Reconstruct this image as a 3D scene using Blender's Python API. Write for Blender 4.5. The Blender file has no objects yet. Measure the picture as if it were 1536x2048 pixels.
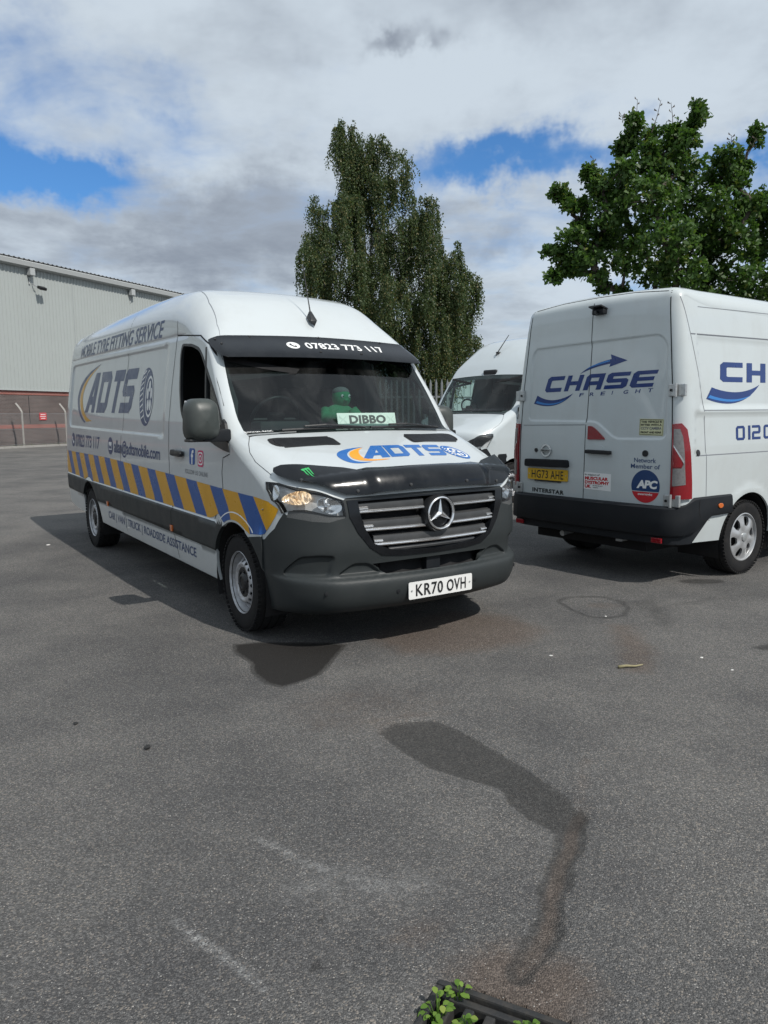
import bpy, bmesh, math, random
import numpy as np
from mathutils import Vector, Matrix
from mathutils.bvhtree import BVHTree
from mathutils.geometry import delaunay_2d_cdt

random.seed(7); np.random.seed(7)
R = math.radians
scene = bpy.context.scene

# ------------------------------------------------------------------ camera
CAM_H = 1.4753
cam = bpy.data.cameras.new('camera')
cam.sensor_fit = 'HORIZONTAL'; cam.sensor_width = 36.0; cam.lens = 36.0 * 1514.5 / 1536.0
cam.clip_start = 0.05; cam.clip_end = 3000
cam_ob = bpy.data.objects.new('camera', cam)
scene.collection.objects.link(cam_ob)
cam_ob.matrix_world = Matrix.Translation((0, 0, CAM_H)) @ Matrix.Rotation(R(90) - 0.1255, 4, 'X') @ Matrix.Rotation(-0.0111, 4, 'Z')
scene.camera = cam_ob
scene.render.resolution_x = 768; scene.render.resolution_y = 1024

# ------------------------------------------------------------------ sun, sky, exposure
SUN = Vector((0.611, -0.651, 1.0)).normalized()
sun_el = math.asin(SUN.z); sun_az = math.atan2(SUN.x, SUN.y)      # azimuth clockwise from +Y
sl = bpy.data.lights.new('sun', 'SUN'); sl.energy = 3.7; sl.angle = R(0.53); sl.color = (1.0, 0.955, 0.89)
so = bpy.data.objects.new('sun', sl); scene.collection.objects.link(so)
so.rotation_euler = SUN.to_track_quat('Z', 'Y').to_euler()
so.location = SUN * 60
vs = scene.view_settings
vs.view_transform = 'Standard'; vs.look = 'None'; vs.exposure = 0.0; vs.gamma = 1.0; vs.use_curve_mapping = False
scene.cycles.max_bounces = 6; scene.cycles.transparent_max_bounces = 16
scene.cycles.caustics_reflective = False; scene.cycles.caustics_refractive = False
scene.cycles.sample_clamp_indirect = 4.0


class NT:
    """small helper to write node trees"""
    def __init__(s, tree): s.t = tree; s.n = tree.nodes; s.l = tree.links
    def new(s, typ, **kw):
        n = s.n.new(typ)
        for k, v in kw.items(): setattr(n, k, v)
        return n
    def put(s, sock, v):
        if isinstance(v, bpy.types.NodeSocket): s.l.new(v, sock)
        elif isinstance(v, bpy.types.Node): s.l.new(v.outputs[0], sock)
        else:
            if hasattr(sock.default_value, '__len__') and not hasattr(v, '__len__'): v = [v] * len(sock.default_value)
            if hasattr(v, '__len__') and len(sock.default_value) == 4 and len(v) == 3: v = (*v, 1)
            sock.default_value = v
    def math(s, op, a, b=None, c=None, clamp=False):
        n = s.new('ShaderNodeMath', operation=op, use_clamp=clamp); s.put(n.inputs[0], a)
        if b is not None: s.put(n.inputs[1], b)
        if c is not None: s.put(n.inputs[2], c)
        return n.outputs[0]
    def vmath(s, op, a, b=None):
        n = s.new('ShaderNodeVectorMath', operation=op); s.put(n.inputs[0], a)
        if b is not None: s.put(n.inputs[1], b)
        return n.outputs[0]
    def noise(s, vec, scale, detail=4, rough=.5, dist=0.0, out=0):
        n = s.new('ShaderNodeTexNoise'); s.put(n.inputs['Vector'], vec); n.inputs['Scale'].default_value = scale
        n.inputs['Detail'].default_value = detail; n.inputs['Roughness'].default_value = rough; n.inputs['Distortion'].default_value = dist
        return n.outputs[out]
    def step(s, x, a, b, lo=0., hi=1.):
        n = s.new('ShaderNodeMapRange', interpolation_type='SMOOTHSTEP'); s.put(n.inputs[0], x)
        for i, v in enumerate((a, b, lo, hi)): s.put(n.inputs[1 + i], v)
        return n.outputs[0]
    def lin(s, x, a, b, lo=0., hi=1.):
        n = s.new('ShaderNodeMapRange'); s.put(n.inputs[0], x)
        for i, v in enumerate((a, b, lo, hi)): s.put(n.inputs[1 + i], v)
        return n.outputs[0]
    def mix(s, f, a, b, typ='MIX'):
        n = s.new('ShaderNodeMix', data_type='RGBA', blend_type=typ); s.put(n.inputs[0], f); s.put(n.inputs[6], a); s.put(n.inputs[7], b)
        return n.outputs[2]
    def xyz(s, v):
        n = s.new('ShaderNodeSeparateXYZ'); s.put(n.inputs[0], v); return n.outputs
    def comb(s, x, y, z):
        n = s.new('ShaderNodeCombineXYZ')
        for i, v in enumerate((x, y, z)): s.put(n.inputs[i], v)
        return n.outputs[0]
    def bump(s, h, strength=.3, dist=.01, normal=None):
        n = s.new('ShaderNodeBump'); s.put(n.inputs['Height'], h); n.inputs['Strength'].default_value = strength; n.inputs['Distance'].default_value = dist
        if normal is not None: s.put(n.inputs['Normal'], normal)
        return n.outputs[0]


# ------------------------------------------------------------------ world: Nishita sky with a broken cloud deck
world = bpy.data.worlds.new('World'); scene.world = world; world.use_nodes = True
w = NT(world.node_tree); w.n.clear()
sky = w.new('ShaderNodeTexSky', sky_type='NISHITA'); sky.sun_disc = False
sky.sun_elevation = sun_el; sky.sun_rotation = sun_az; sky.altitude = 50; sky.air_density = 1.0; sky.dust_density = 0.6; sky.ozone_density = 2.0
tc = w.new('ShaderNodeTexCoord'); dirv = tc.outputs['Generated']
X, Y, Z = w.xyz(dirv)
zc = w.math('ADD', w.math('MAXIMUM', Z, 0.0), 0.14)
cx = w.math('DIVIDE', X, zc); cy = w.math('DIVIDE', Y, zc)
P = w.comb(cx, cy, 0.0)
az = w.math('ARCTAN2', X, Y); el = w.math('ARCSINE', Z)
n1 = w.noise(w.vmath('ADD', P, (3.1, 7.7, 0.4)), 0.85, 6, .56, .35)
n2 = w.noise(w.vmath('ADD', P, (1.3, 2.7, 5.0)), 2.6, 5, .62, .4)
# the outlines of gaps and grey undersides are bent by noise so that they stay ragged
wa = w.noise(w.vmath('ADD', dirv, (2.0, 0, 0)), 7.0, 4, .62); we = w.noise(w.vmath('ADD', dirv, (0, 5.0, 1.0)), 9.0, 5, .66); wf = w.noise(dirv, 26.0, 3, .62)
azw = w.math('ADD', az, w.math('MULTIPLY', w.math('SUBTRACT', wa, .5), .34))
elw = w.math('ADD', el, w.math('ADD', w.math('MULTIPLY', w.math('SUBTRACT', we, .5), .105), w.math('MULTIPLY', w.math('SUBTRACT', wf, .5), .035)))
def blob(a0, e0, sa, se, rot=0.0):
    da = w.math('SUBTRACT', azw, R(a0)); de = w.math('SUBTRACT', elw, R(e0))
    c, s_ = math.cos(rot), math.sin(rot)
    u = w.math('DIVIDE', w.math('ADD', w.math('MULTIPLY', da, c), w.math('MULTIPLY', de, s_)), R(sa))
    v = w.math('DIVIDE', w.math('SUBTRACT', w.math('MULTIPLY', de, c), w.math('MULTIPLY', da, s_)), R(se))
    d2 = w.math('ADD', w.math('MULTIPLY', u, u), w.math('MULTIPLY', v, v))
    return w.math('EXPONENT', w.math('MULTIPLY', d2, -1.0))
gap = None
for b, k in ((blob(-25, 15.3, 7.5, 1.45, -.05), .44), (blob(10.5, 17.5, 8.5, 1.35, .10), .34), (blob(23.0, 16.8, 6.0, 1.5, .1), .30),
             (blob(-20, 21.5, 9, 3.0, -.2), .135), (blob(-10.5, 30.5, 3.0, 1.8, -.5), .22), (blob(-13, 22, 5, 1.5, .2), .10), (blob(15.5, 8.5, 3.5, 1.2), .15)):
    t = w.math('MULTIPLY', b, k)
    gap = t if gap is None else w.math('ADD', gap, t)
cover = w.math('ADD', w.math('MULTIPLY', n1, .70), w.math('MULTIPLY', n2, .42))
cover = w.math('SUBTRACT', w.math('ADD', cover, .08), gap)
dens = w.step(cover, .29, .64)
# the cloud's own tone: thick parts grey underneath, edges and thin parts bright
n4 = w.noise(w.vmath('ADD', P, (12.3, 1.1, 7.0)), 1.3, 6, .60, .4)
n5 = w.noise(w.vmath('ADD', P, (2.3, 8.1, 3.0)), 4.0, 4, .64)
greys = w.math('ADD', w.math('MULTIPLY', n4, .62), w.math('MULTIPLY', n5, .26))
for b, k in ((blob(-9, 13.6, 14, 2.8, .02), .34), (blob(-.6, 24.6, 2.8, .9, .12), .26), (blob(8.2, 12.2, 2.0, 1.5, .3), .20), (blob(-16, 10, 9, 1.6), .08)):
    greys = w.math('ADD', greys, w.math('MULTIPLY', b, k))
greys = w.math('SUBTRACT', greys, w.math('MULTIPLY', blob(4, 22.0, 9, 2.2, .1), .16))
greys = w.math('SUBTRACT', greys, w.math('MULTIPLY', blob(-16, 27, 9, 2.2, .1), .10))
tone = w.step(greys, .34, .70)
ccol = w.mix(tone, (.620, .700, .775), (.270, .308, .368))
thin = w.step(cover, .50, .74)
ccol = w.mix(w.math('MULTIPLY', w.math('SUBTRACT', 1.0, thin), .40), ccol, (.62, .70, .78))
skyc = w.mix(1.0, sky.outputs[0], (.054, .096, .135), 'MULTIPLY')
hz = w.step(el, R(1), R(9))
col = w.mix(w.math('MULTIPLY', dens, .97), skyc, ccol)
col = w.mix(w.math('MULTIPLY', w.math('SUBTRACT', 1.0, hz), .6), col, (.46, .51, .56))
bg = w.new('ShaderNodeBackground'); w.put(bg.inputs[0], col); bg.inputs[1].default_value = 1.0
w.l.new(bg.outputs[0], w.new('ShaderNodeOutputWorld').inputs[0])
world.cycles.sampling_method = 'MANUAL'; world.cycles.sample_map_resolution = 512


# ------------------------------------------------------------------ helpers
COL = scene.collection
def link(o, parent=None):
    COL.objects.link(o)
    if parent is not None: o.parent = parent
    return o
def tag(o, label=None, cat=None, group=None, kind=None):
    for k, v in (('label', label), ('category', cat), ('group', group), ('kind', kind)):
        if v: o[k] = v
    return o
def empty(name, loc=(0, 0, 0), rz=0.0, parent=None):
    o = bpy.data.objects.new(name, None); o.location = loc; o.rotation_euler = (0, 0, rz); o.empty_display_size = .2
    return link(o, parent)
def mesh(name, V, F, mat, parent=None, N=None, smooth=True, loc=None, rot=None):
    me = bpy.data.meshes.new(name)
    V = np.asarray(V, float)
    me.from_pydata(V.tolist(), [], [tuple(int(i) for i in f) for f in F])
    if mat is not None:
        for m in (mat if isinstance(mat, (list, tuple)) else [mat]): me.materials.append(m)
    if smooth and len(me.polygons): me.polygons.foreach_set('use_smooth', [True] * len(me.polygons))
    me.update()
    if N is not None:
        me.normals_split_custom_set_from_vertices([tuple(n) for n in np.asarray(N, float)])
    o = bpy.data.objects.new(name, me)
    if loc is not None: o.location = loc
    if rot is not None: o.rotation_euler = rot
    return link(o, parent)
class MB:
    """collects simple solids for one mesh"""
    def __init__(s): s.V = []; s.F = []
    def add(s, V, F):
        b = len(s.V); s.V += [tuple(v) for v in V]; s.F += [tuple(i + b for i in f) for f in F]; return s
    def box(s, c, d, rot=None, taper=1.0):
        V = []
        for z in (-.5, .5):
            k = taper if z > 0 else 1
            for x, y in ((-.5, -.5), (.5, -.5), (.5, .5), (-.5, .5)): V.append(Vector((x * d[0] * k, y * d[1] * k, z * d[2])))
        if rot is not None:
            M = rot if isinstance(rot, Matrix) else Matrix.Rotation(rot, 3, 'Z')
            V = [M @ v for v in V]
        V = [v + Vector(c) for v in V]
        return s.add(V, [(0, 3, 2, 1), (4, 5, 6, 7), (0, 1, 5, 4), (1, 2, 6, 5), (2, 3, 7, 6), (3, 0, 4, 7)])
    def tube(s, pts, r, n=10, cap=True):
        pts = [Vector(p) for p in pts]; m = len(pts); rr = r if hasattr(r, '__len__') else [r] * m
        V = []; F = []
        up = None
        for i, p in enumerate(pts):
            d = (pts[min(i + 1, m - 1)] - pts[max(i - 1, 0)]).normalized()
            if up is None: up = Vector((0, 0, 1)) if abs(d.z) < .9 else Vector((1, 0, 0))
            a = d.cross(up).normalized(); b = a.cross(d).normalized(); up = b
            for k in range(n):
                t = 2 * math.pi * k / n; V.append(p + (a * math.cos(t) + b * math.sin(t)) * rr[i])
        for i in range(m - 1):
            for k in range(n): F.append((i * n + k, i * n + (k + 1) % n, (i + 1) * n + (k + 1) % n, (i + 1) * n + k))
        if cap: F.append(tuple(range(n - 1, -1, -1))); F.append(tuple((m - 1) * n + k for k in range(n)))
        return s.add(V, F)
    def lathe(s, prof, n=48, axis='Y', c=(0, 0, 0)):
        """prof: list of (offset along axis, radius)"""
        V = []; F = []; m = len(prof)
        for a, r in prof:
            for k in range(n):
                t = 2 * math.pi * k / n
                q = (r * math.cos(t), a, r * math.sin(t)) if axis == 'Y' else ((a, r * math.cos(t), r * math.sin(t)) if axis == 'X' else (r * math.cos(t), r * math.sin(t), a))
                V.append((q[0] + c[0], q[1] + c[1], q[2] + c[2]))
        for i in range(m - 1):
            for k in range(n): F.append((i * n + k, i * n + (k + 1) % n, (i + 1) * n + (k + 1) % n, (i + 1) * n + k))
        return s.add(V, F)
    def prism(s, poly, fn, d0, d1):
        """poly 2D outline, fn(u,v,d)->3D; closed slab between offsets d0 and d1"""
        n = len(poly); V = [fn(u, v, d0) for u, v in poly] + [fn(u, v, d1) for u, v in poly]
        F = [tuple(range(n - 1, -1, -1)), tuple(range(n, 2 * n))] + [(i, (i + 1) % n, n + (i + 1) % n, n + i) for i in range(n)]
        return s.add(V, F)
    def build(s, name, mat, parent=None, smooth=False, bevel=0, auto=None, loc=None, rot=None, seg=2):
        o = mesh(name, s.V, s.F, mat, parent, smooth=smooth, loc=loc, rot=rot)
        bm = bmesh.new(); bm.from_mesh(o.data); bmesh.ops.recalc_face_normals(bm, faces=bm.faces)
        if bevel:
            bmesh.ops.bevel(bm, geom=[e for e in bm.edges if e.is_manifold and e.calc_face_angle(0) > .5] , offset=bevel, segments=seg, affect='EDGES', profile=.6)
        if auto is not None:
            for f in bm.faces: f.smooth = True
            for e in bm.edges:
                if e.is_manifold and e.calc_face_angle(0) > auto: e.smooth = False
        bm.to_mesh(o.data); bm.free()
        return o


# ------------------------------------------------------------------ materials
def principled(name, base, rough=.5, metal=0., spec=.5, coat=0., coat_rough=.03, trans=0., emis=None, estr=0., noise=None, bump=None, ior=None):
    """noise=(scale, amount[, dark colour]): mottled base; bump=(scale,strength,dist)"""
    m = bpy.data.materials.new(name); m.use_nodes = True; t = NT(m.node_tree); t.n.clear()
    b = t.new('ShaderNodeBsdfPrincipled'); o = t.new('ShaderNodeOutputMaterial'); t.l.new(b.outputs[0], o.inputs[0])
    c = t.new('ShaderNodeTexCoord').outputs['Object']
    t.put(b.inputs['Base Color'], base); b.inputs['Roughness'].default_value = rough; b.inputs['Metallic'].default_value = metal
    b.inputs['Specular IOR Level'].default_value = spec; b.inputs['Coat Weight'].default_value = coat; b.inputs['Coat Roughness'].default_value = coat_rough
    b.inputs['Transmission Weight'].default_value = trans
    if ior: b.inputs['IOR'].default_value = ior
    if emis: t.put(b.inputs['Emission Color'], emis); b.inputs['Emission Strength'].default_value = estr
    if noise:
        n = t.noise(c, noise[0], 6, .6); dark = noise[2] if len(noise) > 2 else tuple(x * .55 for x in base[:3])
        f = t.math('MULTIPLY', t.step(n, .40, .72), noise[1]); t.put(b.inputs['Base Color'], t.mix(f, base, dark))
        t.put(b.inputs['Roughness'], t.lin(n, .3, .7, max(rough - .08, .02), min(rough + .12, 1)))
    if bump:
        t.put(b.inputs['Normal'], t.bump(t.noise(c, bump[0], 4, .55), bump[1], bump[2]))
    m['bsdf'] = b.name
    return m
def paint(name, base, dirt=(.30, .27, .22), amount=.5, wav=.15):
    """car paint: gloss coat, faint orange-peel, streaky road film"""
    m = bpy.data.materials.new(name); m.use_nodes = True; t = NT(m.node_tree); t.n.clear()
    b = t.new('ShaderNodeBsdfPrincipled'); o = t.new('ShaderNodeOutputMaterial'); t.l.new(b.outputs[0], o.inputs[0])
    c = t.new('ShaderNodeTexCoord').outputs['Object']; x, y, z = t.xyz(c)
    n = t.noise(c, 3.2, 8, .65); n2 = t.noise(t.vmath('MULTIPLY', c, (6, 6, .8)), 1.0, 6, .6)
    f = t.math('MULTIPLY', .22, t.step(t.math('ADD', t.math('MULTIPLY', n, .6), t.math('MULTIPLY', n2, .4)), .44, .70))
    t.put(b.inputs['Base Color'], t.mix(t.math('MULTIPLY', f, amount), base, dirt))
    t.put(b.inputs['Roughness'], t.math('ADD', .34, t.math('MULTIPLY', f, .3)))
    b.inputs['Coat Weight'].default_value = .85; t.put(b.inputs['Coat Roughness'], t.math('ADD', .035, t.math('MULTIPLY', f, .35)))
    t.put(b.inputs['Normal'], t.bump(t.noise(c, 1.6, 2, .5), wav, .004))
    return m
def glass_mat(name, tint=(.55, .62, .60), refl=1.0, rough=.0, smear=0.0):
    """thin tinted pane: fresnel mirror over a tinted see-through layer, with a faint dusty film"""
    m = bpy.data.materials.new(name); m.use_nodes = True; t = NT(m.node_tree); t.n.clear()
    o = t.new('ShaderNodeOutputMaterial')
    tr = t.new('ShaderNodeBsdfTransparent'); t.put(tr.inputs[0], tint)
    gl = t.new('ShaderNodeBsdfGlossy'); gl.inputs['Roughness'].default_value = rough; t.put(gl.inputs[0], (refl, refl, refl))
    fr = t.new('ShaderNodeFresnel'); t.put(fr.inputs[0], t.lin(t.new('ShaderNodeNewGeometry').outputs['Backfacing'], 0, 1, 1.48, 1 / 1.48))   # thin pane: same mirror strength from either side
    mx = t.new('ShaderNodeMixShader'); t.put(mx.inputs[0], fr.outputs[0]); t.l.new(tr.outputs[0], mx.inputs[1]); t.l.new(gl.outputs[0], mx.inputs[2])
    out = mx.outputs[0]
    if smear:
        df = t.new('ShaderNodeBsdfDiffuse'); t.put(df.inputs[0], (.55, .56, .55))
        c = t.new('ShaderNodeTexCoord').outputs['Object']
        f = t.math('MULTIPLY', t.step(t.noise(t.vmath('MULTIPLY', c, (1, 1.6, 1)), 2.2, 7, .6, .8), .40, .78), smear)
        m2 = t.new('ShaderNodeMixShader'); t.put(m2.inputs[0], f); t.l.new(out, m2.inputs[1]); t.l.new(df.outputs[0], m2.inputs[2]); out = m2.outputs[0]
    t.l.new(out, o.inputs[0])
    return m
M = {}
M['white'] = paint('white_paint', (.535, .575, .585))
M['white2'] = paint('white_paint_second_van', (.525, .57, .575), amount=.6)
M['white3'] = paint('white_paint_third_van', (.50, .55, .57), amount=.5)
M['plastic'] = principled('grey_bumper_plastic', (.026, .031, .032), .52, spec=.42, noise=(5, .4, (.034, .038, .038)), bump=(260, .10, .002))
M['strip'] = principled('reflector_strip_plastic', (.11, .115, .115), .3, noise=(220, .8, (.035, .036, .037)))
M['mirror_shell'] = principled('mirror_shell_plastic', (.042, .050, .047), .42, noise=(6, .4, (.085, .092, .088)), bump=(260, .10, .002))
M['plastic_dark'] = principled('dark_bumper_plastic', (.010, .012, .015), .55, spec=.25, noise=(4, .3, (.022, .023, .024)), bump=(240, .10, .002))
M['black'] = principled('black_trim', (.012, .013, .015), .42, noise=(20, .3, (.03, .03, .03)))
M['gloss_black'] = principled('smoked_acrylic', (.005, .006, .008), .16, spec=.35, coat=.15, noise=(7, .25, (.02, .022, .024)))
M['inside'] = principled('unlit_cavity_black', (.006, .006, .007), .8, noise=(9, .4, (.012, .012, .012)))
M['rubber'] = principled('tyre_rubber', (.011, .011, .012), .82, spec=.3, noise=(14, .6, (.030, .028, .026)), bump=(90, .25, .003))
M['steel'] = principled('silver_painted_steel', (.50, .51, .53), .40, metal=.45, noise=(22, .45, (.22, .20, .18)))
M['cover'] = principled('silver_wheel_cover', (.50, .51, .52), .34, metal=.55, noise=(16, .35, (.28, .27, .26)))
M['chrome'] = principled('chrome', (.86, .87, .88), .17, metal=.85, noise=(30, .2, (.5, .5, .5)))
M['slat'] = principled('grille_slat_plastic', (.050, .052, .054), .36, noise=(12, .3, (.08, .08, .08)))
M['blue'] = principled('vinyl_blue', (.008, .085, .320), .30, coat=.15, noise=(6, .25, (.012, .065, .23)))
M['yellow'] = principled('vinyl_amber', (.68, .345, .008), .30, coat=.15, noise=(6, .3, (.56, .28, .02)))
M['navy'] = principled('vinyl_navy', (.016, .050, .150), .32, coat=.15, noise=(6, .25, (.026, .050, .125)))
M['hoodblue'] = principled('vinyl_bright_blue', (.012, .12, .40), .30, coat=.15, noise=(6, .2, (.02, .10, .30)))
M['orange'] = principled('vinyl_orange', (.84, .34, .012), .30, coat=.15, noise=(6, .2, (.70, .28, .03)))
M['chase'] = principled('vinyl_royal_navy', (.010, .036, .165), .30, coat=.15, noise=(6, .25, (.015, .03, .11)))
M['chase_hi'] = principled('vinyl_sky_blue', (.03, .19, .52), .30, coat=.15, noise=(6, .2, (.03, .14, .40)))
M['lettergrey'] = principled('vinyl_grey', (.16, .17, .19), .40, noise=(6, .2, (.2, .2, .2)))
M['letterblack'] = principled('print_black', (.012, .012, .013), .45, noise=(30, .3, (.03, .03, .03)))
M['letterwhite'] = principled('print_white', (.80, .81, .80), .40, noise=(30, .2, (.66, .66, .64)))
M['red'] = principled('print_red', (.52, .020, .028), .40, noise=(20, .25, (.38, .02, .03)))
M['green'] = principled('print_acid_green', (.04, .42, .12), .40, noise=(20, .25, (.05, .30, .10)))
M['pink'] = principled('print_magenta_red', (.60, .03, .13), .40, noise=(20, .2, (.5, .05, .2)))
M['fbblue'] = principled('print_social_blue', (.02, .09, .33), .40, noise=(20, .2, (.03, .07, .24)))
M['plate_white'] = principled('white_reflective_plate', (.78, .78, .76), .35, noise=(9, .25, (.62, .60, .56)))
M['plate_yellow'] = principled('yellow_reflective_plate', (.66, .40, .015), .35, noise=(9, .35, (.48, .30, .03)))
M['amber'] = principled('amber_lens', (.60, .13, .01), .15, coat=1, noise=(40, .3, (.42, .09, .01)))
M['redlens'] = principled('red_lens', (.24, .004, .010), .10, coat=1, noise=(50, .45, (.16, .004, .008)), bump=(120, .25, .004))
M['clearlens'] = principled('clear_ribbed_lens', (.20, .195, .195), .14, coat=.6, noise=(45, .7, (.12, .115, .115)), bump=(110, .35, .004))
M['reflector'] = principled('lamp_reflector', (.72, .73, .74), .16, metal=1.0, noise=(30, .35, (.35, .35, .36)))
M['lampgrey'] = principled('lamp_bezel_grey', (.72, .73, .73), .25, metal=.15, noise=(25, .55, (.36, .36, .37)))
def lamp_glow():
    """lit halogen bowl: faceted mirror with the filament's warm light in it"""
    m = bpy.data.materials.new('lit_halogen_reflector'); m.use_nodes = True; t = NT(m.node_tree); t.n.clear()
    b = t.new('ShaderNodeBsdfPrincipled'); o = t.new('ShaderNodeOutputMaterial'); t.l.new(b.outputs[0], o.inputs[0])
    c = t.new('ShaderNodeTexCoord').outputs['Object']; f = t.step(t.noise(t.vmath('MULTIPLY', c, (20, 95, 26)), 1.0, 3, .6, .4), .36, .66)
    t.put(b.inputs['Base Color'], t.mix(f, (.55, .45, .34), (.86, .80, .70))); b.inputs['Metallic'].default_value = .9; b.inputs['Roughness'].default_value = .2
    t.put(b.inputs['Emission Color'], t.mix(f, (.42, .22, .08), (1.0, .72, .40))); t.put(b.inputs['Emission Strength'], t.lin(f, 0, 1, .18, .85))
    t.put(b.inputs['Normal'], t.bump(f, .5, .01)); return m
M['glow'] = lamp_glow()
M['glass'] = glass_mat('windscreen_glass', (.42, .52, .51), .9, smear=.045)
M['sideglass'] = glass_mat('side_glass', (.26, .32, .31), .9, smear=.03)
M['lampglass'] = glass_mat('lamp_cover_glass', (.93, .94, .94), .8, smear=.03)
M['glass3'] = glass_mat('windscreen_glass_third', (.72, .86, .83), .7, smear=.05)
M['cabin'] = principled('cabin_trim', (.030, .031, .034), .75, noise=(9, .4, (.05, .05, .05)), bump=(200, .1, .002))
M['dash'] = principled('dashboard_plastic', (.060, .064, .064), .60, noise=(7, .35, (.09, .09, .09)), bump=(240, .12, .002))
M['seat'] = principled('seat_cloth', (.020, .021, .024), .9, noise=(60, .5, (.035, .036, .04)), bump=(300, .3, .002))
M['lining'] = principled('grey_roof_lining', (.22, .22, .22), .9, noise=(20, .3, (.16, .16, .16)))
M['lace'] = principled('pelmet_cloth', (.075, .078, .082), .9, noise=(90, .6, (.03, .03, .03)))
M['plush'] = principled('green_plush', (.05, .36, .16), .85, noise=(70, .45, (.03, .22, .10)), bump=(160, .6, .004))
M['plushgrey'] = principled('grey_plush', (.22, .23, .23), .9, noise=(70, .45, (.14, .14, .14)), bump=(160, .6, .004))
M['chrome_dull'] = principled('galvanised_hinge', (.58, .60, .60), .38, metal=.7, noise=(30, .5, (.30, .29, .28)))
M['underbody'] = principled('underbody_black', (.010, .010, .011), .9, noise=(8, .5, (.022, .020, .018)))

# ------------------------------------------------------------------ constrained patches
def inside(pts, poly):
    pts = np.asarray(pts, float); poly = np.asarray(poly, float)
    x, y = pts[:, 0], pts[:, 1]; r = np.zeros(len(pts), bool)
    a = poly; b = np.roll(poly, -1, 0)
    for (x0, y0), (x1, y1) in zip(a, b):
        if y0 == y1: continue
        c = ((y0 > y) != (y1 > y)) & (x < (x1 - x0) * (y - y0) / (y1 - y0) + x0)
        r ^= c
    return r
def dist_poly(pts, line, closed=True):
    pts = np.asarray(pts, float); L = np.asarray(line, float)
    A = L if closed else L[:-1]; Bq = np.roll(L, -1, 0) if closed else L[1:]
    d = np.full(len(pts), 1e9)
    for a, b in zip(A, Bq):
        ab = b - a; q = ab @ ab
        t = np.clip(((pts - a) @ ab) / (q if q > 1e-12 else 1), 0, 1)
        d = np.minimum(d, np.hypot(*(pts - a - t[:, None] * ab).T))
    return d
def dens(line, step, closed=True):
    L = [np.asarray(p, float) for p in line]; out = []
    n = len(L) if closed else len(L) - 1
    for i in range(n):
        a, b = L[i], L[(i + 1) % len(L)]
        k = max(1, int(math.ceil(np.linalg.norm(b - a) / step)))
        for t in range(k): out.append(a + (b - a) * t / k)
    if not closed: out.append(L[-1])
    return np.array(out)
def rpoly(pts, r, n=5):
    """round the corners of a polygon"""
    P_ = [np.asarray(p, float) for p in pts]; out = []
    for i, p in enumerate(P_):
        a, b = P_[i - 1], P_[(i + 1) % len(P_)]
        u = a - p; v = b - p; lu = np.linalg.norm(u); lv = np.linalg.norm(v); q = min(r, lu * .45, lv * .45)
        s0 = p + u / lu * q; s1 = p + v / lv * q
        for k in range(n + 1):
            t = k / n; out.append((1 - t) ** 2 * s0 + 2 * t * (1 - t) * p + t * t * s1)
    return out
def offp(poly, d):
    P_ = np.asarray(poly, float); a = np.roll(P_, 1, 0); b = np.roll(P_, -1, 0); t = b - a; t /= np.linalg.norm(t, axis=1)[:, None] + 1e-9
    ar = np.sum(P_[:, 0] * b[:, 1] - b[:, 0] * P_[:, 1]); n = np.stack([t[:, 1], -t[:, 0]], 1) * (1 if ar > 0 else -1)
    return [tuple(q) for q in P_ + n * d]
def triang(outline, cons, step, holes=()):
    """outline + closed polygons / open lines as constraints; returns points and triangles inside outline minus holes"""
    lines = [(dens(outline, step), True)] + [(dens(h, step), True) for h in holes] + [(dens(c, step, cl), cl) for c, cl in cons]
    V = []; E_ = []
    for L, cl in lines:
        b = len(V); V += [tuple(p) for p in L]; n = len(L)
        E_ += [(b + i, b + (i + 1) % n) for i in range(n if cl else n - 1)]
    o = np.asarray(outline, float); lo, hi = o.min(0), o.max(0)
    gx = np.arange(lo[0] + step * .5, hi[0], step); gy = np.arange(lo[1] + step * .5, hi[1], step)
    G = np.array([(x + (step * .5 if j % 2 else 0), y) for j, y in enumerate(gy) for x in gx]) if len(gx) and len(gy) else np.zeros((0, 2))
    if len(G):
        k = inside(G, o)
        for h in holes: k &= ~inside(G, h)
        G = G[k]
        near = np.zeros(len(G), bool)
        allp = np.array(V)
        # drop grid points close to constraint points
        cell = {}
        for p in allp: cell.setdefault((int(p[0] // step), int(p[1] // step)), []).append(p)
        for i, g in enumerate(G):
            ci, cj = int(g[0] // step), int(g[1] // step)
            for a in (-1, 0, 1):
                for b in (-1, 0, 1):
                    for p in cell.get((ci + a, cj + b), ()):
                        if (p[0] - g[0]) ** 2 + (p[1] - g[1]) ** 2 < (.5 * step) ** 2: near[i] = True
        V += [tuple(p) for p in G[~near]]
    r = delaunay_2d_cdt([Vector(v) for v in V], E_, [], 0, 1e-6)
    pts = np.array([(v.x, v.y) for v in r[0]]); tri = np.array([f for f in r[2] if len(f) == 3])
    a, b, c = pts[tri[:, 0]], pts[tri[:, 1]], pts[tri[:, 2]]
    area = (b[:, 0] - a[:, 0]) * (c[:, 1] - a[:, 1]) - (b[:, 1] - a[:, 1]) * (c[:, 0] - a[:, 0])
    cen = (a + b + c) / 3
    k = inside(cen, o) & (np.abs(area) > 1e-9)
    for h in holes: k &= ~inside(cen, h)
    tri = tri[k]; area = area[k]; cen = cen[k]
    tri[area < 0] = tri[area < 0][:, ::-1]
    return pts, tri, cen
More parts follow.
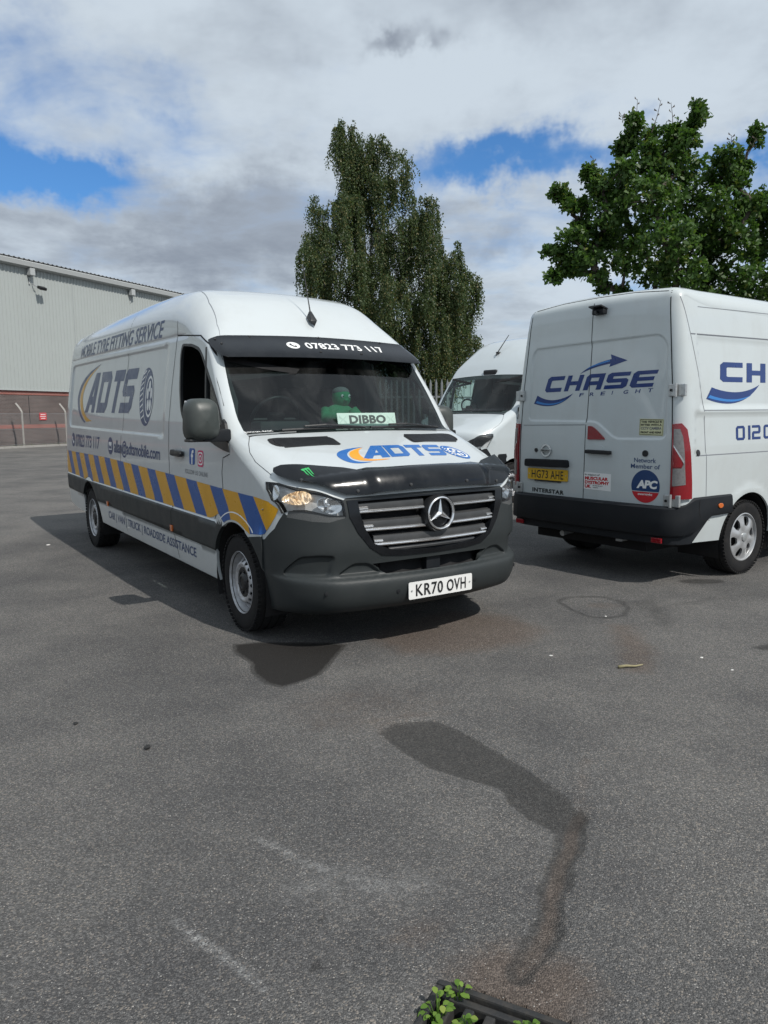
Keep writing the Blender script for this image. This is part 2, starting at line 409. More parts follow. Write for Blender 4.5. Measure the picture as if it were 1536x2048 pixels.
class Patch:
    def __init__(s, V, F, N): s.V = np.asarray(V, float); s.F = np.asarray(F, int); s.N = np.asarray(N, float)
    def flip(s): return Patch(s.V, s.F[:, ::-1], s.N)
    def mirror(s): return Patch(s.V * [1, -1, 1], s.F[:, ::-1], s.N * [1, -1, 1])
    def moved(s, d): return Patch(s.V + s.N * d, s.F, s.N)
    def sub(s, k):
        F = s.F[k]; u, inv = np.unique(F, return_inverse=True)
        return Patch(s.V[u], inv.reshape(F.shape), s.N[u])
    def rim(s, t):
        """add a folded-in edge of depth t round every open boundary"""
        ed = {}
        for f in s.F:
            for i in range(3):
                a, b = int(f[i]), int(f[(i + 1) % 3]); ed[(a, b)] = 1
        bd = [(a, b) for (a, b) in ed if (b, a) not in ed]
        if not bd: return s
        V = list(s.V); N = list(s.N); F = [tuple(f) for f in s.F]
        for a, b in bd:
            n = len(V); e = s.V[b] - s.V[a]; nn = np.cross(e, (s.N[a] + s.N[b]) * .5); l = np.linalg.norm(nn); nn = nn / (l if l > 1e-9 else 1)
            V += [s.V[a], s.V[b], s.V[b] - s.N[b] * t, s.V[a] - s.N[a] * t]; N += [nn] * 4
            F += [(n + 1, n, n + 3), (n + 1, n + 3, n + 2)]
        return Patch(V, F, N)
def joinp(*ps):
    V = []; F = []; N = []; b = 0
    for p in ps:
        V.append(p.V); F.append(p.F + b); N.append(p.N); b += len(p.V)
    return Patch(np.vstack(V), np.vstack(F), np.vstack(N))
def pobj(name, patch, mat, parent):
    return mesh(name, patch.V, patch.F, mat, parent, N=patch.N)
def fpatch(pts, tri, fn, out, eps=.003):
    """map 2D points with fn(u,v)->xyz arrays, normals by finite differences, oriented so that normal.out > 0 overall"""
    u, v = pts[:, 0], pts[:, 1]
    V = fn(u, v); du = fn(u + eps, v) - fn(u - eps, v); dv = fn(u, v + eps) - fn(u, v - eps)
    N = np.cross(du, dv); l = np.linalg.norm(N, axis=1); l[l < 1e-12] = 1; N /= l[:, None]
    p = Patch(V, tri, N)
    if out is None: return p
    if np.mean(N @ np.asarray(out, float)) < 0: p = Patch(V, tri[:, ::-1], -N)
    return p

# ------------------------------------------------------------------ swept van body
def cr(pts, n=40):
    Q = np.array(pts, float); Q = np.vstack([2 * Q[0] - Q[1], Q, 2 * Q[-1] - Q[-2]]); out = []
    for i in range(1, len(Q) - 2):
        p0, p1, p2, p3 = Q[i - 1:i + 3]
        t0 = 0; t1 = t0 + max(np.linalg.norm((p1 - p0)[:2]), 1e-6) ** .5; t2 = t1 + max(np.linalg.norm((p2 - p1)[:2]), 1e-6) ** .5; t3 = t2 + max(np.linalg.norm((p3 - p2)[:2]), 1e-6) ** .5
        t = np.linspace(t1, t2, n, endpoint=False)[:, None]
        A1 = (t1 - t) / (t1 - t0) * p0 + (t - t0) / (t1 - t0) * p1; A2 = (t2 - t) / (t2 - t1) * p1 + (t - t1) / (t2 - t1) * p2; A3 = (t3 - t) / (t3 - t2) * p2 + (t - t2) / (t3 - t2) * p3
        B1 = (t2 - t) / (t2 - t0) * A1 + (t - t0) / (t2 - t0) * A2; B2 = (t3 - t) / (t3 - t1) * A2 + (t - t1) / (t3 - t1) * A3
        C = (t2 - t) / (t2 - t1) * B1 + (t - t1) / (t2 - t1) * B2
        C[:, 2:] = p1[2:] + (p2[2:] - p1[2:]) * ((t - t1) / (t2 - t1)); out.append(C)
    out.append(Q[-2:-1]); return np.vstack(out)
def sm(x, a, b):
    t = np.clip((np.asarray(x, float) - a) / (b - a), 0, 1); return t * t * (3 - 2 * t)
KW = .6     # metres of patch domain per unit of w
class Body:
    """centre-line profile swept across the width; rows x,z,Ry,Rd,bow,angle. disp(s,w) pushes the skin in or out"""
    def __init__(s, prof, S, disp=None):
        D = cr(prof); s.S = S; s.disp = disp
        L = np.r_[0, np.cumsum(np.hypot(*np.diff(D[:, :2], axis=0).T))]
        s.n = 1500; s.L = L[-1]; u = np.linspace(0, s.L, s.n)
        T = np.stack([np.interp(u, L, D[:, k]) for k in range(D.shape[1])], 1)
        k = np.hanning(61); k /= k.sum()
        for c in range(2, T.shape[1]): T[:, c] = np.convolve(np.pad(T[:, c], 30, mode='edge'), k, 'valid')
        k2 = np.hanning(9); k2 /= k2.sum()
        for c in range(2):
            e = np.pad(T[:, c], 4, mode='reflect', reflect_type='odd'); T[:, c] = np.convolve(e, k2, 'valid')
        a = np.radians(T[:, 5]); s.Dx = np.cos(a); s.Dz = np.sin(a); dm = T[:, 4] + T[:, 3]
        s.ex = T[:, 0] - s.Dx * dm; s.ez = T[:, 1] - s.Dz * dm; s.Y = S(s.ex, s.ez); s.T = T; s.u = u
    def P(s, sv, wv):
        sv = np.asarray(sv, float); wv = np.asarray(wv, float); g = lambda arr: np.interp(sv, s.u, arr)
        T = s.T; x, z, Ry, Rd, bow, Y = g(T[:, 0]), g(T[:, 1]), g(T[:, 2]), g(T[:, 3]), g(T[:, 4]), g(s.Y); Dx, Dz = g(s.Dx), g(s.Dz)
        aw = np.abs(wv); th = np.clip(aw - 1, 0, 1) * np.pi / 2
        y = np.where(aw <= 1, (Y - Ry) * aw, Y - Ry + Ry * np.sin(th))
        d = bow * (y / Y) ** 2 + Rd * (1 - np.cos(th))
        if s.disp is not None: d = d - s.disp(sv, wv)
        return np.stack([x - Dx * d, np.sign(wv) * y, z - Dz * d], -1)
    def fn(s): return lambda a, b: s.P(a, b / KW)
    def sx(s, x, after=0.): return float(s.u[np.argmax((s.T[:, 0] < x) & (s.u > after))])
    def sz(s, z, after=0.): return float(s.u[np.argmax((s.T[:, 1] >= z) & (s.u >= after))])
    def edge(s, s0, s1, step=.03):
        k = np.arange(s0, s1, step); k = np.r_[k, s1]
        return np.stack([np.interp(k, s.u, s.ex), np.interp(k, s.u, s.ez)], 1)
def sym(half):
    """half outline from the centre line out and back (w>=0) -> closed mirrored outline in patch units"""
    h = [(a, b * KW) for a, b in half]; return h + [(a, -b) for a, b in reversed(h) if b > 1e-6]
def pw(poly, sg=1): return [(a, sg * b * KW) for a, b in poly]
class Skin:
    """ray-cast helper over a set of patches, used to lay vinyl, seams and trim on the body"""
    def __init__(s, patches):
        V = []; F = []; b = 0
        for p in patches:
            V += [Vector(v) for v in p.V]; F += [tuple(int(i) + b for i in f) for f in p.F]; b += len(p.V)
        s.t = BVHTree.FromPolygons(V, F)
    def cast(s, org, d, back):
        h = s.t.ray_cast(Vector(org), Vector(d), 12)
        if h[0] is None:
            h2 = s.t.find_nearest(Vector(org) + Vector(d) * back)
            return np.array(h2[0])
        return np.array(h[0])
    def fn(s, axis, sgn=-1, off=.0015):
        """axis 'y': (u,v)=(x,z) from the side sgn; 'x': (u,v)=(y,z) from sgn; 'z': (u,v)=(x,y) from above"""
        def f(u, v):
            out = []
            for a, b in zip(u, v):
                if axis == 'y': p = s.cast((a, sgn * 4, b), (0, -sgn, 0), 3); p[1] += sgn * off
                elif axis == 'x': p = s.cast((sgn * 12, a, b), (-sgn, 0, 0), 9); p[0] += sgn * off
                else: p = s.cast((a, b, 6), (0, 0, -1), 4); p[2] += off
                out.append(p)
            return np.array(out)
        return f
def decal(name, poly, fn, out, mat, parent, step=.05, holes=(), N=True):
    pts, tri, cen = triang(poly, [], step, holes)
    p = fpatch(pts, tri, fn, out, .012)
    return pobj(name, p, mat, parent)
def polyline_strip(line, wd):
    L = np.asarray(line, float); n = len(L); a = []; b = []
    for i in range(n):
        d = L[min(i + 1, n - 1)] - L[max(i - 1, 0)]; d = d / (np.linalg.norm(d) + 1e-9); q = np.array([-d[1], d[0]]) * wd / 2
        a.append(L[i] + q); b.append(L[i] - q)
    return np.vstack([a, b[::-1]])
def seam(name, line, fn, out, mat, parent, wd=.007, step=.05):
    L = dens(line, step, False); n = len(L); S_ = polyline_strip(L, wd)
    V = fn(S_[:, 0], S_[:, 1]); a = V[:n]; b = V[n:][::-1]
    VV = np.vstack([a, b]); F = []
    for i in range(n - 1): F += [(i, i + 1, n + i + 1), (i, n + i + 1, n + i)]
    F = np.array(F); e = np.cross(VV[F[0][1]] - VV[F[0][0]], VV[F[0][2]] - VV[F[0][0]])
    if e @ np.asarray(out, float) < 0: F = F[:, ::-1]
    return mesh(name, VV, F, mat, parent, smooth=False)
_txt = {}
def text_tris(s, bold=.0, shear=0., spacing=1.0):
    key = (s, bold, shear, spacing)
    if key in _txt: return _txt[key]
    cu = bpy.data.curves.new('txt', 'FONT'); cu.body = s; cu.offset = bold; cu.shear = shear; cu.space_character = spacing; cu.resolution_u = 3; cu.fill_mode = 'FRONT'
    ob = bpy.data.objects.new('txt', cu); COL.objects.link(ob)
    dg = bpy.context.evaluated_depsgraph_get(); me = bpy.data.meshes.new_from_object(ob.evaluated_get(dg))
    V = np.array([(v.co.x, v.co.y) for v in me.vertices]); me.calc_loop_triangles(); F = np.array([t.vertices[:] for t in me.loop_triangles])
    bpy.data.objects.remove(ob); bpy.data.meshes.remove(me); bpy.data.curves.remove(cu)
    lo, hi = V.min(0), V.max(0); V = (V - lo) / (hi - lo); _txt[key] = (V, F, (hi - lo)[0] / (hi - lo)[1]); return _txt[key]
def text(name, s, quad, fn, out, mat, parent, bold=.0, shear=0., spacing=1.0, cut=.12):
    """lettering stretched into quad = (bottom-left, bottom-right, top-right, top-left) in the surface's (u,v)"""
    V, F, _ = text_tris(s, bold, shear, spacing)
    q = np.asarray(quad, float)
    a, b = V[:, :1], V[:, 1:]
    U = (1 - b) * ((1 - a) * q[0] + a * q[1]) + b * ((1 - a) * q[3] + a * q[2])
    bm = bmesh.new(); vs_ = [bm.verts.new((p[0], p[1], 0)) for p in U]
    for f in F:
        try: bm.faces.new([vs_[i] for i in f])
        except ValueError: pass
    lo, hi = U.min(0), U.max(0)
    for ax in (0, 1):
        for c in np.arange(lo[ax] + cut, hi[ax], cut):
            co = [0, 0, 0]; co[ax] = c; no = [0, 0, 0]; no[ax] = 1
            bmesh.ops.bisect_plane(bm, geom=bm.verts[:] + bm.edges[:] + bm.faces[:], plane_co=co, plane_no=no)
    bmesh.ops.triangulate(bm, faces=bm.faces[:])
    bm.verts.index_update()
    pts = np.array([(v.co.x, v.co.y) for v in bm.verts]); tri = np.array([[v.index for v in f.verts] for f in bm.faces]); bm.free()
    a_, b_, c_ = pts[tri[:, 0]], pts[tri[:, 1]], pts[tri[:, 2]]; ng = ((b_ - a_)[:, 0] * (c_ - a_)[:, 1] - (b_ - a_)[:, 1] * (c_ - a_)[:, 0]) < 0; tri[ng] = tri[ng][:, ::-1]
    return pobj(name, fpatch(pts, tri, fn, out, .012), mat, parent)
GL = {  # squared display letters on a unit box: outline, holes
 'C': ([(.14, 1), (1, 1), (1, .74), (.32, .74), (.28, .70), (.28, .30), (.32, .26), (1, .26), (1, 0), (.14, 0), (0, .14), (0, .86)], []),
 'H': ([(0, 1), (.28, 1), (.28, .62), (.72, .62), (.72, 1), (1, 1), (1, 0), (.72, 0), (.72, .37), (.28, .37), (.28, 0), (0, 0)], []),
 'A': ([(0, 0), (0, .84), (.15, 1), (1, 1), (1, 0), (.72, 0), (.72, .30), (.28, .30), (.28, 0)], [[(.28, .54), (.72, .54), (.72, .76), (.28, .76)]]),
 'S': ([(0, 0), (.86, 0), (1, .12), (1, .50), (.88, .62), (.28, .62), (.28, .76), (1, .76), (1, 1), (.14, 1), (0, .88), (0, .50), (.12, .38), (.72, .38), (.72, .24), (0, .24)], []),
 'E': ([(.14, 1), (1, 1), (1, .77), (.28, .77), (.28, .62), (.94, .62), (.94, .39), (.28, .39), (.28, .23), (1, .23), (1, 0), (.14, 0), (0, .14), (0, .86)], []),
 'T': ([(0, 1), (1, 1), (1, .74), (.66, .74), (.66, 0), (.34, 0), (.34, .74), (0, .74)], []),
 'D': ([(0, 0), (.84, 0), (1, .16), (1, .84), (.84, 1), (-.05, 1), (0, .76), (.0, .6)], [[(.28, .25), (.72, .25), (.72, .75), (.28, .75)]]),
 'V': ([(0, 0), (.60, 1), (1, 1), (1, 0), (.70, 0), (.70, .20), (.46, .20), (.34, 0)], [[(.57, .41), (.70, .41), (.70, .66)]]),
 '0': ([(.16, 0), (.84, 0), (1, .14), (1, .86), (.84, 1), (.16, 1), (0, .86), (0, .14)], [[(.25, .18), (.25, .82), (.75, .82), (.75, .18)]]),
 '1': ([(.0, 0), (.28, 0), (.28, 1), (.0, 1)], []),
 '2': ([(0, 0), (1, 0), (1, .18), (.25, .18), (.25, .40), (.88, .40), (1, .52), (1, .86), (.86, 1), (0, 1), (0, .82), (.75, .82), (.75, .58), (.12, .58), (0, .46)], []),
}
def glyphs(name, items, quad, fn, out, mat, parent, shear=0., step=.06):
    """items: (glyph, x0, x1) along 0..1 of the quad; sheared to the right with height"""
    q = np.asarray(quad, float)
    def mp(pts, x0, x1):
        r = []
        for a, b in pts:
            X_ = x0 + (x1 - x0) * a + shear * b
            r.append(tuple((1 - b) * ((1 - X_) * q[0] + X_ * q[1]) + b * ((1 - X_) * q[3] + X_ * q[2])))
        return r
    ps = []
    for g, x0, x1 in items:
        o, hs = GL[g]
        pts, tri, cen = triang(mp(o, x0, x1), [], step, [mp(h, x0, x1) for h in hs])
        ps.append(fpatch(pts, tri, fn, out, .012))
    return pobj(name, joinp(*ps), mat, parent)
def ell(cx, cy, rx, ry, a0=0, a1=360, n=32, rot=0):
    c, s_ = math.cos(rot), math.sin(rot); r = []
    full = abs(a1 - a0) >= 360
    for k in range(n if full else n + 1):
        t = R(a0 + (a1 - a0) * k / n); x, y = rx * math.cos(t), ry * math.sin(t); r.append((cx + x * c - y * s_, cy + x * s_ + y * c))
    return r
def bez(p0, p1, p2, n=14):
    p0, p1, p2 = map(lambda p: np.asarray(p, float), (p0, p1, p2))
    return [tuple((1 - t) ** 2 * p0 + 2 * t * (1 - t) * p1 + t * t * p2) for t in np.linspace(0, 1, n)]

# ------------------------------------------------------------------ the yard: one asphalt sheet to the horizon
def pxw(px, py, Y):
    """author's sight line: full-size photo point to a world point at depth Y"""
    x2, y2 = (px - 768) / 1514.5, -(py - 1024) / 1514.5
    q = Matrix.Rotation(R(90) - 0.1255, 3, 'X') @ Matrix.Rotation(-0.0111, 3, 'Z') @ Vector((x2, y2, -1)); q = q * (Y / q.y)
    return Vector((q.x, q.y, q.z + CAM_H))
STAIN_WET = [(-1.0, 4.82), (-.83, 4.87), (-.37, 4.85), (-.26, 4.79), (-.32, 4.48), (-.38, 4.22), (-.48, 4.10), (-.58, 4.02), (-.68, 4.10), (-.78, 4.27), (-.82, 4.45), (-.96, 4.66)]
REPAIR = [(-.04, 3.41), (.04, 3.52), (.24, 3.55), (.37, 3.39), (.50, 3.18), (.63, 2.94), (.70, 2.80), (.71, 2.68), (.735, 2.61), (.61, 2.53), (.52, 2.62), (.46, 2.76), (.45, 2.86), (.34, 2.93), (.18, 3.04), (.06, 3.21)]
CHAN = [(.705, 2.64), (.655, 2.53), (.625, 2.43), (.565, 2.33), (.535, 2.24), (.50, 2.17), (.485, 2.09), (.455, 2.01), (.405, 1.93), (.35, 1.86)]
OVAL = [(1.38, 5.9), (1.48, 6.02), (1.62, 6.04), (1.78, 6.02), (1.87, 5.85), (1.87, 5.67), (1.75, 5.43), (1.62, 5.38), (1.5, 5.42), (1.42, 5.62)]
BROWN = [(-.15, 5.0), (.2, 5.45), (.5, 5.66), (.95, 5.45), (1.12, 5.08), (.93, 4.75), (.45, 4.55), (.09, 4.57)]
BROWN2 = [(1.55, 5.2), (1.75, 5.2), (1.72, 4.6), (1.55, 4.15), (1.35, 4.2), (1.45, 4.7)]
DRAIN_C = (.230, 1.548); DRAIN_A = -.464          # centre and turn of the gully grate
def gy():
    xs = np.r_[-900, -500, -260, -140, -90, -60, -45, -34, -26, -20, -16, -13, -10.5, np.arange(-8.6, -3.0, .20), np.arange(-3.0, 4.0, .025), np.arange(4.0, 9, .20), 10.5, 13, 16, 20, 26, 34, 45, 60, 90, 140, 260, 500, 900]
    ys = np.r_[-900, -400, -150, -60, -30, -15, -8, -4, -2, 0, .6, np.arange(.9, 1.3, .1), np.arange(1.3, 6.8, .025), np.arange(6.8, 16, .20), 18, 20, 23, 27, 32, 38, 46, 60, 80, 120, 200, 400, 900]
    nx, ny = len(xs), len(ys)
    Xg, Yg = np.meshgrid(xs, ys); P_ = np.stack([Xg.ravel(), Yg.ravel()], 1)
    near = (P_[:, 0] > -3.5) & (P_[:, 0] < 4.5) & (P_[:, 1] > 1.0) & (P_[:, 1] < 7.2)
    Q = P_[near]
    def mask(poly, soft): d = dist_poly(Q, poly) * np.where(inside(Q, poly), 1, -1); return sm(d, -soft, soft)
    def line(l, w0, soft): return sm(-dist_poly(Q, l, False), -w0 - soft, -w0 + soft)
    rp = mask(REPAIR, .020); ch = line(CHAN, .026, .022); ov = sm(-np.abs(dist_poly(Q, OVAL)), -.07, -.005); wet = mask(STAIN_WET, .03)
    dark = np.maximum.reduce([.62 * rp, .33 * line(CHAN, .034, .016) * (Q[:, 1] < 2.75), (.60 + .12 * np.sin(Q[:, 1] * 19 + Q[:, 0] * 31) * np.sin(Q[:, 1] * 7.3 + 1)) * sm(-np.abs(dist_poly(Q, CHAN, False) - .034 - .008 * np.sin(Q[:, 1] * 26)), -.028, 0.0) * (Q[:, 1] < 2.75), .40 * ov, 1.0 * wet,
                              .8 * mask(ell(2.62, 4.63, .30, .085), .04), .65 * mask(ell(2.80, 6.55, .20, .10), .05), .8 * mask(ell(-.195, 1.885, .022, .016), .012), .6 * mask(ell(-.20, 2.08, .010, .010), .008),
                              .35 * mask([(1.85, 5.9), (2.3, 6.2), (2.2, 5.4), (2.0, 4.8), (1.8, 5.0)], .25), .30 * line([(2.2, 5.7), (2.8, 6.0), (3.6, 6.25)], .10, .12)])
    brown = np.maximum.reduce([.75 * mask(BROWN, .22), .60 * mask(BROWN2, .14), .85 * ch * (Q[:, 1] < 2.72), .75 * sm(-np.hypot(Q[:, 0] - .34, (Q[:, 1] - 1.80) * 1.2), -.36, -.05), .5 * line([(.0, 3.35), (-.06, 3.55), (.2, 3.62)], .04, .07), .45 * line([(.72, 2.66), (.80, 2.95), (.86, 3.1)], .03, .06),
                               .42 * mask(ell(.09, 2.02, .13, .07, rot=.4), .09), .35 * mask(ell(-.1, 3.7, .5, .4), .3), .4 * mask(ell(1.7, 5.75, .16, .12), .1)])
    light = np.maximum.reduce([.84 * line([(-.46, 2.51), (-.38, 2.45), (-.27, 2.365), (-.18, 2.31)], .010, .045), .92 * line([(-.635, 2.07), (-.55, 2.0), (-.46, 1.925), (-.38, 1.85), (-.33, 1.80)], .008, .034), .35 * mask(ell(-.1, 2.25, .3, .15), .2)])
    rib = np.zeros((len(P_), 3)); rib[near] = np.stack([dark, brown, light], 1)
    z = np.zeros(len(P_)); zn = -.010 * rp - .014 * line(CHAN, .03, .05) - .006 * mask(OVAL, .08) + .003 * np.sin(Q[:, 0] * 2.1 + 1) * np.cos(Q[:, 1] * 1.7)
    c, s_ = math.cos(DRAIN_A), math.sin(DRAIN_A); dx, dy = Q[:, 0] - DRAIN_C[0], Q[:, 1] - DRAIN_C[1]
    u, v = dx * c + dy * s_, -dx * s_ + dy * c
    hole = (np.abs(u) < .205) & (np.abs(v) < .205); zn[hole] = -.30
    d2 = np.maximum(np.abs(u), np.abs(v)) - .22; zn = np.where(hole, zn, zn - .008 * sm(d2, .14, 0))
    z[near] = zn
    V = np.c_[P_, z]
    i = np.arange((ny - 1) * (nx - 1)); r, cidx = i // (nx - 1), i % (nx - 1); a = r * nx + cidx
    F = np.stack([a, a + 1, a + nx + 1, a + nx], 1)
    me = bpy.data.meshes.new('ground'); me.vertices.add(len(V)); me.vertices.foreach_set('co', V.ravel())
    me.loops.add(len(F) * 4); me.loops.foreach_set('vertex_index', F.ravel().astype(np.int32)); me.polygons.add(len(F)); me.polygons.foreach_set('loop_start', np.arange(0, len(F) * 4, 4, dtype=np.int32))
    me.update(calc_edges=True); me.polygons.foreach_set('use_smooth', np.ones(len(F), bool))
    at = me.color_attributes.new('wear', 'FLOAT_COLOR', 'POINT'); at.data.foreach_set('color', np.c_[rib, np.ones(len(rib))].ravel())
    return me
def asphalt():
    m = bpy.data.materials.new('worn_asphalt'); m.use_nodes = True; t = NT(m.node_tree); t.n.clear()
    b = t.new('ShaderNodeBsdfPrincipled'); o = t.new('ShaderNodeOutputMaterial'); t.l.new(b.outputs[0], o.inputs[0])
    c = t.new('ShaderNodeTexCoord').outputs['Object']
    at = t.new('ShaderNodeVertexColor', layer_name='wear'); r_, g_, l_ = t.xyz(at.outputs[0])
    nA = t.noise(c, 34, 3, .7); nB = t.noise(c, 7, 4, .62); nC = t.noise(c, 1.1, 5, .62); nD = t.noise(c, .22, 3, .55)
    vo = t.new('ShaderNodeTexVoronoi', feature='F1'); t.put(vo.inputs['Vector'], c); vo.inputs['Scale'].default_value = 190
    vr, vg, vb = t.xyz(vo.outputs['Color'])
    v2 = t.new('ShaderNodeTexVoronoi', feature='F1'); t.put(v2.inputs['Vector'], c); v2.inputs['Scale'].default_value = 290
    wr, wg, wb = t.xyz(v2.outputs['Color'])
    chip = t.math('ADD', t.math('MULTIPLY', t.math('POWER', vr, 2.0), .62), t.math('MULTIPLY', t.math('POWER', wg, 2.5), .5))
    stone = t.mix(t.step(chip, .0, 1.0), (.080, .080, .080), (.220, .217, .211))
    stone = t.mix(t.math('MULTIPLY', t.step(vg, .86, .97), .7), stone, (.30, .27, .235))
    big = t.math('ADD', t.math('MULTIPLY', nC, .55), t.math('MULTIPLY', nD, .45))
    col = t.mix(1.0, stone, t.mix(t.step(big, .34, .66), (.66, .66, .675), (1.18, 1.155, 1.12)), 'MULTIPLY')
    col = t.mix(t.math('MULTIPLY', t.step(nB, .55, .80), .25), col, (.085, .080, .074))
    def msk(v, lo=.25, hi=.62, amp=.55):
        j = t.math('ADD', v, t.math('MULTIPLY', t.math('SUBTRACT', t.math('ADD', t.math('MULTIPLY', nA, .5), t.math('MULTIPLY', nB, .5)), .5), amp))
        return t.math('MULTIPLY', t.step(j, lo, hi), t.step(v, .01, .10))
    br = msk(g_, .15, .75, .8)
    col = t.mix(t.math('MULTIPLY', br, .62), col, t.mix(chip, (.070, .050, .038), (.215, .160, .125)))
    dk = t.math('MULTIPLY', t.step(t.math('ADD', r_, t.math('MULTIPLY', t.math('SUBTRACT', t.math('ADD', t.math('MULTIPLY', nA, .5), t.math('MULTIPLY', nB, .5)), .5), .60)), .20, .42), t.step(r_, .01, .10))
    depth = t.lin(r_, .3, 1.0, .50, .96)
    col = t.mix(t.math('MULTIPLY', dk, depth), col, t.mix(chip, (.018, .017, .016), (.080, .077, .072)))
    col = t.mix(t.math('MULTIPLY', t.math('MULTIPLY', dk, t.step(r_, .80, .95)), .75), col, (.016, .014, .0125))
    lt = msk(l_, .15, .75, 1.0)
    col = t.mix(t.math('MULTIPLY', lt, t.lin(vb, .2, .8, .1, .85)), col, (.42, .42, .41))
    col = t.mix(t.math('MULTIPLY', t.math('MULTIPLY', t.step(wb, .985, .995), .8), t.math('SUBTRACT', 1.0, dk)), col, (.46, .44, .41))
    t.put(b.inputs['Base Color'], col)
    t.put(b.inputs['Roughness'], t.lin(dk, 0, 1, .88, .66)); b.inputs['Specular IOR Level'].default_value = .28
    h = t.math('ADD', t.math('MULTIPLY', vo.outputs['Distance'], -1.2), t.math('ADD', t.math('MULTIPLY', nA, .8), t.math('MULTIPLY', chip, .5)))
    t.put(b.inputs['Normal'], t.bump(h, .75, .006))
    return m
M['asphalt'] = asphalt()
gme = gy(); gme.materials.append(M['asphalt'])
ground = link(bpy.data.objects.new('ground', gme)); tag(ground, 'worn grey asphalt yard with dark repair patches and stains', kind='structure')

# ------------------------------------------------------------------ the warehouse on the left
WO = Vector((-20.90, 42.95, 0)); WA = math.atan2(.913, .407)
wh = empty('warehouse', WO, WA); tag(wh, 'long warehouse with pale ribbed cladding over dark brick base', 'building')
# local frame: x along the wall (away from the camera), -y out towards the yard
S0, S1_ = -62.0, 30.0
def brick_mat(name, c1, c2, mort):
    m = bpy.data.materials.new(name); m.use_nodes = True; t = NT(m.node_tree); t.n.clear()
    b = t.new('ShaderNodeBsdfPrincipled'); o = t.new('ShaderNodeOutputMaterial'); t.l.new(b.outputs[0], o.inputs[0])
    x, y, z = t.xyz(t.new('ShaderNodeTexCoord').outputs['Object'])
    n = t.new('ShaderNodeTexBrick'); t.put(n.inputs['Vector'], t.comb(x, z, 0)); t.put(n.inputs['Color1'], c1); t.put(n.inputs['Color2'], c2); t.put(n.inputs['Mortar'], mort)
    n.inputs['Scale'].default_value = 1.0; n.inputs['Mortar Size'].default_value = .011; n.inputs['Brick Width'].default_value = .225; n.inputs['Row Height'].default_value = .075; n.inputs['Bias'].default_value = -.1
    ns = t.noise(t.comb(x, z, 0), .6, 6, .6)
    t.put(b.inputs['Base Color'], t.mix(t.math('MULTIPLY', t.step(ns, .35, .75), .5), n.outputs[0], tuple(v * .6 for v in c1)))
    b.inputs['Roughness'].default_value = .85
    t.put(b.inputs['Normal'], t.bump(n.outputs['Fac'], .6, -.01))
    return m
M['brick'] = brick_mat('dark_brown_brick', (.092, .070, .066), (.135, .096, .088), (.21, .19, .18))
M['redbrick'] = brick_mat('red_brick_band', (.34, .095, .070), (.28, .085, .065), (.30, .24, .22))
M['clad'] = principled('pale_cladding', (.385, .415, .405), .5, noise=(.8, .35, (.34, .365, .355)))
M['roofsheet'] = principled('grey_roof_sheet', (.36, .375, .38), .5, noise=(1.0, .4, (.27, .28, .28)))
M['gutter'] = principled('pale_gutter', (.40, .42, .42), .5, noise=(2, .4, (.38, .39, .39)))
M['concrete'] = principled('concrete', (.33, .32, .30), .9, noise=(6, .5, (.22, .21, .19)), bump=(60, .3, .005))
M['galv'] = principled('galvanised_steel', (.42, .44, .45), .45, metal=.6, noise=(14, .5, (.26, .27, .27)))
m = MB(); m.box(((S0 + S1_) / 2, .20, 1.60), (S1_ - S0, .30, 3.20)); m.build('brick_plinth', M['brick'], wh)
m = MB(); m.box(((S0 + S1_) / 2, .043, 1.13), (S1_ - S0, .02, .22)); m.build('red_brick_band', M['redbrick'], wh)
m = MB(); m.box(((S0 + S1_) / 2, .043, 3.06), (S1_ - S0, .02, .26)); m.build('red_brick_band', M['redbrick'], wh)
for x in np.arange(S0 + 3.3, S1_, 6.0):
    m = MB(); m.box((x, .048, 2.08), (.035, .012, 1.60)); m.build('movement_joint', M['black'], wh)
def ribbed(x0, x1, f, pitch=.25):
    V = []; F = []; prof = [(0, 0), (.15, 0), (.17, 1), (.23, 1)]
    n = int((x1 - x0) / pitch)
    for k in range(n):
        for u, d in prof: V += [f(x0 + k * pitch + u, d, 0), f(x0 + k * pitch + u, d, 1)]
    m_ = len(V) // 2
    for i in range(m_ - 1): F.append((2 * i, 2 * i + 2, 2 * i + 3, 2 * i + 1))
    return V, F
m = MB(); m.add(*ribbed(S0, S1_, lambda x, d, e: (x, -.035 * d, 3.20 + 6.85 * e))); m.build('wall_cladding', M['clad'], wh)
for x in np.arange(S0 + 4, S1_, 7.0):
    m = MB(); m.box((x, -.041, 6.62), (.012, .008, 6.84)); m.build('sheet_lap', M['gutter'], wh)
m = MB(); m.box(((S0 + S1_) / 2, -.02, 3.19), (S1_ - S0, .09, .05)); m.build('drip_flashing', M['gutter'], wh)
m = MB(); m.add(*ribbed(S0, S1_, lambda x, d, e: (x, -.42 + e * 16, 10.46 + .05 * d + e * 1.3), .33)); m.build('roof_sheet', M['roofsheet'], wh)
m = MB(); V = []; pr = [(-.02, 10.05), (-.02, 10.38), (-.06, 10.40), (-.40, 10.40), (-.42, 10.36), (-.38, 10.12), (-.10, 10.05)]
V = [(x, y, z) for x in (S0, S1_) for y, z in pr]; k = len(pr)
m.add(V, [(i, (i + 1) % k, k + (i + 1) % k, k + i) for i in range(k)] + [tuple(range(k)), tuple(range(k, 2 * k))]); m.build('gutter', M['gutter'], wh)
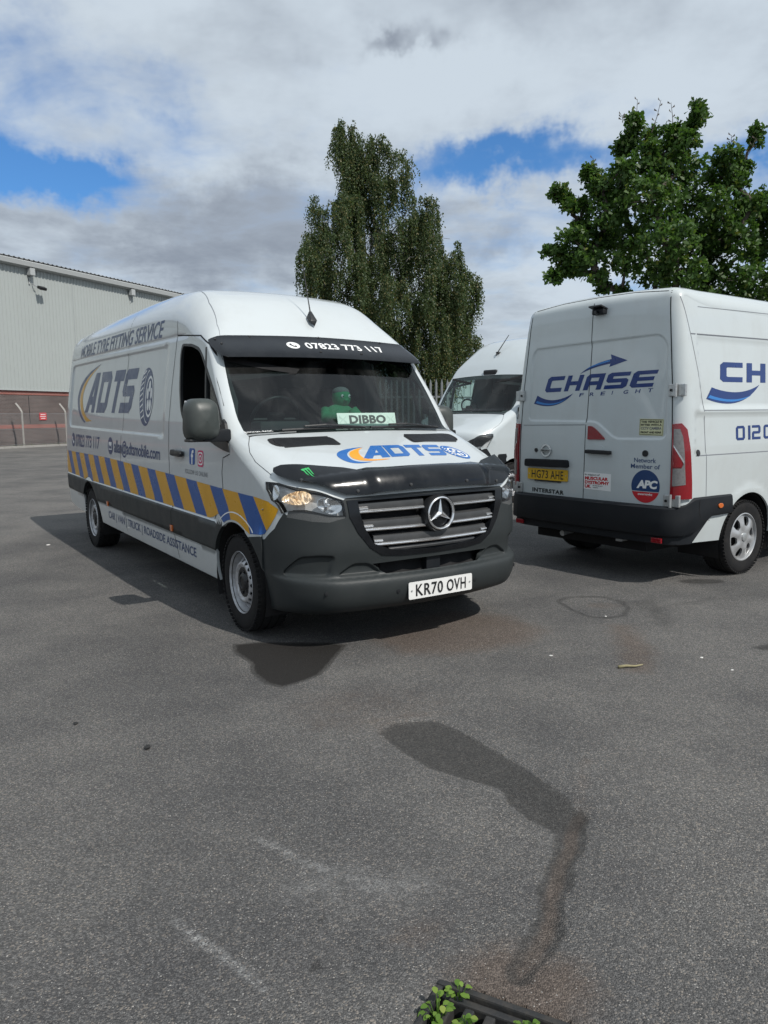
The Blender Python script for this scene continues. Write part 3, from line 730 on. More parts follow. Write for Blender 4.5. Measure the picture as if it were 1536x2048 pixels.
for s0 in np.arange(1.83 - 8.13 * 5, S1_, 8.13):
    m = MB(); m.box((s0, -.22, 9.86), (.34, .30, .40), taper=1.0); m.build('rainwater_hopper', M['gutter'], wh, bevel=.03)
    m = MB(); m.tube([(s0, -.10, 9.55), (s0, -.04, 9.40), (s0, -.03, 9.2)], .05, 8); m.build('overflow_pipe', M['gutter'], wh)
fl = empty('floodlight', (2.25, -.1, 9.05), 0, wh)
m = MB(); m.tube([(-.25, .08, .22), (-.22, -.10, .10), (-.05, -.30, .02)], .03, 8); m.build('floodlight_arm', M['galv'], fl)
m = MB(); m.box((.05, -.38, -.04), (.46, .30, .16), Matrix.Rotation(.45, 3, 'X')); m.build('floodlight_head', M['black'], fl, bevel=.03)
m = MB(); m.box((8.3, -.14, 7.45), (.75, .24, .26)); m.build('wall_louvre', M['gutter'], wh, bevel=.02)
for x0 in (S0, S1_):
    m = MB(); m.box((x0, 8, 5.2), (.2, 16.2, 10.4)); m.build('gable_wall', M['clad'], wh)
sg_ = empty('wall_sign', WO + Matrix.Rotation(WA, 3, 'Z') @ Vector((2.20, .02, 1.70)), WA); tag(sg_, 'small red notice with white lines on the brick wall', 'sign')
m = MB(); m.box((0, -.01, 0), (.50, .02, .42)); m.build('sign_panel', principled('sign_red', (.62, .045, .055), .4, noise=(8, .2, (.5, .05, .06))), sg_)
for z, wd in ((.11, .36), (.0, .40), (-.11, .32)):
    m = MB(); m.box((0, -.024, z), (wd, .004, .035)); m.build('sign_line', M['letterwhite'], sg_)
# chain-link fence with cranked concrete posts
cf = empty('chainlink_fence', WO, WA); tag(cf, 'chain-link fence with cranked concrete posts along the warehouse', 'fence')
FY = -1.2
for k in range(-9, 8):
    x = -.30 + 3.05 * k
    m = MB(); m.tube([(x, FY, 0), (x, FY, 1.95), (x, FY + .10, 2.10), (x, FY + .42, 2.42)], .062, 4); m.build('fence_post', M['concrete'], cf)
for z in (.15, 1.0, 1.85):
    m = MB(); m.tube([(-27, FY - .05, z), (24, FY - .05, z)], .006, 4, False); m.build('line_wire', M['galv'], cf)
V = []; F = []
for k in range(0, 430):
    for dr in (1, -1):
        x = -18 + k * .085; b = len(V); wd = .0022
        V += [(x - wd, FY - .05, .15), (x + wd, FY - .05, .15), (x + dr * 1.0 + wd, FY - .05, 1.85), (x + dr * 1.0 - wd, FY - .05, 1.85)]; F.append((b, b + 1, b + 2, b + 3))
o = MB().add(V, F).build('wire_mesh', M['galv'], cf); o['kind'] = 'stuff'
kb = empty('kerb', WO, WA); tag(kb, 'low pale concrete kerb at the foot of the fence', kind='structure')
for k in range(-22, 24):
    m = MB(); m.box((k * .915, -2.0, .055), (.905, .14, .13)); m.build('kerb_stone', M['concrete'], kb, bevel=.015)
vg = MB(); V = []; F = []
rng = np.random.default_rng(5)
for k in range(1500):
    x = rng.uniform(-20, 22); y = -1.2 + rng.normal(0, .14); h = rng.uniform(.05, .28); a = rng.uniform(0, 6.28); b = len(V); dx, dy = .012 * math.cos(a), .012 * math.sin(a)
    V += [(x - dx, y - dy, 0), (x + dx, y + dy, 0), (x + rng.normal(0, .05), y + rng.normal(0, .05), h)]; F.append((b, b + 1, b + 2))

def leaf_mat(name, c0, c1, c2, trans=.35):
    """leaf tint varies with the per-leaf value stored in 'leaf'; light comes through thin blades"""
    m = bpy.data.materials.new(name); m.use_nodes = True; t = NT(m.node_tree); t.n.clear(); o = t.new('ShaderNodeOutputMaterial')
    at = t.new('ShaderNodeVertexColor', layer_name='leaf'); r_, g_, b_ = t.xyz(at.outputs[0])
    col = t.mix(r_, c0, c1); col = t.mix(t.step(g_, .80, .97), col, c2)
    p = t.new('ShaderNodeBsdfPrincipled'); t.put(p.inputs['Base Color'], col); p.inputs['Roughness'].default_value = .48; p.inputs['Specular IOR Level'].default_value = .35
    tr = t.new('ShaderNodeBsdfTranslucent'); t.put(tr.inputs[0], t.mix(1.0, col, (1.25, 1.35, .75), 'MULTIPLY'))
    mx = t.new('ShaderNodeMixShader'); mx.inputs[0].default_value = trans; t.l.new(p.outputs[0], mx.inputs[1]); t.l.new(tr.outputs[0], mx.inputs[2]); t.l.new(mx.outputs[0], o.inputs[0])
    return m
def leaf_mesh(name, V, F, C, mat, parent):
    V = np.asarray(V); F = np.asarray(F, dtype=np.int32); k = F.shape[1]
    me = bpy.data.meshes.new(name); me.vertices.add(len(V)); me.vertices.foreach_set('co', V.ravel())
    me.loops.add(F.size); me.loops.foreach_set('vertex_index', F.ravel()); me.polygons.add(len(F)); me.polygons.foreach_set('loop_start', np.arange(0, F.size, k, dtype=np.int32))
    me.update(calc_edges=True); me.materials.append(mat)
    at = me.color_attributes.new('leaf', 'FLOAT_COLOR', 'POINT'); at.data.foreach_set('color', np.c_[C, np.ones(len(C))].ravel())
    return link(bpy.data.objects.new(name, me), parent)
M['grass'] = leaf_mat('weed_green', (.06, .10, .025), (.10, .14, .035), (.20, .17, .07))
V = np.array(V); F = np.array(F); C = np.repeat(rng.uniform(0, 1, (len(F), 3)), 3, 0)
gv = leaf_mesh('weeds', V, F, C, M['grass'], None); gv.location = WO; gv.rotation_euler = (0, 0, WA); tag(gv, 'sparse weeds growing along the foot of the fence', 'weeds', kind='stuff')

# ------------------------------------------------------------------ palisade fence far behind the vans
pf = empty('palisade_fence', (-1.0, 21.0, 0), R(3)); tag(pf, 'galvanised palisade fence under the birch behind the vans', 'fence')
M['palisade'] = principled('palisade_galvanised', (.24, .255, .255), .5, metal=.4, noise=(10, .4, (.28, .29, .29)))
pale = None
for k in range(20):
    x = k * .155
    if pale is None:
        m = MB(); pr = [(-.034, .012), (-.014, -.010), (.014, -.010), (.034, .012)]
        V = [(a, b, .08) for a, b in pr] + [(a, b, 2.35) for a, b in pr] + [(a * .2, b, 2.48) for a, b in pr]
        m.add(V, [(i, i + 1, 4 + i + 1, 4 + i) for i in range(3)] + [(4 + i, 5 + i, 9 + i, 8 + i) for i in range(3)])
        pale = m.build('pale', M['palisade'], pf, loc=(x, 0, 0))
    else:
        o = pale.copy(); COL.objects.link(o); o.parent = pf; o.location = (x, 0, random.uniform(-.01, .01)); o.rotation_euler = (0, 0, random.uniform(-.03, .03))
for z in (.45, 2.0): m = MB(); m.box((1.47, .045, z), (3.06, .04, .05)); m.build('rail', M['palisade'], pf)
for k in range(2): m = MB(); m.box((.1 + k * 2.75, .12, 1.2), (.08, .10, 2.4)); m.build('fence_post', M['palisade'], pf)

# ------------------------------------------------------------------ pale shed added to brighten the view through the third van's cab
sh = empty('added_shed', (4.0, 58.0, 0), 0); tag(sh, 'pale low shed added to brighten the view through the plain white van cab windows', 'building')
m = MB(); m.add(*ribbed(0, 24, lambda x, d, e: (x, -.04 * d, 4.3 * e), .5)); m.build('wall_cladding', principled('shed_cladding', (.50, .53, .53), .5, noise=(.7, .4, (.40, .43, .43))), sh)
m = MB(); m.box((12, 5, 4.45), (24.4, 10.6, .22)); m.build('roof', M['roofsheet'], sh)
m = MB(); m.box((12, 5.1, 2.1), (23.9, 10, 4.2)); m.build('wall', M['clad'], sh)
for z in (1.5, 2.9): m = MB(); m.box((12, -.07, z), (24, .05, .09)); m.build('sheet_rail', M['gutter'], sh)

# ------------------------------------------------------------------ trees
M['bark'] = principled('oak_bark', (.085, .072, .058), .95, noise=(9, .6, (.045, .038, .030)), bump=(26, .8, .03))
M['birchbark'] = principled('birch_bark', (.34, .32, .29), .85, noise=(7, .7, (.07, .06, .05)), bump=(20, .4, .015))
M['birch'] = leaf_mat('birch_leaf', (.040, .068, .030), (.105, .148, .058), (.18, .165, .066), .40)
M['oak'] = leaf_mat('oak_leaf', (.040, .092, .022), (.098, .175, .040), (.19, .22, .045), .40)
def unit(rng, n):
    v = rng.normal(0, 1, (n, 3)); return v / np.linalg.norm(v, axis=1)[:, None]
def lobes_at(L, Y, spread):
    out = []
    for px, py, rx, ry, dz in L:
        k = (Y + dz) / 1514.5; out.append((np.array(pxw(px, py, Y + dz)), rx * k, ry * k))
    return out
def limb_path(a, b, rng, sag=.12, n=6):
    a, b = Vector(a), Vector(b); d = (b - a).length; out = []
    for i in range(n):
        t = i / (n - 1); p = a.lerp(b, t); p.z += sag * d * math.sin(math.pi * t)
        if 0 < i < n - 1: p += Vector(rng.normal(0, .03 * d, 3))
        out.append(p)
    return out
def skeleton(m, start, tips, rng, r0, rmin=.006, sag=.04, sides=6, power=.42):
    """connect every tip to the nearest node already joined, thick where many tips hang on it"""
    order = sorted(range(len(tips)), key=lambda i: (tips[i] - start).length); nodes = [(start, None)]; kids = [0]; par = [None]
    for i in order:
        t = tips[i]; dt = (t - start).length
        best = min(range(len(nodes)), key=lambda k: (nodes[k][0] - t).length + .35 * (nodes[k][0] - start).length + (9 if nodes[k][0].z > t.z + .5 else 0))
        nodes.append((t, best)); par.append(best); kids.append(1)
    for k in range(len(nodes) - 1, 0, -1): kids[par[k]] += kids[k]
    tot = max(kids[1:]) if len(kids) > 1 else 1
    rad = [max(rmin, r0 * (kids[k] / tot) ** power * .8) for k in range(len(nodes))]; rad[0] = r0
    for k in range(1, len(nodes)):
        a, b = nodes[par[k]][0], nodes[k][0]; ra = min(rad[par[k]], rad[k] * 1.5)
        m.tube(limb_path(a, b, rng, sag, 6), list(np.linspace(ra, rad[k] * .8, 6)), sides)
def make_birch():
    rng = np.random.default_rng(11); Y = 25.0
    L = [(690, 262, 18, 18, 0), (683, 300, 17, 38, 0), (706, 290, 13, 30, .3), (705, 345, 26, 40, 0), (757, 300, 34, 34, 0), (745, 345, 52, 42, .4), (797, 345, 26, 40, -.3), (760, 395, 62, 48, 0), (700, 415, 46, 46, .5), (660, 425, 34, 36, -.5), (735, 455, 90, 60, 0),
         (845, 425, 32, 34, -.4), (830, 465, 52, 42, .5), (640, 475, 34, 36, .5), (625, 520, 27, 48, -.6), (690, 520, 76, 56, -.8), (770, 530, 82, 62, .9), (835, 500, 44, 40, .3), (640, 560, 36, 38, .3), (700, 590, 78, 50, 0), (780, 610, 86, 58, -.8), (885, 520, 42, 42, -.6), (905, 560, 40, 50, .2), (865, 600, 72, 60, -.4),
         (915, 620, 42, 54, .5), (945, 590, 18, 46, -.2), (870, 670, 82, 60, 0), (790, 680, 84, 50, .5), (720, 655, 70, 46, .6), (925, 690, 36, 46, .2), (850, 740, 76, 56, 0), (780, 760, 70, 60, .4), (845, 800, 40, 50, .3), (878, 735, 34, 40, -.3), (810, 820, 60, 60, .2), (700, 730, 60, 50, .8), (770, 850, 80, 50, .5)]
    lobes = lobes_at(L, Y, 0)
    base = Vector((pxw(790, 833, Y + .6).x, Y + .6, 0))
    root = empty('birch_tree', base); tag(root, 'tall weeping birch with drooping strands behind the striped van', 'tree', 'trees behind the vans')
    m = MB(); top = Vector(lobes[2][0]) - base
    tp = [Vector((0, 0, 0)), Vector((.05, 0, 2)), Vector((-.1, .1, 4.5)), Vector((-.3, .1, 7.0)), top * .9 + Vector((0, .3, 0)), top]
    m.tube(tp, [.24, .20, .15, .10, .05, .02], 10); m.build('trunk', M['birchbark'], root, smooth=True)
    m = MB()
    V = []; C = []
    for c, rx, ry in lobes:
        cl = Vector(c) - base
        zt = max(1.2, cl.z - rng.uniform(.3, 1.4)); t = min(max(zt / top.z, .1), .95); a = Vector((top.x * t * .9, .15, zt))
        m.tube(limb_path(a, cl + Vector((0, 0, ry * .6)), rng, .10), [.032, .028, .022, .018, .012, .006], 5)
        vol = rx * ry * 1.0; nc = int(7 + 25 * vol); ns = nc * 11
        rz = rx * .85
        for k_ in range(ns):
            if k_ % 11 == 0: u0 = unit(rng, 1)[0] * rng.uniform(.15, 1.25) ** .5; cl_l = rng.uniform(.55, 1.55)
            u = u0 + rng.normal(0, 1, 3) * np.array([.12, .12, .10]) / max(rx, .35) * .6
            p = np.array([cl.x + u[0] * rx * .95, cl.y + u[1] * rz, cl.z + u[2] * ry * .85 + ry * .22])
            ln = cl_l * rng.uniform(.45, 1.15) * min(1.0, .55 + ry * .5)
            drift = np.array([u[0] * .10, u[1] * .10, 0]) + rng.normal(0, .03, 3)
            nl = int(ln * 34); tt = np.linspace(0, 1, nl); swing = rng.uniform(-.06, .06)
            pos = p + np.outer(tt, drift) + np.stack([swing * np.sin(tt * 3), 0 * tt, .10 * np.sin(np.minimum(tt * 3.1, 3.14)) - ln * tt ** 1.15], 1)
            pos += rng.normal(0, .022, pos.shape)
            hd = unit(rng, nl); hd[:, 2] = -np.abs(hd[:, 2]) - .7; hd /= np.linalg.norm(hd, axis=1)[:, None]
            sd = np.cross(hd, unit(rng, nl)); sd /= np.linalg.norm(sd, axis=1)[:, None] + 1e-9
            sz = rng.uniform(.040, .074, nl)[:, None]
            q = np.stack([pos, pos + hd * sz * .55 + sd * sz * .36, pos + hd * sz * 1.15, pos + hd * sz * .55 - sd * sz * .36], 1)
            V.append(q.reshape(-1, 3))
            tint = rng.uniform(0, 1, (nl, 3)); br_ = .25 * (cl.z < 4.2) + .06; tint[:, 1] = rng.uniform(0, 1 + br_ * .45, nl); tint[:, 0] = np.clip(rng.normal(.45, .3), 0, 1) * .6 + tint[:, 0] * .4
            C.append(np.repeat(tint, 4, 0))
    V = np.vstack(V); C = np.vstack(C); F = np.arange(len(V)).reshape(-1, 4)
    m.build('limb', M['birchbark'], root, smooth=True)
    leaf_mesh('crown', V, F, C, M['birch'], root)
    # a few bare arching twigs
    m = MB()
    for a, b in (((835, 485), (900, 478)), ((940, 565), (958, 575)), ((700, 262), (718, 262)), ((625, 405), (640, 400))):
        p0, p1 = Vector(pxw(*a, Y)) - base, Vector(pxw(*b, Y)) - base; m.tube([p0, (p0 + p1) / 2 + Vector((0, 0, .12)), p1], [.012, .009, .005], 5)
    m.build('twig', M['bark'], root)
def make_oak():
    rng = np.random.default_rng(21); Y = 16.5
    L = [(1266, 250, 17, 20, 0), (1262, 283, 21, 22, .2), (1300, 275, 12, 20, .3), (1297, 300, 14, 20, -.2), (1345, 270, 22, 24, 0), (1350, 300, 34, 24, .4), (1395, 222, 15, 14, -.2), (1396, 238, 13, 12, .1), (1385, 258, 15, 16, .2), (1370, 285, 22, 22, -.4), (1250, 335, 24, 26, -.5), (1300, 335, 44, 34, 0),
         (1360, 345, 50, 40, -.3), (1240, 300, 12, 14, .4), (1512, 272, 14, 18, .2), (1455, 315, 22, 26, -.2), (1480, 335, 22, 24, .3), (1440, 355, 32, 30, .3), (1470, 365, 26, 24, -.2), (1180, 345, 15, 14, 0), (1190, 362, 24, 20, .2), (1205, 385, 26, 26, -.2), (1115, 383, 16, 13, 0), (1130, 396, 14, 11, .1), (1140, 412, 16, 10, -.1), (1165, 412, 22, 14, .2),
         (1240, 385, 36, 34, .4), (1300, 400, 60, 46, -.7), (1370, 410, 60, 46, .6), (1435, 420, 44, 40, -.5), (1480, 420, 28, 34, .3), (1505, 410, 22, 26, -.2), (1530, 420, 24, 40, .3), (1215, 430, 36, 28, -.3), (1160, 455, 24, 18, .2), (1145, 475, 30, 18, -.2), (1200, 480, 44, 30, .3), (1110, 500, 26, 13, 0), (1135, 512, 30, 14, .2), (1180, 515, 40, 18, -.2), (1260, 470, 56, 44, .9), (1330, 480, 66, 46, -.9), (1400, 490, 60, 46, .4),
         (1465, 480, 50, 42, -.2), (1520, 490, 40, 46, .5), (1255, 525, 44, 20, -.4), (1310, 545, 44, 26, .3), (1360, 550, 56, 34, -.5), (1430, 555, 56, 36, .4), (1500, 560, 56, 36, -.3), (1105, 553, 14, 11, 0), (1125, 545, 12, 8, .2), (1150, 540, 22, 12, .1), (1195, 552, 26, 12, -.2), (1208, 575, 14, 12, .2), (1245, 582, 13, 5, 0), (1565, 440, 40, 60, 0), (1600, 520, 50, 60, .3), (1580, 590, 60, 40, 0), (1480, 610, 80, 30, .3), (1380, 605, 70, 30, .2)]
    lobes = lobes_at(L, Y, 0)
    base = Vector((pxw(1330, 833, Y).x, Y, 0))
    root = empty('oak_tree', base); tag(root, 'broad young oak with lobed leaf clusters behind the freight van', 'tree', 'trees behind the vans')
    m = MB(); fork = Vector((-.25, 0, 3.3))
    m.tube([(0, 0, 0), (-.05, 0, 1.2), (-.15, .03, 2.4), fork], [.21, .17, .15, .13], 12); m.build('trunk', M['bark'], root, smooth=True)
    # one lobed leaf: outline points (along, across)
    LP = np.array([(0, 0), (.22, .10), (.36, .24), (.52, .17), (.68, .32), (.84, .20), (1.0, .04), (1.0, -.04), (.84, -.20), (.68, -.32), (.52, -.17), (.36, -.24), (.22, -.10)])
    nlp = len(LP); m = MB(); V = []; C = []; cnt = 0
    skeleton(m, fork, [Vector(c) - base for c, _, _ in lobes], rng, .11, .010)
    for c, rx, ry in lobes:
        cl = Vector(c) - base; a = fork + (cl - fork) * rng.uniform(.0, .12) + Vector((0, 0, -.1))
        nr = int(18 + 300 * (rx * ry) ** .85)
        for _ in range(nr):
            u = unit(rng, 1)[0] * rng.uniform(.15, 1.0) ** .6; p = np.array([cl.x + u[0] * rx, cl.y + u[1] * max(rx, ry) * .95, cl.z + u[2] * ry])
            if rng.uniform() < .16: m.tube([cl + (Vector(p) - cl) * .2, Vector(p)], [.008, .004], 4, False)
            ax = unit(rng, 1)[0] * .7 + u * .8 + np.array([0, 0, .35]); ax /= np.linalg.norm(ax); base_t = np.clip(rng.normal(.42, .28), 0, 1); yel = 1.12 if rng.uniform() < .07 else .9
            for _l in range(rng.integers(7, 13)):
                d = unit(rng, 1)[0] + ax * .55; d /= np.linalg.norm(d); sd = np.cross(d, ax + rng.normal(0, .4, 3)); sd /= np.linalg.norm(sd) + 1e-9; up = np.cross(sd, d)
                s_ = rng.uniform(.080, .135); o_ = p + rng.normal(0, .03, 3)
                q = o_ + np.outer(LP[:, 0], d) * s_ + np.outer(LP[:, 1], sd) * s_ * .95 + np.outer(np.abs(LP[:, 1]) * .35 - LP[:, 0] ** 2 * .25, up) * s_
                V.append(q); C.append(np.tile([base_t * .7 + rng.uniform() * .3, rng.uniform() * yel, 0], (nlp, 1))); cnt += 1
    V = np.vstack(V); C = np.vstack(C); F = np.arange(len(V)).reshape(-1, nlp)
    # bare shoots standing above the crown
    tw = MB()
    for a, b in (((1268, 255), (1275, 198)), ((1303, 265), (1322, 200)), ((1345, 265), (1342, 205)), ((1395, 225), (1388, 198)), ((1458, 300), (1463, 270)), ((1490, 320), (1512, 275)), ((1190, 350), (1186, 316)), ((1245, 245), (1243, 230))):
        p0, p1 = Vector(pxw(*a, Y)) - base, Vector(pxw(*b, Y)) - base; tw.tube([p0, (p0 + p1) / 2 + Vector((.02, 0, 0)), p1], [.010, .007, .004], 5)
        for k in range(5):
            t = .35 + .15 * k; q = p0.lerp(p1, t); e = Vector((.06 * (1 if k % 2 else -1), rng.uniform(-.04, .04), .04)); tw.add([q, q + e + Vector((0, 0, .03)), q + e * 1.1 - Vector((0, 0, .015))], [(0, 1, 2)])
    tw.build('shoot', M['bark'], root)
    m.build('limb', M['bark'], root, smooth=True)
    leaf_mesh('crown', V, F, C, M['oak'], root)
make_birch(); make_oak()

# ------------------------------------------------------------------ shared vehicle pieces
def circ_holes(n, r, rad, k=10): return [ell(r * math.cos(2 * math.pi * i / n), r * math.sin(2 * math.pi * i / n), rad, rad, n=k) for i in range(n)]
def tyre(name, parent, r=.345, wdt=.225, rim=.205, treads=60):
    h = wdt / 2
    prof = [(-h * .80, rim), (-h * .93, rim + .012), (-h * 1.0, rim + .055), (-h * .99, r - .045), (-h * .93, r - .022), (-h * .80, r - .006)]
    for a in (-.5, 0., .5):
        prof += [(h * (a - .06), r), (h * (a - .05), r - .007), (h * (a + .05), r - .007), (h * (a + .06), r)]
    prof += [(h * .80, r - .006), (h * .93, r - .022), (h * .99, r - .045), (h * 1.0, rim + .055), (h * .93, rim + .012), (h * .80, rim)]
    m = MB(); m.lathe(prof, 72)
    # raised sidewall ring and shoulder blocks
    for k in range(treads):
        t = 2 * math.pi * k / treads
        for sg in (-1, 1):
            c = Vector(((r - .013) * math.cos(t), sg * h * .91, (r - .013) * math.sin(t)))
            m.box(c, (.011, .030, .020), Matrix.Rotation(-t, 3, 'Y'))
    return m.build(name, M['rubber'], parent, auto=.6)
def steel_wheel(parent, out=-1):
    """pressed steel wheel with a ring of vent holes; the face looks along out*Y"""
    wr = tyre('tyre', parent)
    m = MB(); o = out
    m.lathe([(o * .10, .222), (o * .108, .216), (o * .098, .209), (o * .060, .204), (o * .045, .196), (o * -.10, .190), (o * -.10, .178), (o * .040, .184)], 60)
    m.build('rim', M['steel'], parent, auto=.7)
    disc = lambda u, v: np.stack([u, o * (.046 + .050 * sm(np.hypot(u, v), .186, .130) - .014 * sm(np.hypot(u, v), .124, .108)), v], -1)
    pts, tri, cen = triang(ell(0, 0, .190, .190, n=72), [], .016, circ_holes(16, .156, .0175, 12) + [ell(0, 0, .100, .100, n=40)])
    p = fpatch(pts, tri, disc, (0, o, 0), .004).rim(.012)
    pobj('wheel_disc', p, M['steel'], parent)
    m = MB(); m.lathe([(o * .060, .106), (o * .084, .106), (o * .088, .094), (o * .080, .070), (o * .098, .052), (o * .100, .040), (o * .094, .036), (o * .095, .0001)], 40)
    m.build('centre_cap', M['black'], parent, auto=.7)
    m = MB()
    for k in range(6):
        t = 2 * math.pi * k / 6 + .3; m.lathe([(o * .072, .011), (o * .092, .011), (o * .094, .007), (o * .094, .0001)], 6, c=(.078 * math.cos(t), 0, .078 * math.sin(t)))
    m.build('wheel_nut', M['black'], parent)
    m = MB(); m.lathe([(o * -.02, .001), (o * -.02, .19)], 40); m.build('brake_drum', M['inside'], parent)
    return wr
def wheel_arch_liner(root, x, r, y0, y1, zc=.345):
    m = MB(); n = 28; V = []; F = []
    for k in range(n + 1):
        t = math.pi * (-.12 + 1.24 * k / n)
        V += [(x + r * math.cos(t), y0, zc + r * math.sin(t)), (x + r * math.cos(t), y1, zc + r * math.sin(t))]
    for k in range(n): F.append((2 * k, 2 * k + 1, 2 * k + 3, 2 * k + 2))
    V += [(x, y1, zc)]; c = len(V) - 1
    for k in range(n): F.append((2 * k + 1, c, 2 * k + 3))
    m.add(V, F); return m.build('wheel_arch_liner', M['underbody'], root)
def seat(root, x, y, mat):
    e = MB()
    e.box((x, y, .98), (.52, .50, .16)); o = e.build('seat_cushion', mat, root, bevel=.05, auto=.6)
    e = MB(); e.box((x - .30, y, 1.36), (.16, .48, .74), Matrix.Rotation(-.20, 3, 'Y'), taper=.86); e.build('seat_back', mat, root, bevel=.06, auto=.6)
    e = MB(); e.box((x - .40, y, 1.83), (.11, .27, .20), Matrix.Rotation(-.20, 3, 'Y')); e.build('headrest', mat, root, bevel=.045, auto=.6)
def steering_wheel(root, x, y, z, mat):
    n = 40; pts = []; Rm = Matrix.Rotation(R(-62), 3, 'Y')
    m = MB(); ring = [Vector((.19 * math.cos(2 * math.pi * k / n), .19 * math.sin(2 * math.pi * k / n), 0)) for k in range(n + 1)]
    m.tube([Rm @ p + Vector((x, y, z)) for p in ring], .015, 8, False)
    for a in (0, 180, 270):
        p = Vector((.18 * math.sin(R(a)), .18 * math.cos(R(a)), 0)); m.tube([Rm @ (p * .25) + Vector((x, y, z)), Rm @ p + Vector((x, y, z))], .016, 6)
    c = Rm @ Vector((0, 0, -.015)); m.box(c + Vector((x, y, z)), (.12, .12, .05), Rm)
    return m.build('steering_wheel', mat, root, auto=.8)
def plate(root, name, s, fnq, mat_bg, wid=.52, hgt=.111):
    """fnq(u,v,d): plate frame coordinates to the vehicle; letters as their own sub-part"""
    m = MB(); m.prism(rpoly([(-wid / 2, -hgt / 2), (wid / 2, -hgt / 2), (wid / 2, hgt / 2), (-wid / 2, hgt / 2)], .012, 4), fnq, 0, .004)
    o = m.build(name, mat_bg, root)
    f = lambda u, v: np.array([fnq(a, b, .0048) for a, b in zip(u, v)])
    a, b = s.split(' ')
    la = len(a) * .0555 - .0055; lb = len(b) * .0555 - .0055; tot = la + lb + .033; x = -tot / 2; h = .0395
    text('plate_lettering', a, [(x, -h), (x + la, -h), (x + la, h), (x, h)], f, None, M['letterblack'], o, bold=.012, spacing=1.1)
    x2 = x + la + .033
    text('plate_lettering', b, [(x2, -h), (x2 + lb, -h), (x2 + lb, h), (x2, h)], f, None, M['letterblack'], o, bold=.012, spacing=1.1)
    for sx in (-1, 1):
        q = MB(); q.prism(ell(sx * (wid / 2 - .022), 0, .006, .006, n=10), fnq, .004, .007); q.build('plate_screw', M['chrome_dull'], o)
    return o

# ------------------------------------------------------------------ first van: body surfaces
SZ = np.array([.20, .34, .50, .70, .95, 1.25, 1.45, 1.7, 2.0, 2.2, 2.35, 2.5, 2.8])
SY = np.array([.935, .965, .985, .993, .995, .985, .972, .945, .905, .875, .85, .82, .74])
_zz = np.linspace(.1, 3, 600); _k = np.hanning(41); _k /= _k.sum(); _yy = np.convolve(np.pad(np.interp(_zz, SZ, SY), 20, mode='edge'), _k, 'valid')
def S1(x, z):
    x = np.asarray(x, float)
    y = np.interp(z, _zz, _yy) - .045 * np.clip((-3.4 - x) / 2.35, 0, None) ** 2
    return y - .005 * sm(x, -.9, .1) * sm(z, 1.35, 2.1) - .035 * sm(x, .1, .9)
z_mt = lambda x: .736 + (-.42 - x) * .0112
z_mb = lambda x: .518 + (-.37 - x) * .0160
z_sl = lambda x: .288 + (-.50 - x) * .0145
def sd_rect(x, z, x0, x1, z0, z1, r):
    cx, cz = (x0 + x1) / 2, (z0 + z1) / 2
    qx = np.abs(x - cx) - ((x1 - x0) / 2 - r); qz = np.abs(z - cz) - ((z1 - z0) / 2 - r)
    return np.hypot(np.maximum(qx, 0), np.maximum(qz, 0)) + np.minimum(np.maximum(qx, qz), 0) - r
def tilt(x): return .017 * (x + 3.6)      # body lines drop a little towards the nose
def emb1(x, z):
    x = np.asarray(x, float); z = np.asarray(z, float); zt = z + tilt(x)
    e = -.016 * sm(-sd_rect(x, zt, -5.50, -1.20, 1.366, 2.115, .10), -.014, .014) * sm(x, -1.50, -1.62)
    mt, mb = z_mt(x), z_mb(x)
    e = e + .012 * sm(z, mb - .006, mb + .004) * sm(z, mt + .006, mt - .004)
    for zz, dp in ((2.178, .007), (2.42, .006)):
        e = e - dp * np.exp(-((zt - zz - (0.02 if zz > 2.3 else 0) * 0) / .010) ** 2) * sm(x, -.75, -1.0) * sm(x, -5.65, -5.5)
    for xc in (0., -4.325):      # flared arch lips
        d = np.hypot(x - xc, z - .345); e = e + .012 * sm(d, .52, .44) * sm(z, .5, .62) * (1 - sm(x, .28, .42)) * (1 - sm(z, mb - .01, mb) * sm(z, mt + .01, mt) * .6)
    return e
PROF1 = [(.740,.236,.25,.30,.17,0),(.860,.243,.28,.34,.18,0),(.955,.283,.30,.36,.18,0),(.996,.355,.30,.37,.18,0),(1.002,.45,.30,.37,.17,0),(.990,.474,.30,.37,.17,0),(.952,.490,.30,.37,.17,0),(.948,.55,.30,.38,.16,0),(.965,.66,.30,.38,.17,0),
 (.965,.80,.30,.38,.18,0),(.96,.92,.30,.38,.19,5),(.94,1.02,.28,.36,.20,12),(.89,1.085,.26,.32,.18,22),(.80,1.125,.24,.27,.14,32),
 (.60,1.185,.22,.18,.06,45),(.30,1.28,.20,.13,.03,60),(.05,1.365,.17,.10,.025,55),(-.05,1.40,.14,.08,.03,45),(-.10,1.445,.10,.05,.035,40),(-.26,1.66,.08,.045,.035,40),(-.57,2.07,.09,.06,.035,42),
 (-.66,2.17,.17,.13,.04,48),(-.84,2.33,.27,.24,.06,58),(-1.05,2.46,.30,.28,.05,70),(-1.35,2.55,.31,.30,.045,82),(-1.75,2.592,.31,.30,.04,90),
 (-2.5,2.615,.31,.30,.04,90),(-4.4,2.61,.31,.30,.04,90),(-5.3,2.59,.30,.29,.04,90),(-5.54,2.57,.26,.24,.04,100),(-5.67,2.50,.18,.16,.03,130),(-5.72,2.36,.12,.10,.02,165),(-5.745,2.0,.09,.08,.02,180),
 (-5.755,1.2,.08,.07,.02,180),(-5.755,.6,.08,.07,.02,180),(-5.755,.42,.08,.07,.02,180)]
LOBE = [(a, b / KW) for a, b in rpoly([(a, b * KW) for a, b in [(.482, 1.04), (.525, .946), (.556, .867), (.550, .72), (.482, .60)]], .03, 4)]
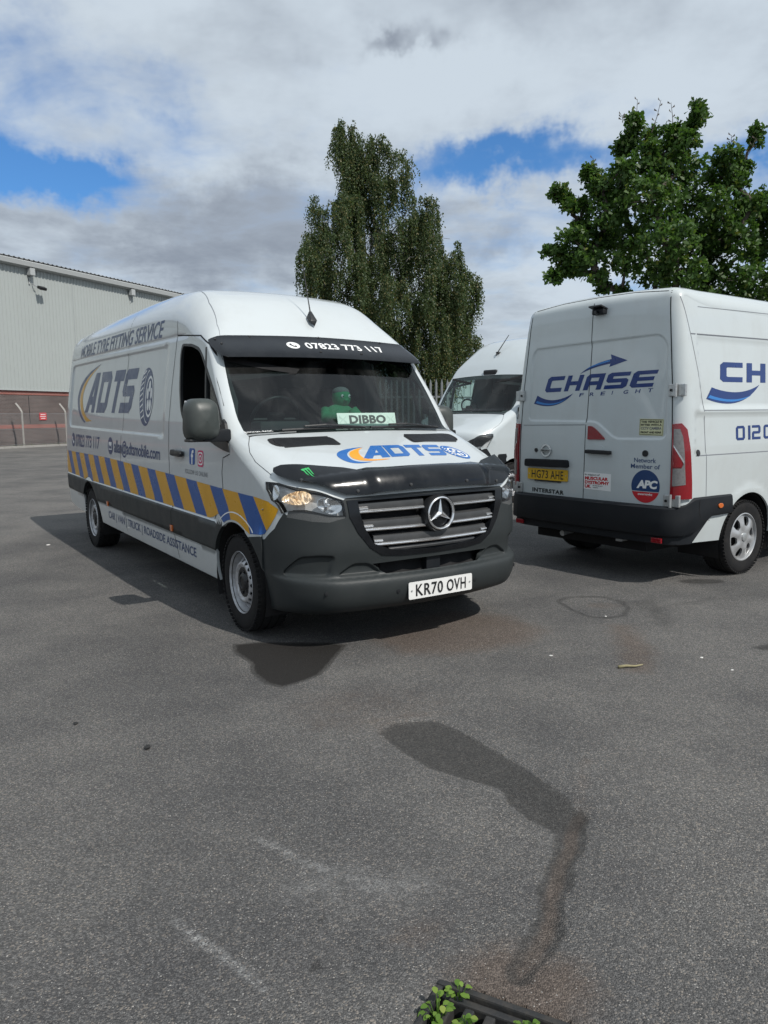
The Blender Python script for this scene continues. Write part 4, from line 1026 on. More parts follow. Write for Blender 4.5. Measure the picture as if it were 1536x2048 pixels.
CORN = [(a, b / KW) for a, b in rpoly([(a, b * KW) for a, b in [(.482, 1.13), (.482, 1.66), (.506, 1.655), (.556, 1.557), (.606, 1.453), (.618, 1.239), (.612, 1.06), (.55, 1.10)]], .03, 4)]
def disp1(s, w):
    p = np.stack([np.ravel(s), np.abs(np.ravel(w)) * KW], 1); r = np.zeros(len(p))
    k = (p[:, 0] > .40) & (p[:, 0] < .68)
    if k.any():
        for poly, dp in ((LOBE, -.020), (CORN, -.030)):
            q = [(a, b * KW) for a, b in poly]
            d = dist_poly(p[k], q) * np.where(inside(p[k], q), 1, -1); r[k] += dp * sm(d, -.008, .014)
    return r.reshape(np.shape(s))
B1 = Body(PROF1, S1, disp1)
WS0, WS1 = 2.045, 2.925
HEAD = [(1.434, 1.745), (1.335, 1.537), (1.095, 1.243), (.972, .926), (.864, .927), (.872, 1.104), (.919, 1.384), (.927, 1.558), (.908, 1.642), (1.10, 1.745), (1.204, 1.782), (1.364, 1.816)]
MESHS = [(.927, 1.558), (.874, 1.591), (.838, 1.30), (.829, 1.115), (.850, .945), (.864, .927), (.872, 1.104), (.919, 1.384)]
HOOD = [(.985, 0), (.985, .90), (.972, .926), (1.095, 1.243), (1.335, 1.537), (1.454, 1.570), (1.685, 1.636), (1.804, 1.578), (1.90, 1.43), (1.985, 1.243), (1.995, .6), (1.995, 0)]
GRO = [(.967, 0), (.967, .90), (.856, .90), (.75, .83), (.654, .722), (.599, .597), (.585, .40), (.581, 0)]
GRI = [(.955, 0), (.955, .805), (.87, .80), (.793, .775), (.679, .685), (.630, .50), (.615, .30), (.610, 0)]
INTK = [(.553, 0), (.552, .3), (.546, .69), (.50, .62), (.474, .56), (.470, .14), (.470, 0)]
COWL = [(1.995, 0), (1.995, .6), (1.985, 1.243), (2.03, 1.20), (2.043, .6), (2.045, 0)]
WIND = [(WS0, 0), (2.043, .6), (2.032, 1.19), (2.15, 1.09), (2.34, 1.02), (2.736, 1.06), (WS1, 1.08), (WS1 + .01, .5), (WS1 + .012, 0)]
def bump_top(s, w):
    """upper edge of the grey bumper moulding"""
    return np.interp(w, [0, .93, .931, 1.55, 1.624, 1.668, 1.763, 1.951, 2.0], [.985, .985, .90, .90, .906, .868, .78, .695, .69])
BUMPLINE = [(.906, 1.624), (.868, 1.668), (.78, 1.763), (.695, 1.951), (.69, 2.0)]

V1_LOC = (-0.1898, 5.6794, 0.0); V1_ROT = -0.9858
def make_van_one():
    root = empty('delivery_van', V1_LOC, V1_ROT)
    tag(root, 'white high roof van with blue and amber chevron stripes and black sun visor', 'van', 'white vans in the yard')
    fn = B1.fn()
    # --- front of the sweep
    sF = 3.02
    outl = [(0, -2 * KW), (sF, -2 * KW), (sF, 2 * KW), (0, 2 * KW)]
    cons = []
    for poly in (HOOD, GRO, COWL, WIND): cons.append((sym(poly), True))
    for sg in (1, -1):
        for poly in (HEAD, MESHS): cons.append((pw(poly, sg), True))
        cons.append((pw(BUMPLINE, sg), False))
        for poly in (LOBE, CORN):
            for o_ in (.009, 0, -.007, -.015): cons.append((offp(pw(poly, sg), o_), True))
    holes = [sym(GRI), sym(INTK)]
    pts, tri, cen = triang(outl, cons, .026, holes)
    full = fpatch(pts, tri, fn, None)
    if np.mean(full.N[:, 0]) < 0: full = Patch(full.V, full.F[:, ::-1], -full.N)
    rem = np.ones(len(tri), bool)
    def take(k):
        nonlocal rem
        k = k & rem; rem = rem & ~k; return full.sub(k)
    aw = np.abs(cen[:, 1]) / KW
    parts = {}
    for sg, nm in ((1, 'l'), (-1, 'r')):
        parts['head' + nm] = take(inside(cen, pw(HEAD, sg))); parts['mesh' + nm] = take(inside(cen, pw(MESHS, sg)))
    parts['surround'] = take(inside(cen, sym(GRO)))
    parts['hood'] = take(inside(cen, sym(HOOD))); parts['cowl'] = take(inside(cen, sym(COWL))); parts['wind'] = take(inside(cen, sym(WIND)))
    parts['bumper'] = take(cen[:, 0] < bump_top(cen[:, 0], aw))
    parts['front'] = full.sub(rem)
    # --- roof and tail of the sweep
    pts, tri, cen = triang([tuple(q) for q in dens([(sF, 2 * KW), (sF, -2 * KW)], .026, False)] + [(B1.L, -2 * KW), (B1.L, 2 * KW)], [], .07)
    roof = fpatch(pts, tri, fn, (0, 0, 1))
    # --- flanks
    a0 = B1.sz(.285); E_ = B1.edge(a0, B1.L, .03)
    def arc(xc, r, a_from, a_to, n=30): return [(xc + r * math.cos(R(a_from + (a_to - a_from) * k / n)), .345 + r * math.sin(R(a_from + (a_to - a_from) * k / n))) for k in range(n + 1)]
    rA = .425
    def sill(x): return float(z_sl(x))
    tA = math.degrees(math.asin((sill(-.42) - .345) / rA)); tB = math.degrees(math.asin((sill(-3.9) - .345) / rA)); tC = math.degrees(math.asin((.36 - .345) / rA))
    out = [tuple(p) for p in E_] + [(-5.66, .42), (-5.3, .375)] + arc(-4.325, rA, 180 - tC, tB)[0:] + [(x, sill(x)) for x in (-3.5, -2.5, -1.5, -.8)] + arc(0, rA, 180 - tA, -10)
    DOOR = [(-1.345, 2.150), (-1.344, 2.06), (-1.392, 1.453), (-1.382, 1.153), (-1.356, .86), (-1.315, float(z_mt(-1.3)) + .004), (-.40, float(z_mt(-.4)) + .004), (-.377, .754), (-.245, .886), (-.200, .993), (-.216, 1.097), (-.196, 1.20), (-.04, 1.236),
            (.02, 1.30), (-.10, 1.50), (-.288, 1.80), (-.457, 1.95), (-.60, 2.05), (-.808, 2.105)]
    WIN = rpoly([(-1.205, 2.072), (-.97, 2.052), (-.80, 2.012), (-.715, 1.955), (-.475, 1.736), (-.305, 1.567), (-.105, 1.300), (-.075, 1.240), (-.20, 1.255), (-.34, 1.282), (-1.03, 1.449), (-1.12, 1.535), (-1.18, 1.72), (-1.225, 1.98)], .05, 4)
    mtl = [(x, float(z_mt(x))) for x in (-5.70, -4.5, -3, -1.5, -.36)]; mbl = [(x, float(z_mb(x))) for x in (-5.70, -4.5, -3, -1.5, -.36)]
    rec = [(x, z - tilt(x)) for x, z in rpoly([(-5.50, 1.366), (-1.60, 1.366), (-1.60, 2.115), (-5.50, 2.115)], .10, 6)]
    bl = [(.25, .700), (.437, .726), (.50, .735)]
    gro = [([(x, zz - tilt(x) + d) for x in np.linspace(-5.55, -.9, 12)], False) for zz in (2.178, 2.42) for d in (-.012, 0, .012)]
    seamx = [(-2.800, 2.30), (-2.859, 1.40), (-2.901, 1.094), (-2.862, .767)]
    cons = [(DOOR, True), (mtl, False), (mbl, False), (bl, False)] + gro + [(offp(rec, o_), True) for o_ in (.015, 0, -.015)]
    pts, tri, cen = triang(out, cons, .036, [WIN])
    sfn = lambda x, z: np.stack([x, -(S1(x, z) + emb1(x, z)), z], -1)
    side = fpatch(pts, tri, sfn, (0, -1, 0), .004)
    kd = inside(cen, DOOR) & (cen[:, 1] > z_mt(cen[:, 0]))
    km = (cen[:, 1] < z_mt(cen[:, 0])) & (cen[:, 1] > z_mb(cen[:, 0])) & (cen[:, 0] < .1)
    kb = (cen[:, 0] > .2) & (cen[:, 1] < np.interp(cen[:, 0], [.25, .437, .5], [.70, .726, .735]))
    sd, smd, sb, sbody = side.sub(kd), side.sub(km), side.sub(kb), side.sub(~(kd | km | kb))
    body = joinp(parts['front'], roof, sbody, sbody.mirror())
    pobj('body_shell', body.rim(.02), M['white'], root)
    for sg in (-1, 1):
        f = (lambda p: p) if sg < 0 else (lambda p: p.mirror())
        d = pobj('door', f(sd).rim(.02), M['white'], root)
        pobj('side_moulding', f(smd).rim(.03), M['plastic'], root)
        # glazing of the door, split by the quarter-light bar
        gp, gt, gc = triang(WIN, [([(-.66, 2.2), (-.585, 1.617), (-.53, 1.2)], False), ([(-1.3, 1.49), (-.5, 1.57)], False)], .08)
        gpatch = fpatch(gp, gt, lambda x, z: np.stack([x, -(S1(x, z)) + .014, z], -1), (0, -1, 0))
        xb = np.interp(gc[:, 1], [1.2, 1.617, 2.2], [-.53, -.585, -.66])
        pobj('door_window', f(gpatch.sub((gc[:, 0] < xb) & ((gc[:, 1] < 1.56 + .10 * (gc[:, 0] + .6)) | (sg > 0)))), M['sideglass'], d); pobj('quarter_light', f(gpatch.sub(gc[:, 0] >= xb)), M['sideglass'], d)
        sfo = lambda x, z: np.stack([x, -(S1(x, z) + .002), z], -1)
        ring = np.array(WIN); cc = ring.mean(0)
        inn = [tuple(p + (cc - p) / np.linalg.norm(cc - p) * .030) for p in ring]
        rp, rt, rc = triang(WIN, [], .03, [inn])
        pobj('window_seal', f(fpatch(rp, rt, sfo, (0, -1, 0)).rim(.02)), M['black'], d)
        bp, bt, bc = triang([(-.665, 2.0), (-.635, 2.0), (-.505, 1.34), (-.535, 1.34)], [], .05)
        pobj('window_bar', f(fpatch(bp, bt, sfo, (0, -1, 0)).rim(.015)), M['black'], d)
        sp_, st_, _ = triang([(-.20, 1.47), (-.165, 1.44), (-.085, 1.285), (-.075, 1.242), (-.20, 1.257), (-.36, 1.288), (-.31, 1.34)], [], .04)
        pobj('mirror_sail', f(fpatch(sp_, st_, lambda x, z: np.stack([x, -(S1(x, z) + .006), z], -1), (0, -1, 0)).rim(.02)), M['black'], d)
        wheel_arch_liner(root, 0, rA + .004, sg * .975, sg * .55); wheel_arch_liner(root, -4.325, rA + .004, sg * .955, sg * .55)
        # door handle with its scooped cup, key cover
        fo = lambda u, v, dd, sg=sg: (u, sg * (S1(u, v) + dd), v)
        m = MB(); m.prism(ell(-1.12, 1.195, .085, .062, n=24), fo, -.004, .002); m.build('handle_cup', M['white'], d)
        m = MB(); m.prism(rpoly([(-1.255, 1.190), (-1.235, 1.232), (-1.0, 1.222), (-.985, 1.20), (-1.01, 1.176), (-1.22, 1.180)], .02, 4), fo, .008, .040); m.build('door_handle', M['black'], d, bevel=.008, auto=.6)
        for x in (-1.35, -3.466):
            m = MB(); m.prism(rpoly([(x - .028, .560 + tilt(x) * -.4), (x + .028, .560 + tilt(x) * -.4), (x + .028, .615 + tilt(x) * -.4), (x - .028, .615 + tilt(x) * -.4)], .012, 3), fo, .010, .024); m.build('side_marker_lamp', M['amber'], root, bevel=.005, auto=.6)
    pobj('front_bumper', joinp(parts['bumper'], sb, sb.mirror()).rim(.03), M['plastic'], root)
    hood = pobj('bonnet', parts['hood'].rim(.02), M['white'], root)
    pobj('cowl_panel', parts['cowl'].moved(-.01).rim(.02), M['black'], root)
    ws = pobj('windscreen', parts['wind'].moved(-.004), M['glass'], root)
    # black printed border of the windscreen
    fnb = lambda a, b: fn(a, b) - np.array([.001, 0, .001])
    inn = [(WS0 + .045, 0), (2.09, .6), (2.085, 1.08), (2.19, 1.01), (2.36, .955), (2.72, .985), (2.86, .99), (2.86, .5), (2.865, 0)]
    bp, bt, bc = triang(sym(WIND), [], .05, [sym(inn)]); bpz = fpatch(bp, bt, fn, (1, 0, 1)).moved(-.007)
    pobj('screen_border', bpz, M['black'], ws)
    skin = Skin([body, side, side.mirror(), parts['hood'], parts['bumper'], parts['wind'], parts['cowl'], parts['headl'], parts['headr'], parts['surround']])
    sideL = skin.fn('y', -1)
    # --- shut lines
    dl = DOOR[:]
    seam('shut_line', dl[0:6], sideL, (0, -1, 0), M['inside'], root)
    seam('shut_line', [(-1.315, .745), (-1.36, .70), (-1.335, .54), (-1.30, .32)], sideL, (0, -1, 0), M['inside'], root)
    seam('shut_line', [(-.377, .754), (-.245, .886), (-.200, .993), (-.216, 1.097), (-.196, 1.20), (-.075, 1.23)], sideL, (0, -1, 0), M['inside'], root)
    seam('shut_line', [(-1.345, 2.150), (-.808, 2.10), (-.615, 2.02), (-.47, 1.90), (-.30, 1.745), (-.19, 1.61)], sideL, (0, -1, 0), M['inside'], root, wd=.010)
    seam('shut_line', [(-2.786, 2.47)] + seamx, sideL, (0, -1, 0), M['inside'], root)
    seam('shut_line', [(-2.862, .745), (-2.865, .36)], sideL, (0, -1, 0), M['inside'], root, wd=.005)
    seam('shut_line', [(-1.349, 2.155), (-1.352, 2.194), (-1.37, 2.27)], sideL, (0, -1, 0), M['inside'], root, wd=.006)
    fo2 = lambda a, b: fn(a, b) + np.array([.0015, 0, .0018])
    for sg in (1, -1):
        seam('shut_line', [(a, sg * b * KW) for a, b in [(1.985, 1.243), (1.90, 1.43), (1.804, 1.578), (1.685, 1.636), (1.454, 1.570)]], fo2, (0, 0, 1), M['inside'], root)
        seam('roof_joint', [(a, sg * b * KW) for a, b in [(2.96, 1.13), (3.135, 1.27), (3.51, 1.30), (3.95, 1.16), (4.6, 1.10)]], fo2, (0, 0, 1), M['lettergrey'], root, wd=.006)
    # --- inner shell so that gaps read as dark
    pts, tri, cen = triang([(0.05, -1.9 * KW), (1.97, -1.9 * KW), (1.97, 1.9 * KW), (.05, 1.9 * KW)], [], .09)
    pobj('inner_shell', fpatch(pts, tri, fn, (1, 0, 0)).moved(-.10), M['inside'], root)
    m = MB(); m.box((-2.4, 0, .44), (6.3, 1.62, .18)); m.box((.45, 0, .36), (.45, 1.2, .12)); m.build('chassis_floor', M['underbody'], root)
    # --- wheels
    for x in (0, -4.325):
        for sg in (-1, 1):
            wl = empty('wheel', (x, sg * .862, .345), 0, root); steel_wheel(wl, sg)
            if x == 0: wl.rotation_euler = (0, 0, R(-2))
    # --- grille
    gr = empty('grille', (0, 0, 0), 0, root)
    pobj('grille_surround', parts['surround'].moved(.006).rim(.05), M['gloss_black'], gr)
    gp, gt, gc = triang(sym([(a + (.02 if a < .7 else .02 if a > .9 else 0), b * 1.02) for a, b in GRI]), [], .05)
    pobj('grille_back', fpatch(gp, gt, fn, (1, 0, 0)).moved(-.085), M['inside'], gr)
    def bar(name, s0, wa, wb, hh, dd, mat, off=.0, n=24, yscale=1.0):
        """horizontal bar that follows the bow of the nose between w=wa and wb"""
        ws_ = np.linspace(wa, wb, n); V = []; F = []
        c = [(-hh / 2, off - dd), (-hh / 2, off - .004), (-hh * .1, off), (hh * .3, off - .006), (hh / 2, off - dd * .7), (hh / 2, off - dd)]
        for w_ in ws_:
            p = B1.P(s0, w_); a = B1.P(s0, w_ + .01) - B1.P(s0, w_ - .01); t = a / np.linalg.norm(a); nrm = np.array([t[1], -t[0], 0]); nrm = nrm if nrm[0] > 0 else -nrm
            for dz, dn in c: V.append(p + nrm * dn + np.array([0, 0, dz]))
        k = len(c)
        for i in range(n - 1):
            for j in range(k): F.append((i * k + j, i * k + (j + 1) % k, (i + 1) * k + (j + 1) % k, (i + 1) * k + j))
        F += [tuple(range(k)), tuple((n - 1) * k + j for j in range(k))]
        return MB().add(V, F).build(name, mat, gr, auto=.7)
    for s0, ww in ((.905, .80), (.787, .765), (.690, .675)):
        segs = ((-ww, -.135), (.135, ww)) if s0 > .7 else ((-ww, ww),)
        for wa, wb in segs:
            bar('grille_slat', s0 + .012, wa, wb, .060, .055, M['slat'], -.012)
            bar('chrome_strip', s0 - .020, wa, wb, .017, .02, M['chrome'], .006)
            for e, q in ((wa, 1), (wb, -1)):
                if abs(e) > .3: bar('chrome_strip', s0 + .002, min(e, e + q * .085), max(e, e + q * .085), .016, .02, M['chrome'], .002, n=6)
    bar('grille_slat', .635, -.52, .52, .030, .05, M['slat'], -.012)
    # emblem: three-pointed star in a ring
    eo = empty('grille_emblem', (.985, .012, .852), 0, gr)
    m = MB(); m.lathe([(-.05, .122), (-.01, .122), (.008, .116), (.004, .108), (-.02, .106)], 48, 'X'); m.build('emblem_housing', M['black'], eo, auto=.7)
    m = MB(); m.lathe([(0, .106), (.014, .108), (.020, .101), (.014, .094), (0, .094)], 48, 'X'); m.build('emblem_ring', M['chrome'], eo, auto=.9)
    m = MB(); m.lathe([(-.012, .0001), (-.012, .106)], 40, 'X'); m.build('emblem_back', M['gloss_black'], eo)
    m = MB(); V = []; F = []
    for k in range(3):
        t = math.pi / 2 + k * 2 * math.pi / 3; t2 = t + math.pi / 3
        V += [(.004, .099 * math.cos(t), .099 * math.sin(t)), (.004, .020 * math.cos(t2), .020 * math.sin(t2))]
    V += [(.020, 0, 0)]
    for k in range(6): F.append((k, (k + 1) % 6, 6))
    V += [(v[0] - .012, v[1], v[2]) for v in V[:6]]
    for k in range(6): F.append((k, 7 + k, 7 + (k + 1) % 6, (k + 1) % 6))
    m.add(V, F); m.build('emblem_star', M['chrome'], eo)
    # --- lower intake
    ip, it, ic = triang(sym([(a, b * 1.03) for a, b in INTK]), [], .05)
    pobj('intake_back', fpatch(ip, it, fn, (1, 0, 0)).moved(-.11), M['inside'], root)
    m = MB(); m.box((.90, .0, .555), (.05, .11, .16)); m.box((.88, .0, .57), (.02, .80, .018)); m.build('intake_brace', M['plastic_dark'], root)
    # --- headlamps
    for sg, nm in ((1, 'l'), (-1, 'r')):
        h = empty('headlight', (0, 0, 0), 0, root)
        pobj('lens', parts['head' + nm].moved(.002), M['lampglass'], h)
        pobj('reflector_strip', parts['mesh' + nm].moved(-.002).rim(.02), M['strip'], root)
        hp = pw(HEAD, sg); cx = np.mean([p[0] for p in hp]); cy = np.mean([p[1] for p in hp])
        ins = [(cx + (a - cx) * .99, cy + (b - cy) * .99) for a, b in hp]
        p2, t2, c2 = triang(ins, [], .03); bk = fpatch(p2, t2, fn, (1, 0, 0)).moved(-.055)
        # lamp bowls: two dished reflectors sunk between bezels
        def bowl(name, s0, w0, rs, rw, dep, mat):
            q, t, c = triang(ell(s0, sg * w0 * KW, rs, rw, n=28, rot=sg * -.35), [], .02)
            def bf(a, b):
                rr = np.sqrt(((a - s0) / rs) ** 2 + ((b - sg * w0 * KW) / rw) ** 2); pp = fn(a, b)
                return pp - np.array([.80, sg * .25, .12]) * (.012 + dep * np.clip(1 - rr ** 2, 0, 1))[:, None]
            pobj(name, fpatch(q, t, bf, (1, 0, 0)), mat, h)
        pobj('lamp_housing', bk, M['lampgrey'], h)
        bowl('dipped_reflector', 1.055, 1.435, .078, .115, .040, M['glow'] if sg < 0 else M['reflector'])
        bowl('main_reflector', .945, 1.085, .058, .085, .040, M['reflector'])
        bowl('corner_reflector', 1.24, 1.66, .10, .040, .015, M['reflector'])
        for s0, w0 in ((1.055, 1.435), (.945, 1.085)):
            p = B1.P(s0, sg * w0); m = MB(); m.lathe([(-.05, .012), (-.014, .012), (-.006, .009), (-.004, .0001)], 16, 'X', c=tuple(p)); m.build('bulb', M['glow'] if (sg < 0 and w0 > 1.2) else M['chrome'], h, auto=.8)
        rimp = triang(hp, [], .02, [ins])
        pobj('lamp_bezel', fpatch(rimp[0], rimp[1], fn, (1, 0, 0)).moved(.004).rim(.02), M['black'], h)
    # --- bug deflector across the bonnet edge
    DT = [(1.138, 0), (1.150, .30), (1.195, .58), (1.180, .68), (1.237, .761), (1.337, .984), (1.44, 1.40), (1.452, 1.545)]
    DB = [(.985, 0), (.983, .30), (.980, .72), (.990, .90), (1.113, 1.25), (1.25, 1.44), (1.365, 1.575)]
    top = DT + []; bot = DB[::-1]
    half = DT + [(1.42, 1.60)] + bot
    dp_, dt_, dc_ = triang(sym(half), [], .03)
    def deff(a, b):
        aw_ = np.abs(b) / KW; p = fn(a, b); k = sm(a, .93, 1.16)
        lift = .022 + .026 * k + .018 * sm(aw_, .70, .60) * sm(a, 1.19, 1.08) + .010 * np.sin(np.clip((a - .95) / .22, 0, 1) * math.pi)
        nx = np.stack([.80 - .45 * k, np.zeros_like(k), .45 + .5 * k], -1); nx /= np.linalg.norm(nx, axis=1)[:, None]
        return p + nx * lift[:, None]
    dfl = pobj('bonnet_deflector', fpatch(dp_, dt_, deff, (1, 0, 1)).rim(.006), M['gloss_black'], root)
    for w0 in (-1.3, -.80, -.30, .35, .80, 1.2):
        s0 = 1.005 if abs(w0) < 1 else 1.17
        p = deff(np.array([s0]), np.array([w0 * KW]))[0]; m = MB(); m.lathe([(-.004, .011), (.006, .010), (.008, .0001)], 12, 'X', c=tuple(p)); m.build('deflector_clip', M['slat'], dfl)
    # claw-mark sticker: three ragged strokes
    dfo = lambda a, b: deff(a, b) + np.array([.0014, 0, .0014])
    def dsw(pts): return [(a, b * KW) for a, b in pts]
    for k, (w0, ln) in enumerate(((-1.165, .105), (-1.12, .145), (-1.075, .11))):
        s0 = 1.300
        decal('claw_sticker', dsw([(s0, w0 - .030), (s0 + .006, w0 + .022), (s0 - .03, w0 + .010), (s0 - ln * .6, w0 + .006 - k * .004), (s0 - ln, w0 + .004 - k * .010), (s0 - ln * .75, w0 - .012 - k * .006), (s0 - .03, w0 - .010), (s0 - .012, w0 - .026)]), dfo, (1, 0, 1), M['green'], dfl, step=.02)
    # --- sun visor above the windscreen
    VT = [(2.985, 0), (2.983, .6), (2.985, 1.1), (2.99, 1.45), (3.0, 1.70)]
    VBm = [(2.762, 0), (2.762, .6), (2.768, 1.1), (2.80, 1.45), (2.92, 1.72)]
    vp, vt, vc = triang(sym(VT + VBm[::-1]), [], .035)
    def vis(a, b):
        p = fn(a, b); k = sm(3.0 - a, 0.0, .22); aw_ = np.abs(b) / KW
        l = .016 + .105 * k * (1 - .5 * sm(aw_, 1.2, 1.72))
        return p + np.array([.99, 0, -.06]) * l[:, None]
    vz = pobj('sun_visor', fpatch(vp, vt, vis, (1, 0, 1)).rim(.006), M['gloss_black'], root)
    vfo = lambda a, b: vis(a, b) + np.array([.0016, 0, .0010])
    # viewed from the front, reading runs towards +w
    tq = lambda s0, s1, w0, w1: [(w0 * KW, s0), (w1 * KW, s0), (w1 * KW, s1), (w0 * KW, s1)]
    vfs = lambda u, v: vfo(v, u)
    text('visor_lettering', '07823 773 117', tq(2.853, 2.915, -.215, .675), vfs, (1, 0, 1), M['letterwhite'], vz, bold=.02)
    decal('phone_badge', [(u, v) for u, v in ell(-.345 * KW, 2.882, .040, .034, n=28)], vfs, (1, 0, 1), M['letterwhite'], vz, step=.02)
    hs = [(-.022, .012), (-.012, .022), (-.004, .014), (-.010, .006), (.004, -.008), (.012, -.002), (.022, -.010), (.012, -.022), (-.004, -.016), (-.018, 0)]
    decal('phone_handset', [(-.345 * KW + a, 2.882 + b * .85) for a, b in hs], lambda u, v: vfs(u, v) + np.array([.0014, 0, .0008]), (1, 0, 1), M['gloss_black'], vz, step=.02)
    for w0, s0 in ((-1.4, 2.96), (-1.2, 2.90), (-.75, 2.97), (0, 2.975), (-.1, 2.82), (.35, 2.82), (.75, 2.97), (1.35, 2.95)):
        p = vis(np.array([s0]), np.array([w0 * KW]))[0]; m = MB(); m.lathe([(-.003, .010), (.006, .009), (.008, .0001)], 12, 'X', c=tuple(p)); m.build('visor_screw', M['black'], vz)
    # --- bonnet air grilles, washer of black slats
    for sg in (1, -1):
        vpoly = rpoly(pw([(1.914, .975), (1.925, .89), (1.893, .41), (1.86, .38), (1.725, .385), (1.745, .55), (1.765, .965), (1.83, 1.0)], sg), .03, 4)
        vo = decal('bonnet_vent', vpoly, lambda a, b: fn(a, b) + np.array([.001, 0, .003]), (0, 0, 1), M['inside'], root, step=.03)
        for k in range(8):
            s0 = 1.748 + k * .0205; w_hi = .955 - abs(k - 4) * .008; w_lo = .405 + .001 * k
            ln = np.linspace(w_lo, w_hi, 12); st = polyline_strip([(s0, sg * q * KW) for q in ln], .013)
            m = len(ln); V = fn(st[:, 0], st[:, 1]) + np.array([.001, 0, .006]); V2 = V + np.array([-.006, 0, -.012])
            F = [(i, i + 1, 2 * m - 2 - i, 2 * m - 1 - i) for i in range(m - 1)]
            b_ = len(V); n_ = len(V); F += [(i, (i + 1) % n_, b_ + (i + 1) % n_, b_ + i) for i in range(n_)]
            MB().add(np.vstack([V, V2]), F).build('vent_slat', M['black'], vo)
    # --- wipers
    for y0, y1, z_ in ((-.62, .06, 0), (.10, .74, 0)):
        a = [B1.P(2.03 + .012 * t, (y0 + (y1 - y0) * t) / .82) + np.array([.018, 0, .016]) for t in np.linspace(0, 1, 9)]
        m = MB(); m.tube([tuple(p) for p in a], .010, 6); m.tube([tuple(a[8] + np.array([.0, 0, .0])), tuple(a[4] + np.array([.02, 0, .025])), tuple(a[2] + np.array([.012, .0, .02]))], .008, 6); m.build('wiper', M['black'], root)
    # --- aerial
    pa = B1.P(3.155, .028); m = MB()
    m.add([(pa[0] + .05, pa[1] - .028, pa[2] + .02), (pa[0] + .05, pa[1] + .028, pa[2] + .02), (pa[0] - .035, pa[1] + .03, pa[2] + .045), (pa[0] - .035, pa[1] - .03, pa[2] + .045), (pa[0] + .055, pa[1], pa[2] - .03), (pa[0] - .015, pa[1] - .012, pa[2] + .10), (pa[0] - .015, pa[1] + .012, pa[2] + .10)],
          [(0, 4, 1), (0, 3, 4), (1, 4, 2), (0, 1, 6, 5), (0, 5, 3), (1, 2, 6), (2, 3, 5, 6), (2, 4, 3)])
    ab = m.build('aerial_base', M['black'], root, bevel=.004, auto=.8)
    m = MB(); q0 = Vector((pa[0] - .015, pa[1], pa[2] + .09)); m.tube([q0, q0 + Vector((-.03, -.0, .10)), q0 + Vector((-.11, 0, .40))], [.006, .0045, .0025], 8); m.build('aerial_rod', M['black'], ab)
    # --- door mirror housings
    for sg in (-1, 1):
        mo = empty('door_mirror', (-.14, sg * 1.15, 1.465) if sg < 0 else (-.36, 1.055, 1.42), 0 if sg < 0 else R(78), root)
        V = []; F = []; n = 28; lay = [(-.050, .96), (-.060, 1.0), (.0, 1.0), (.05, .94), (.082, .78), (.098, .45), (.102, .02)]
        for dx, k in lay:
            for i in range(n):
                t = 2 * math.pi * i / n; ct, st = math.cos(t), math.sin(t)
                yy = .112 * np.sign(ct) * abs(ct) ** .55 * k; zz = .145 * np.sign(st) * abs(st) ** .60 * k
                zz = zz - .012 * (1 - k); yy = yy * (1.0 + .10 * (-zz / .145 if zz < 0 else 0))
                V.append((dx, sg * (yy + .0), zz))
        for l in range(len(lay) - 1):
            for i in range(n): F.append((l * n + i, l * n + (i + 1) % n, (l + 1) * n + (i + 1) % n, (l + 1) * n + i))
        F.append(tuple(range(n)))
        MB().add(V, F).build('mirror_housing', M['mirror_shell'], mo, auto=1.0)
        m = MB(); m.box((-.056, sg * .0, .012), (.008, .19, .235)); m.build('mirror_glass', M['chrome'], mo, bevel=.003)
        m = MB(); m.box((.02, sg * -.085, -.105), (.085, .20, .085)); m.build('mirror_arm', M['plastic_dark'], mo, bevel=.015, auto=.6)
        m = MB(); m.box((-.01, sg * .0, -.137), (.11, .215, .020)); m.build('mirror_base', M['black'], mo, bevel=.008, auto=.6)
    # --- number plate and bumper fittings
    plate(root, 'number_plate', 'KR70 OVH', lambda u, v, d: (1.004 + d - .165 * (u ** 2) * .35, u + .005, .372 + v), M['plate_white'])
    m = MB(); m.box((.985, .005, .372), (.022, .50, .10)); m.build('plate_bracket', M['plastic_dark'], root)
    for s0, w0 in ((.357, -1.244), (.335, -.487), (.330, .473), (.357, 1.244)):
        p = B1.P(s0, w0); m = MB(); m.lathe([(-.004, .013), (.003, .013), (.004, .0001)], 14, 'X', c=tuple(p)); m.build('parking_sensor', M['black'], root)
    # --- cab interior
    m = MB(); prof = [(.02, 1.20), (-.02, 1.345), (-.10, 1.372), (-.30, 1.375), (-.46, 1.36), (-.56, 1.28), (-.60, 1.10), (-.55, .75)]
    V = [(x, sg * .86, z) for sg in (-1, 1) for x, z in prof]; k = len(prof)
    m.add(V, [(i, i + 1, k + i + 1, k + i) for i in range(k - 1)]); m.build('dashboard', M['dash'], root)
    for y0 in (-.43, .15): m = MB(); m.box((-.42, y0, 1.405), (.20, .42, .09)); m.build('dash_cowl', M['dash'], root, bevel=.03, auto=.6)
    m = MB(); m.box((-1.62, 0, 1.38), (.03, 1.66, 1.62)); m.build('bulkhead', M['cabin'], root)
    m = MB(); m.box((-.95, 0, .70), (1.5, 1.7, .05)); m.build('cab_floor', M['cabin'], root)
    m = MB(); m.box((-1.25, 0, 2.12), (.76, 1.50, .03)); m.build('roof_lining', M['lining'], root)
    for y0 in (-.45, .15, .56): seat(root, -.95, y0, M['seat'])
    steering_wheel(root, -.52, -.43, 1.46, M['black'])
    # scalloped pelmet hung inside the top of the screen
    half = []; nS = 7; top = 2.90
    pel = [(top, -1.0), (top, 1.0)]; low = []
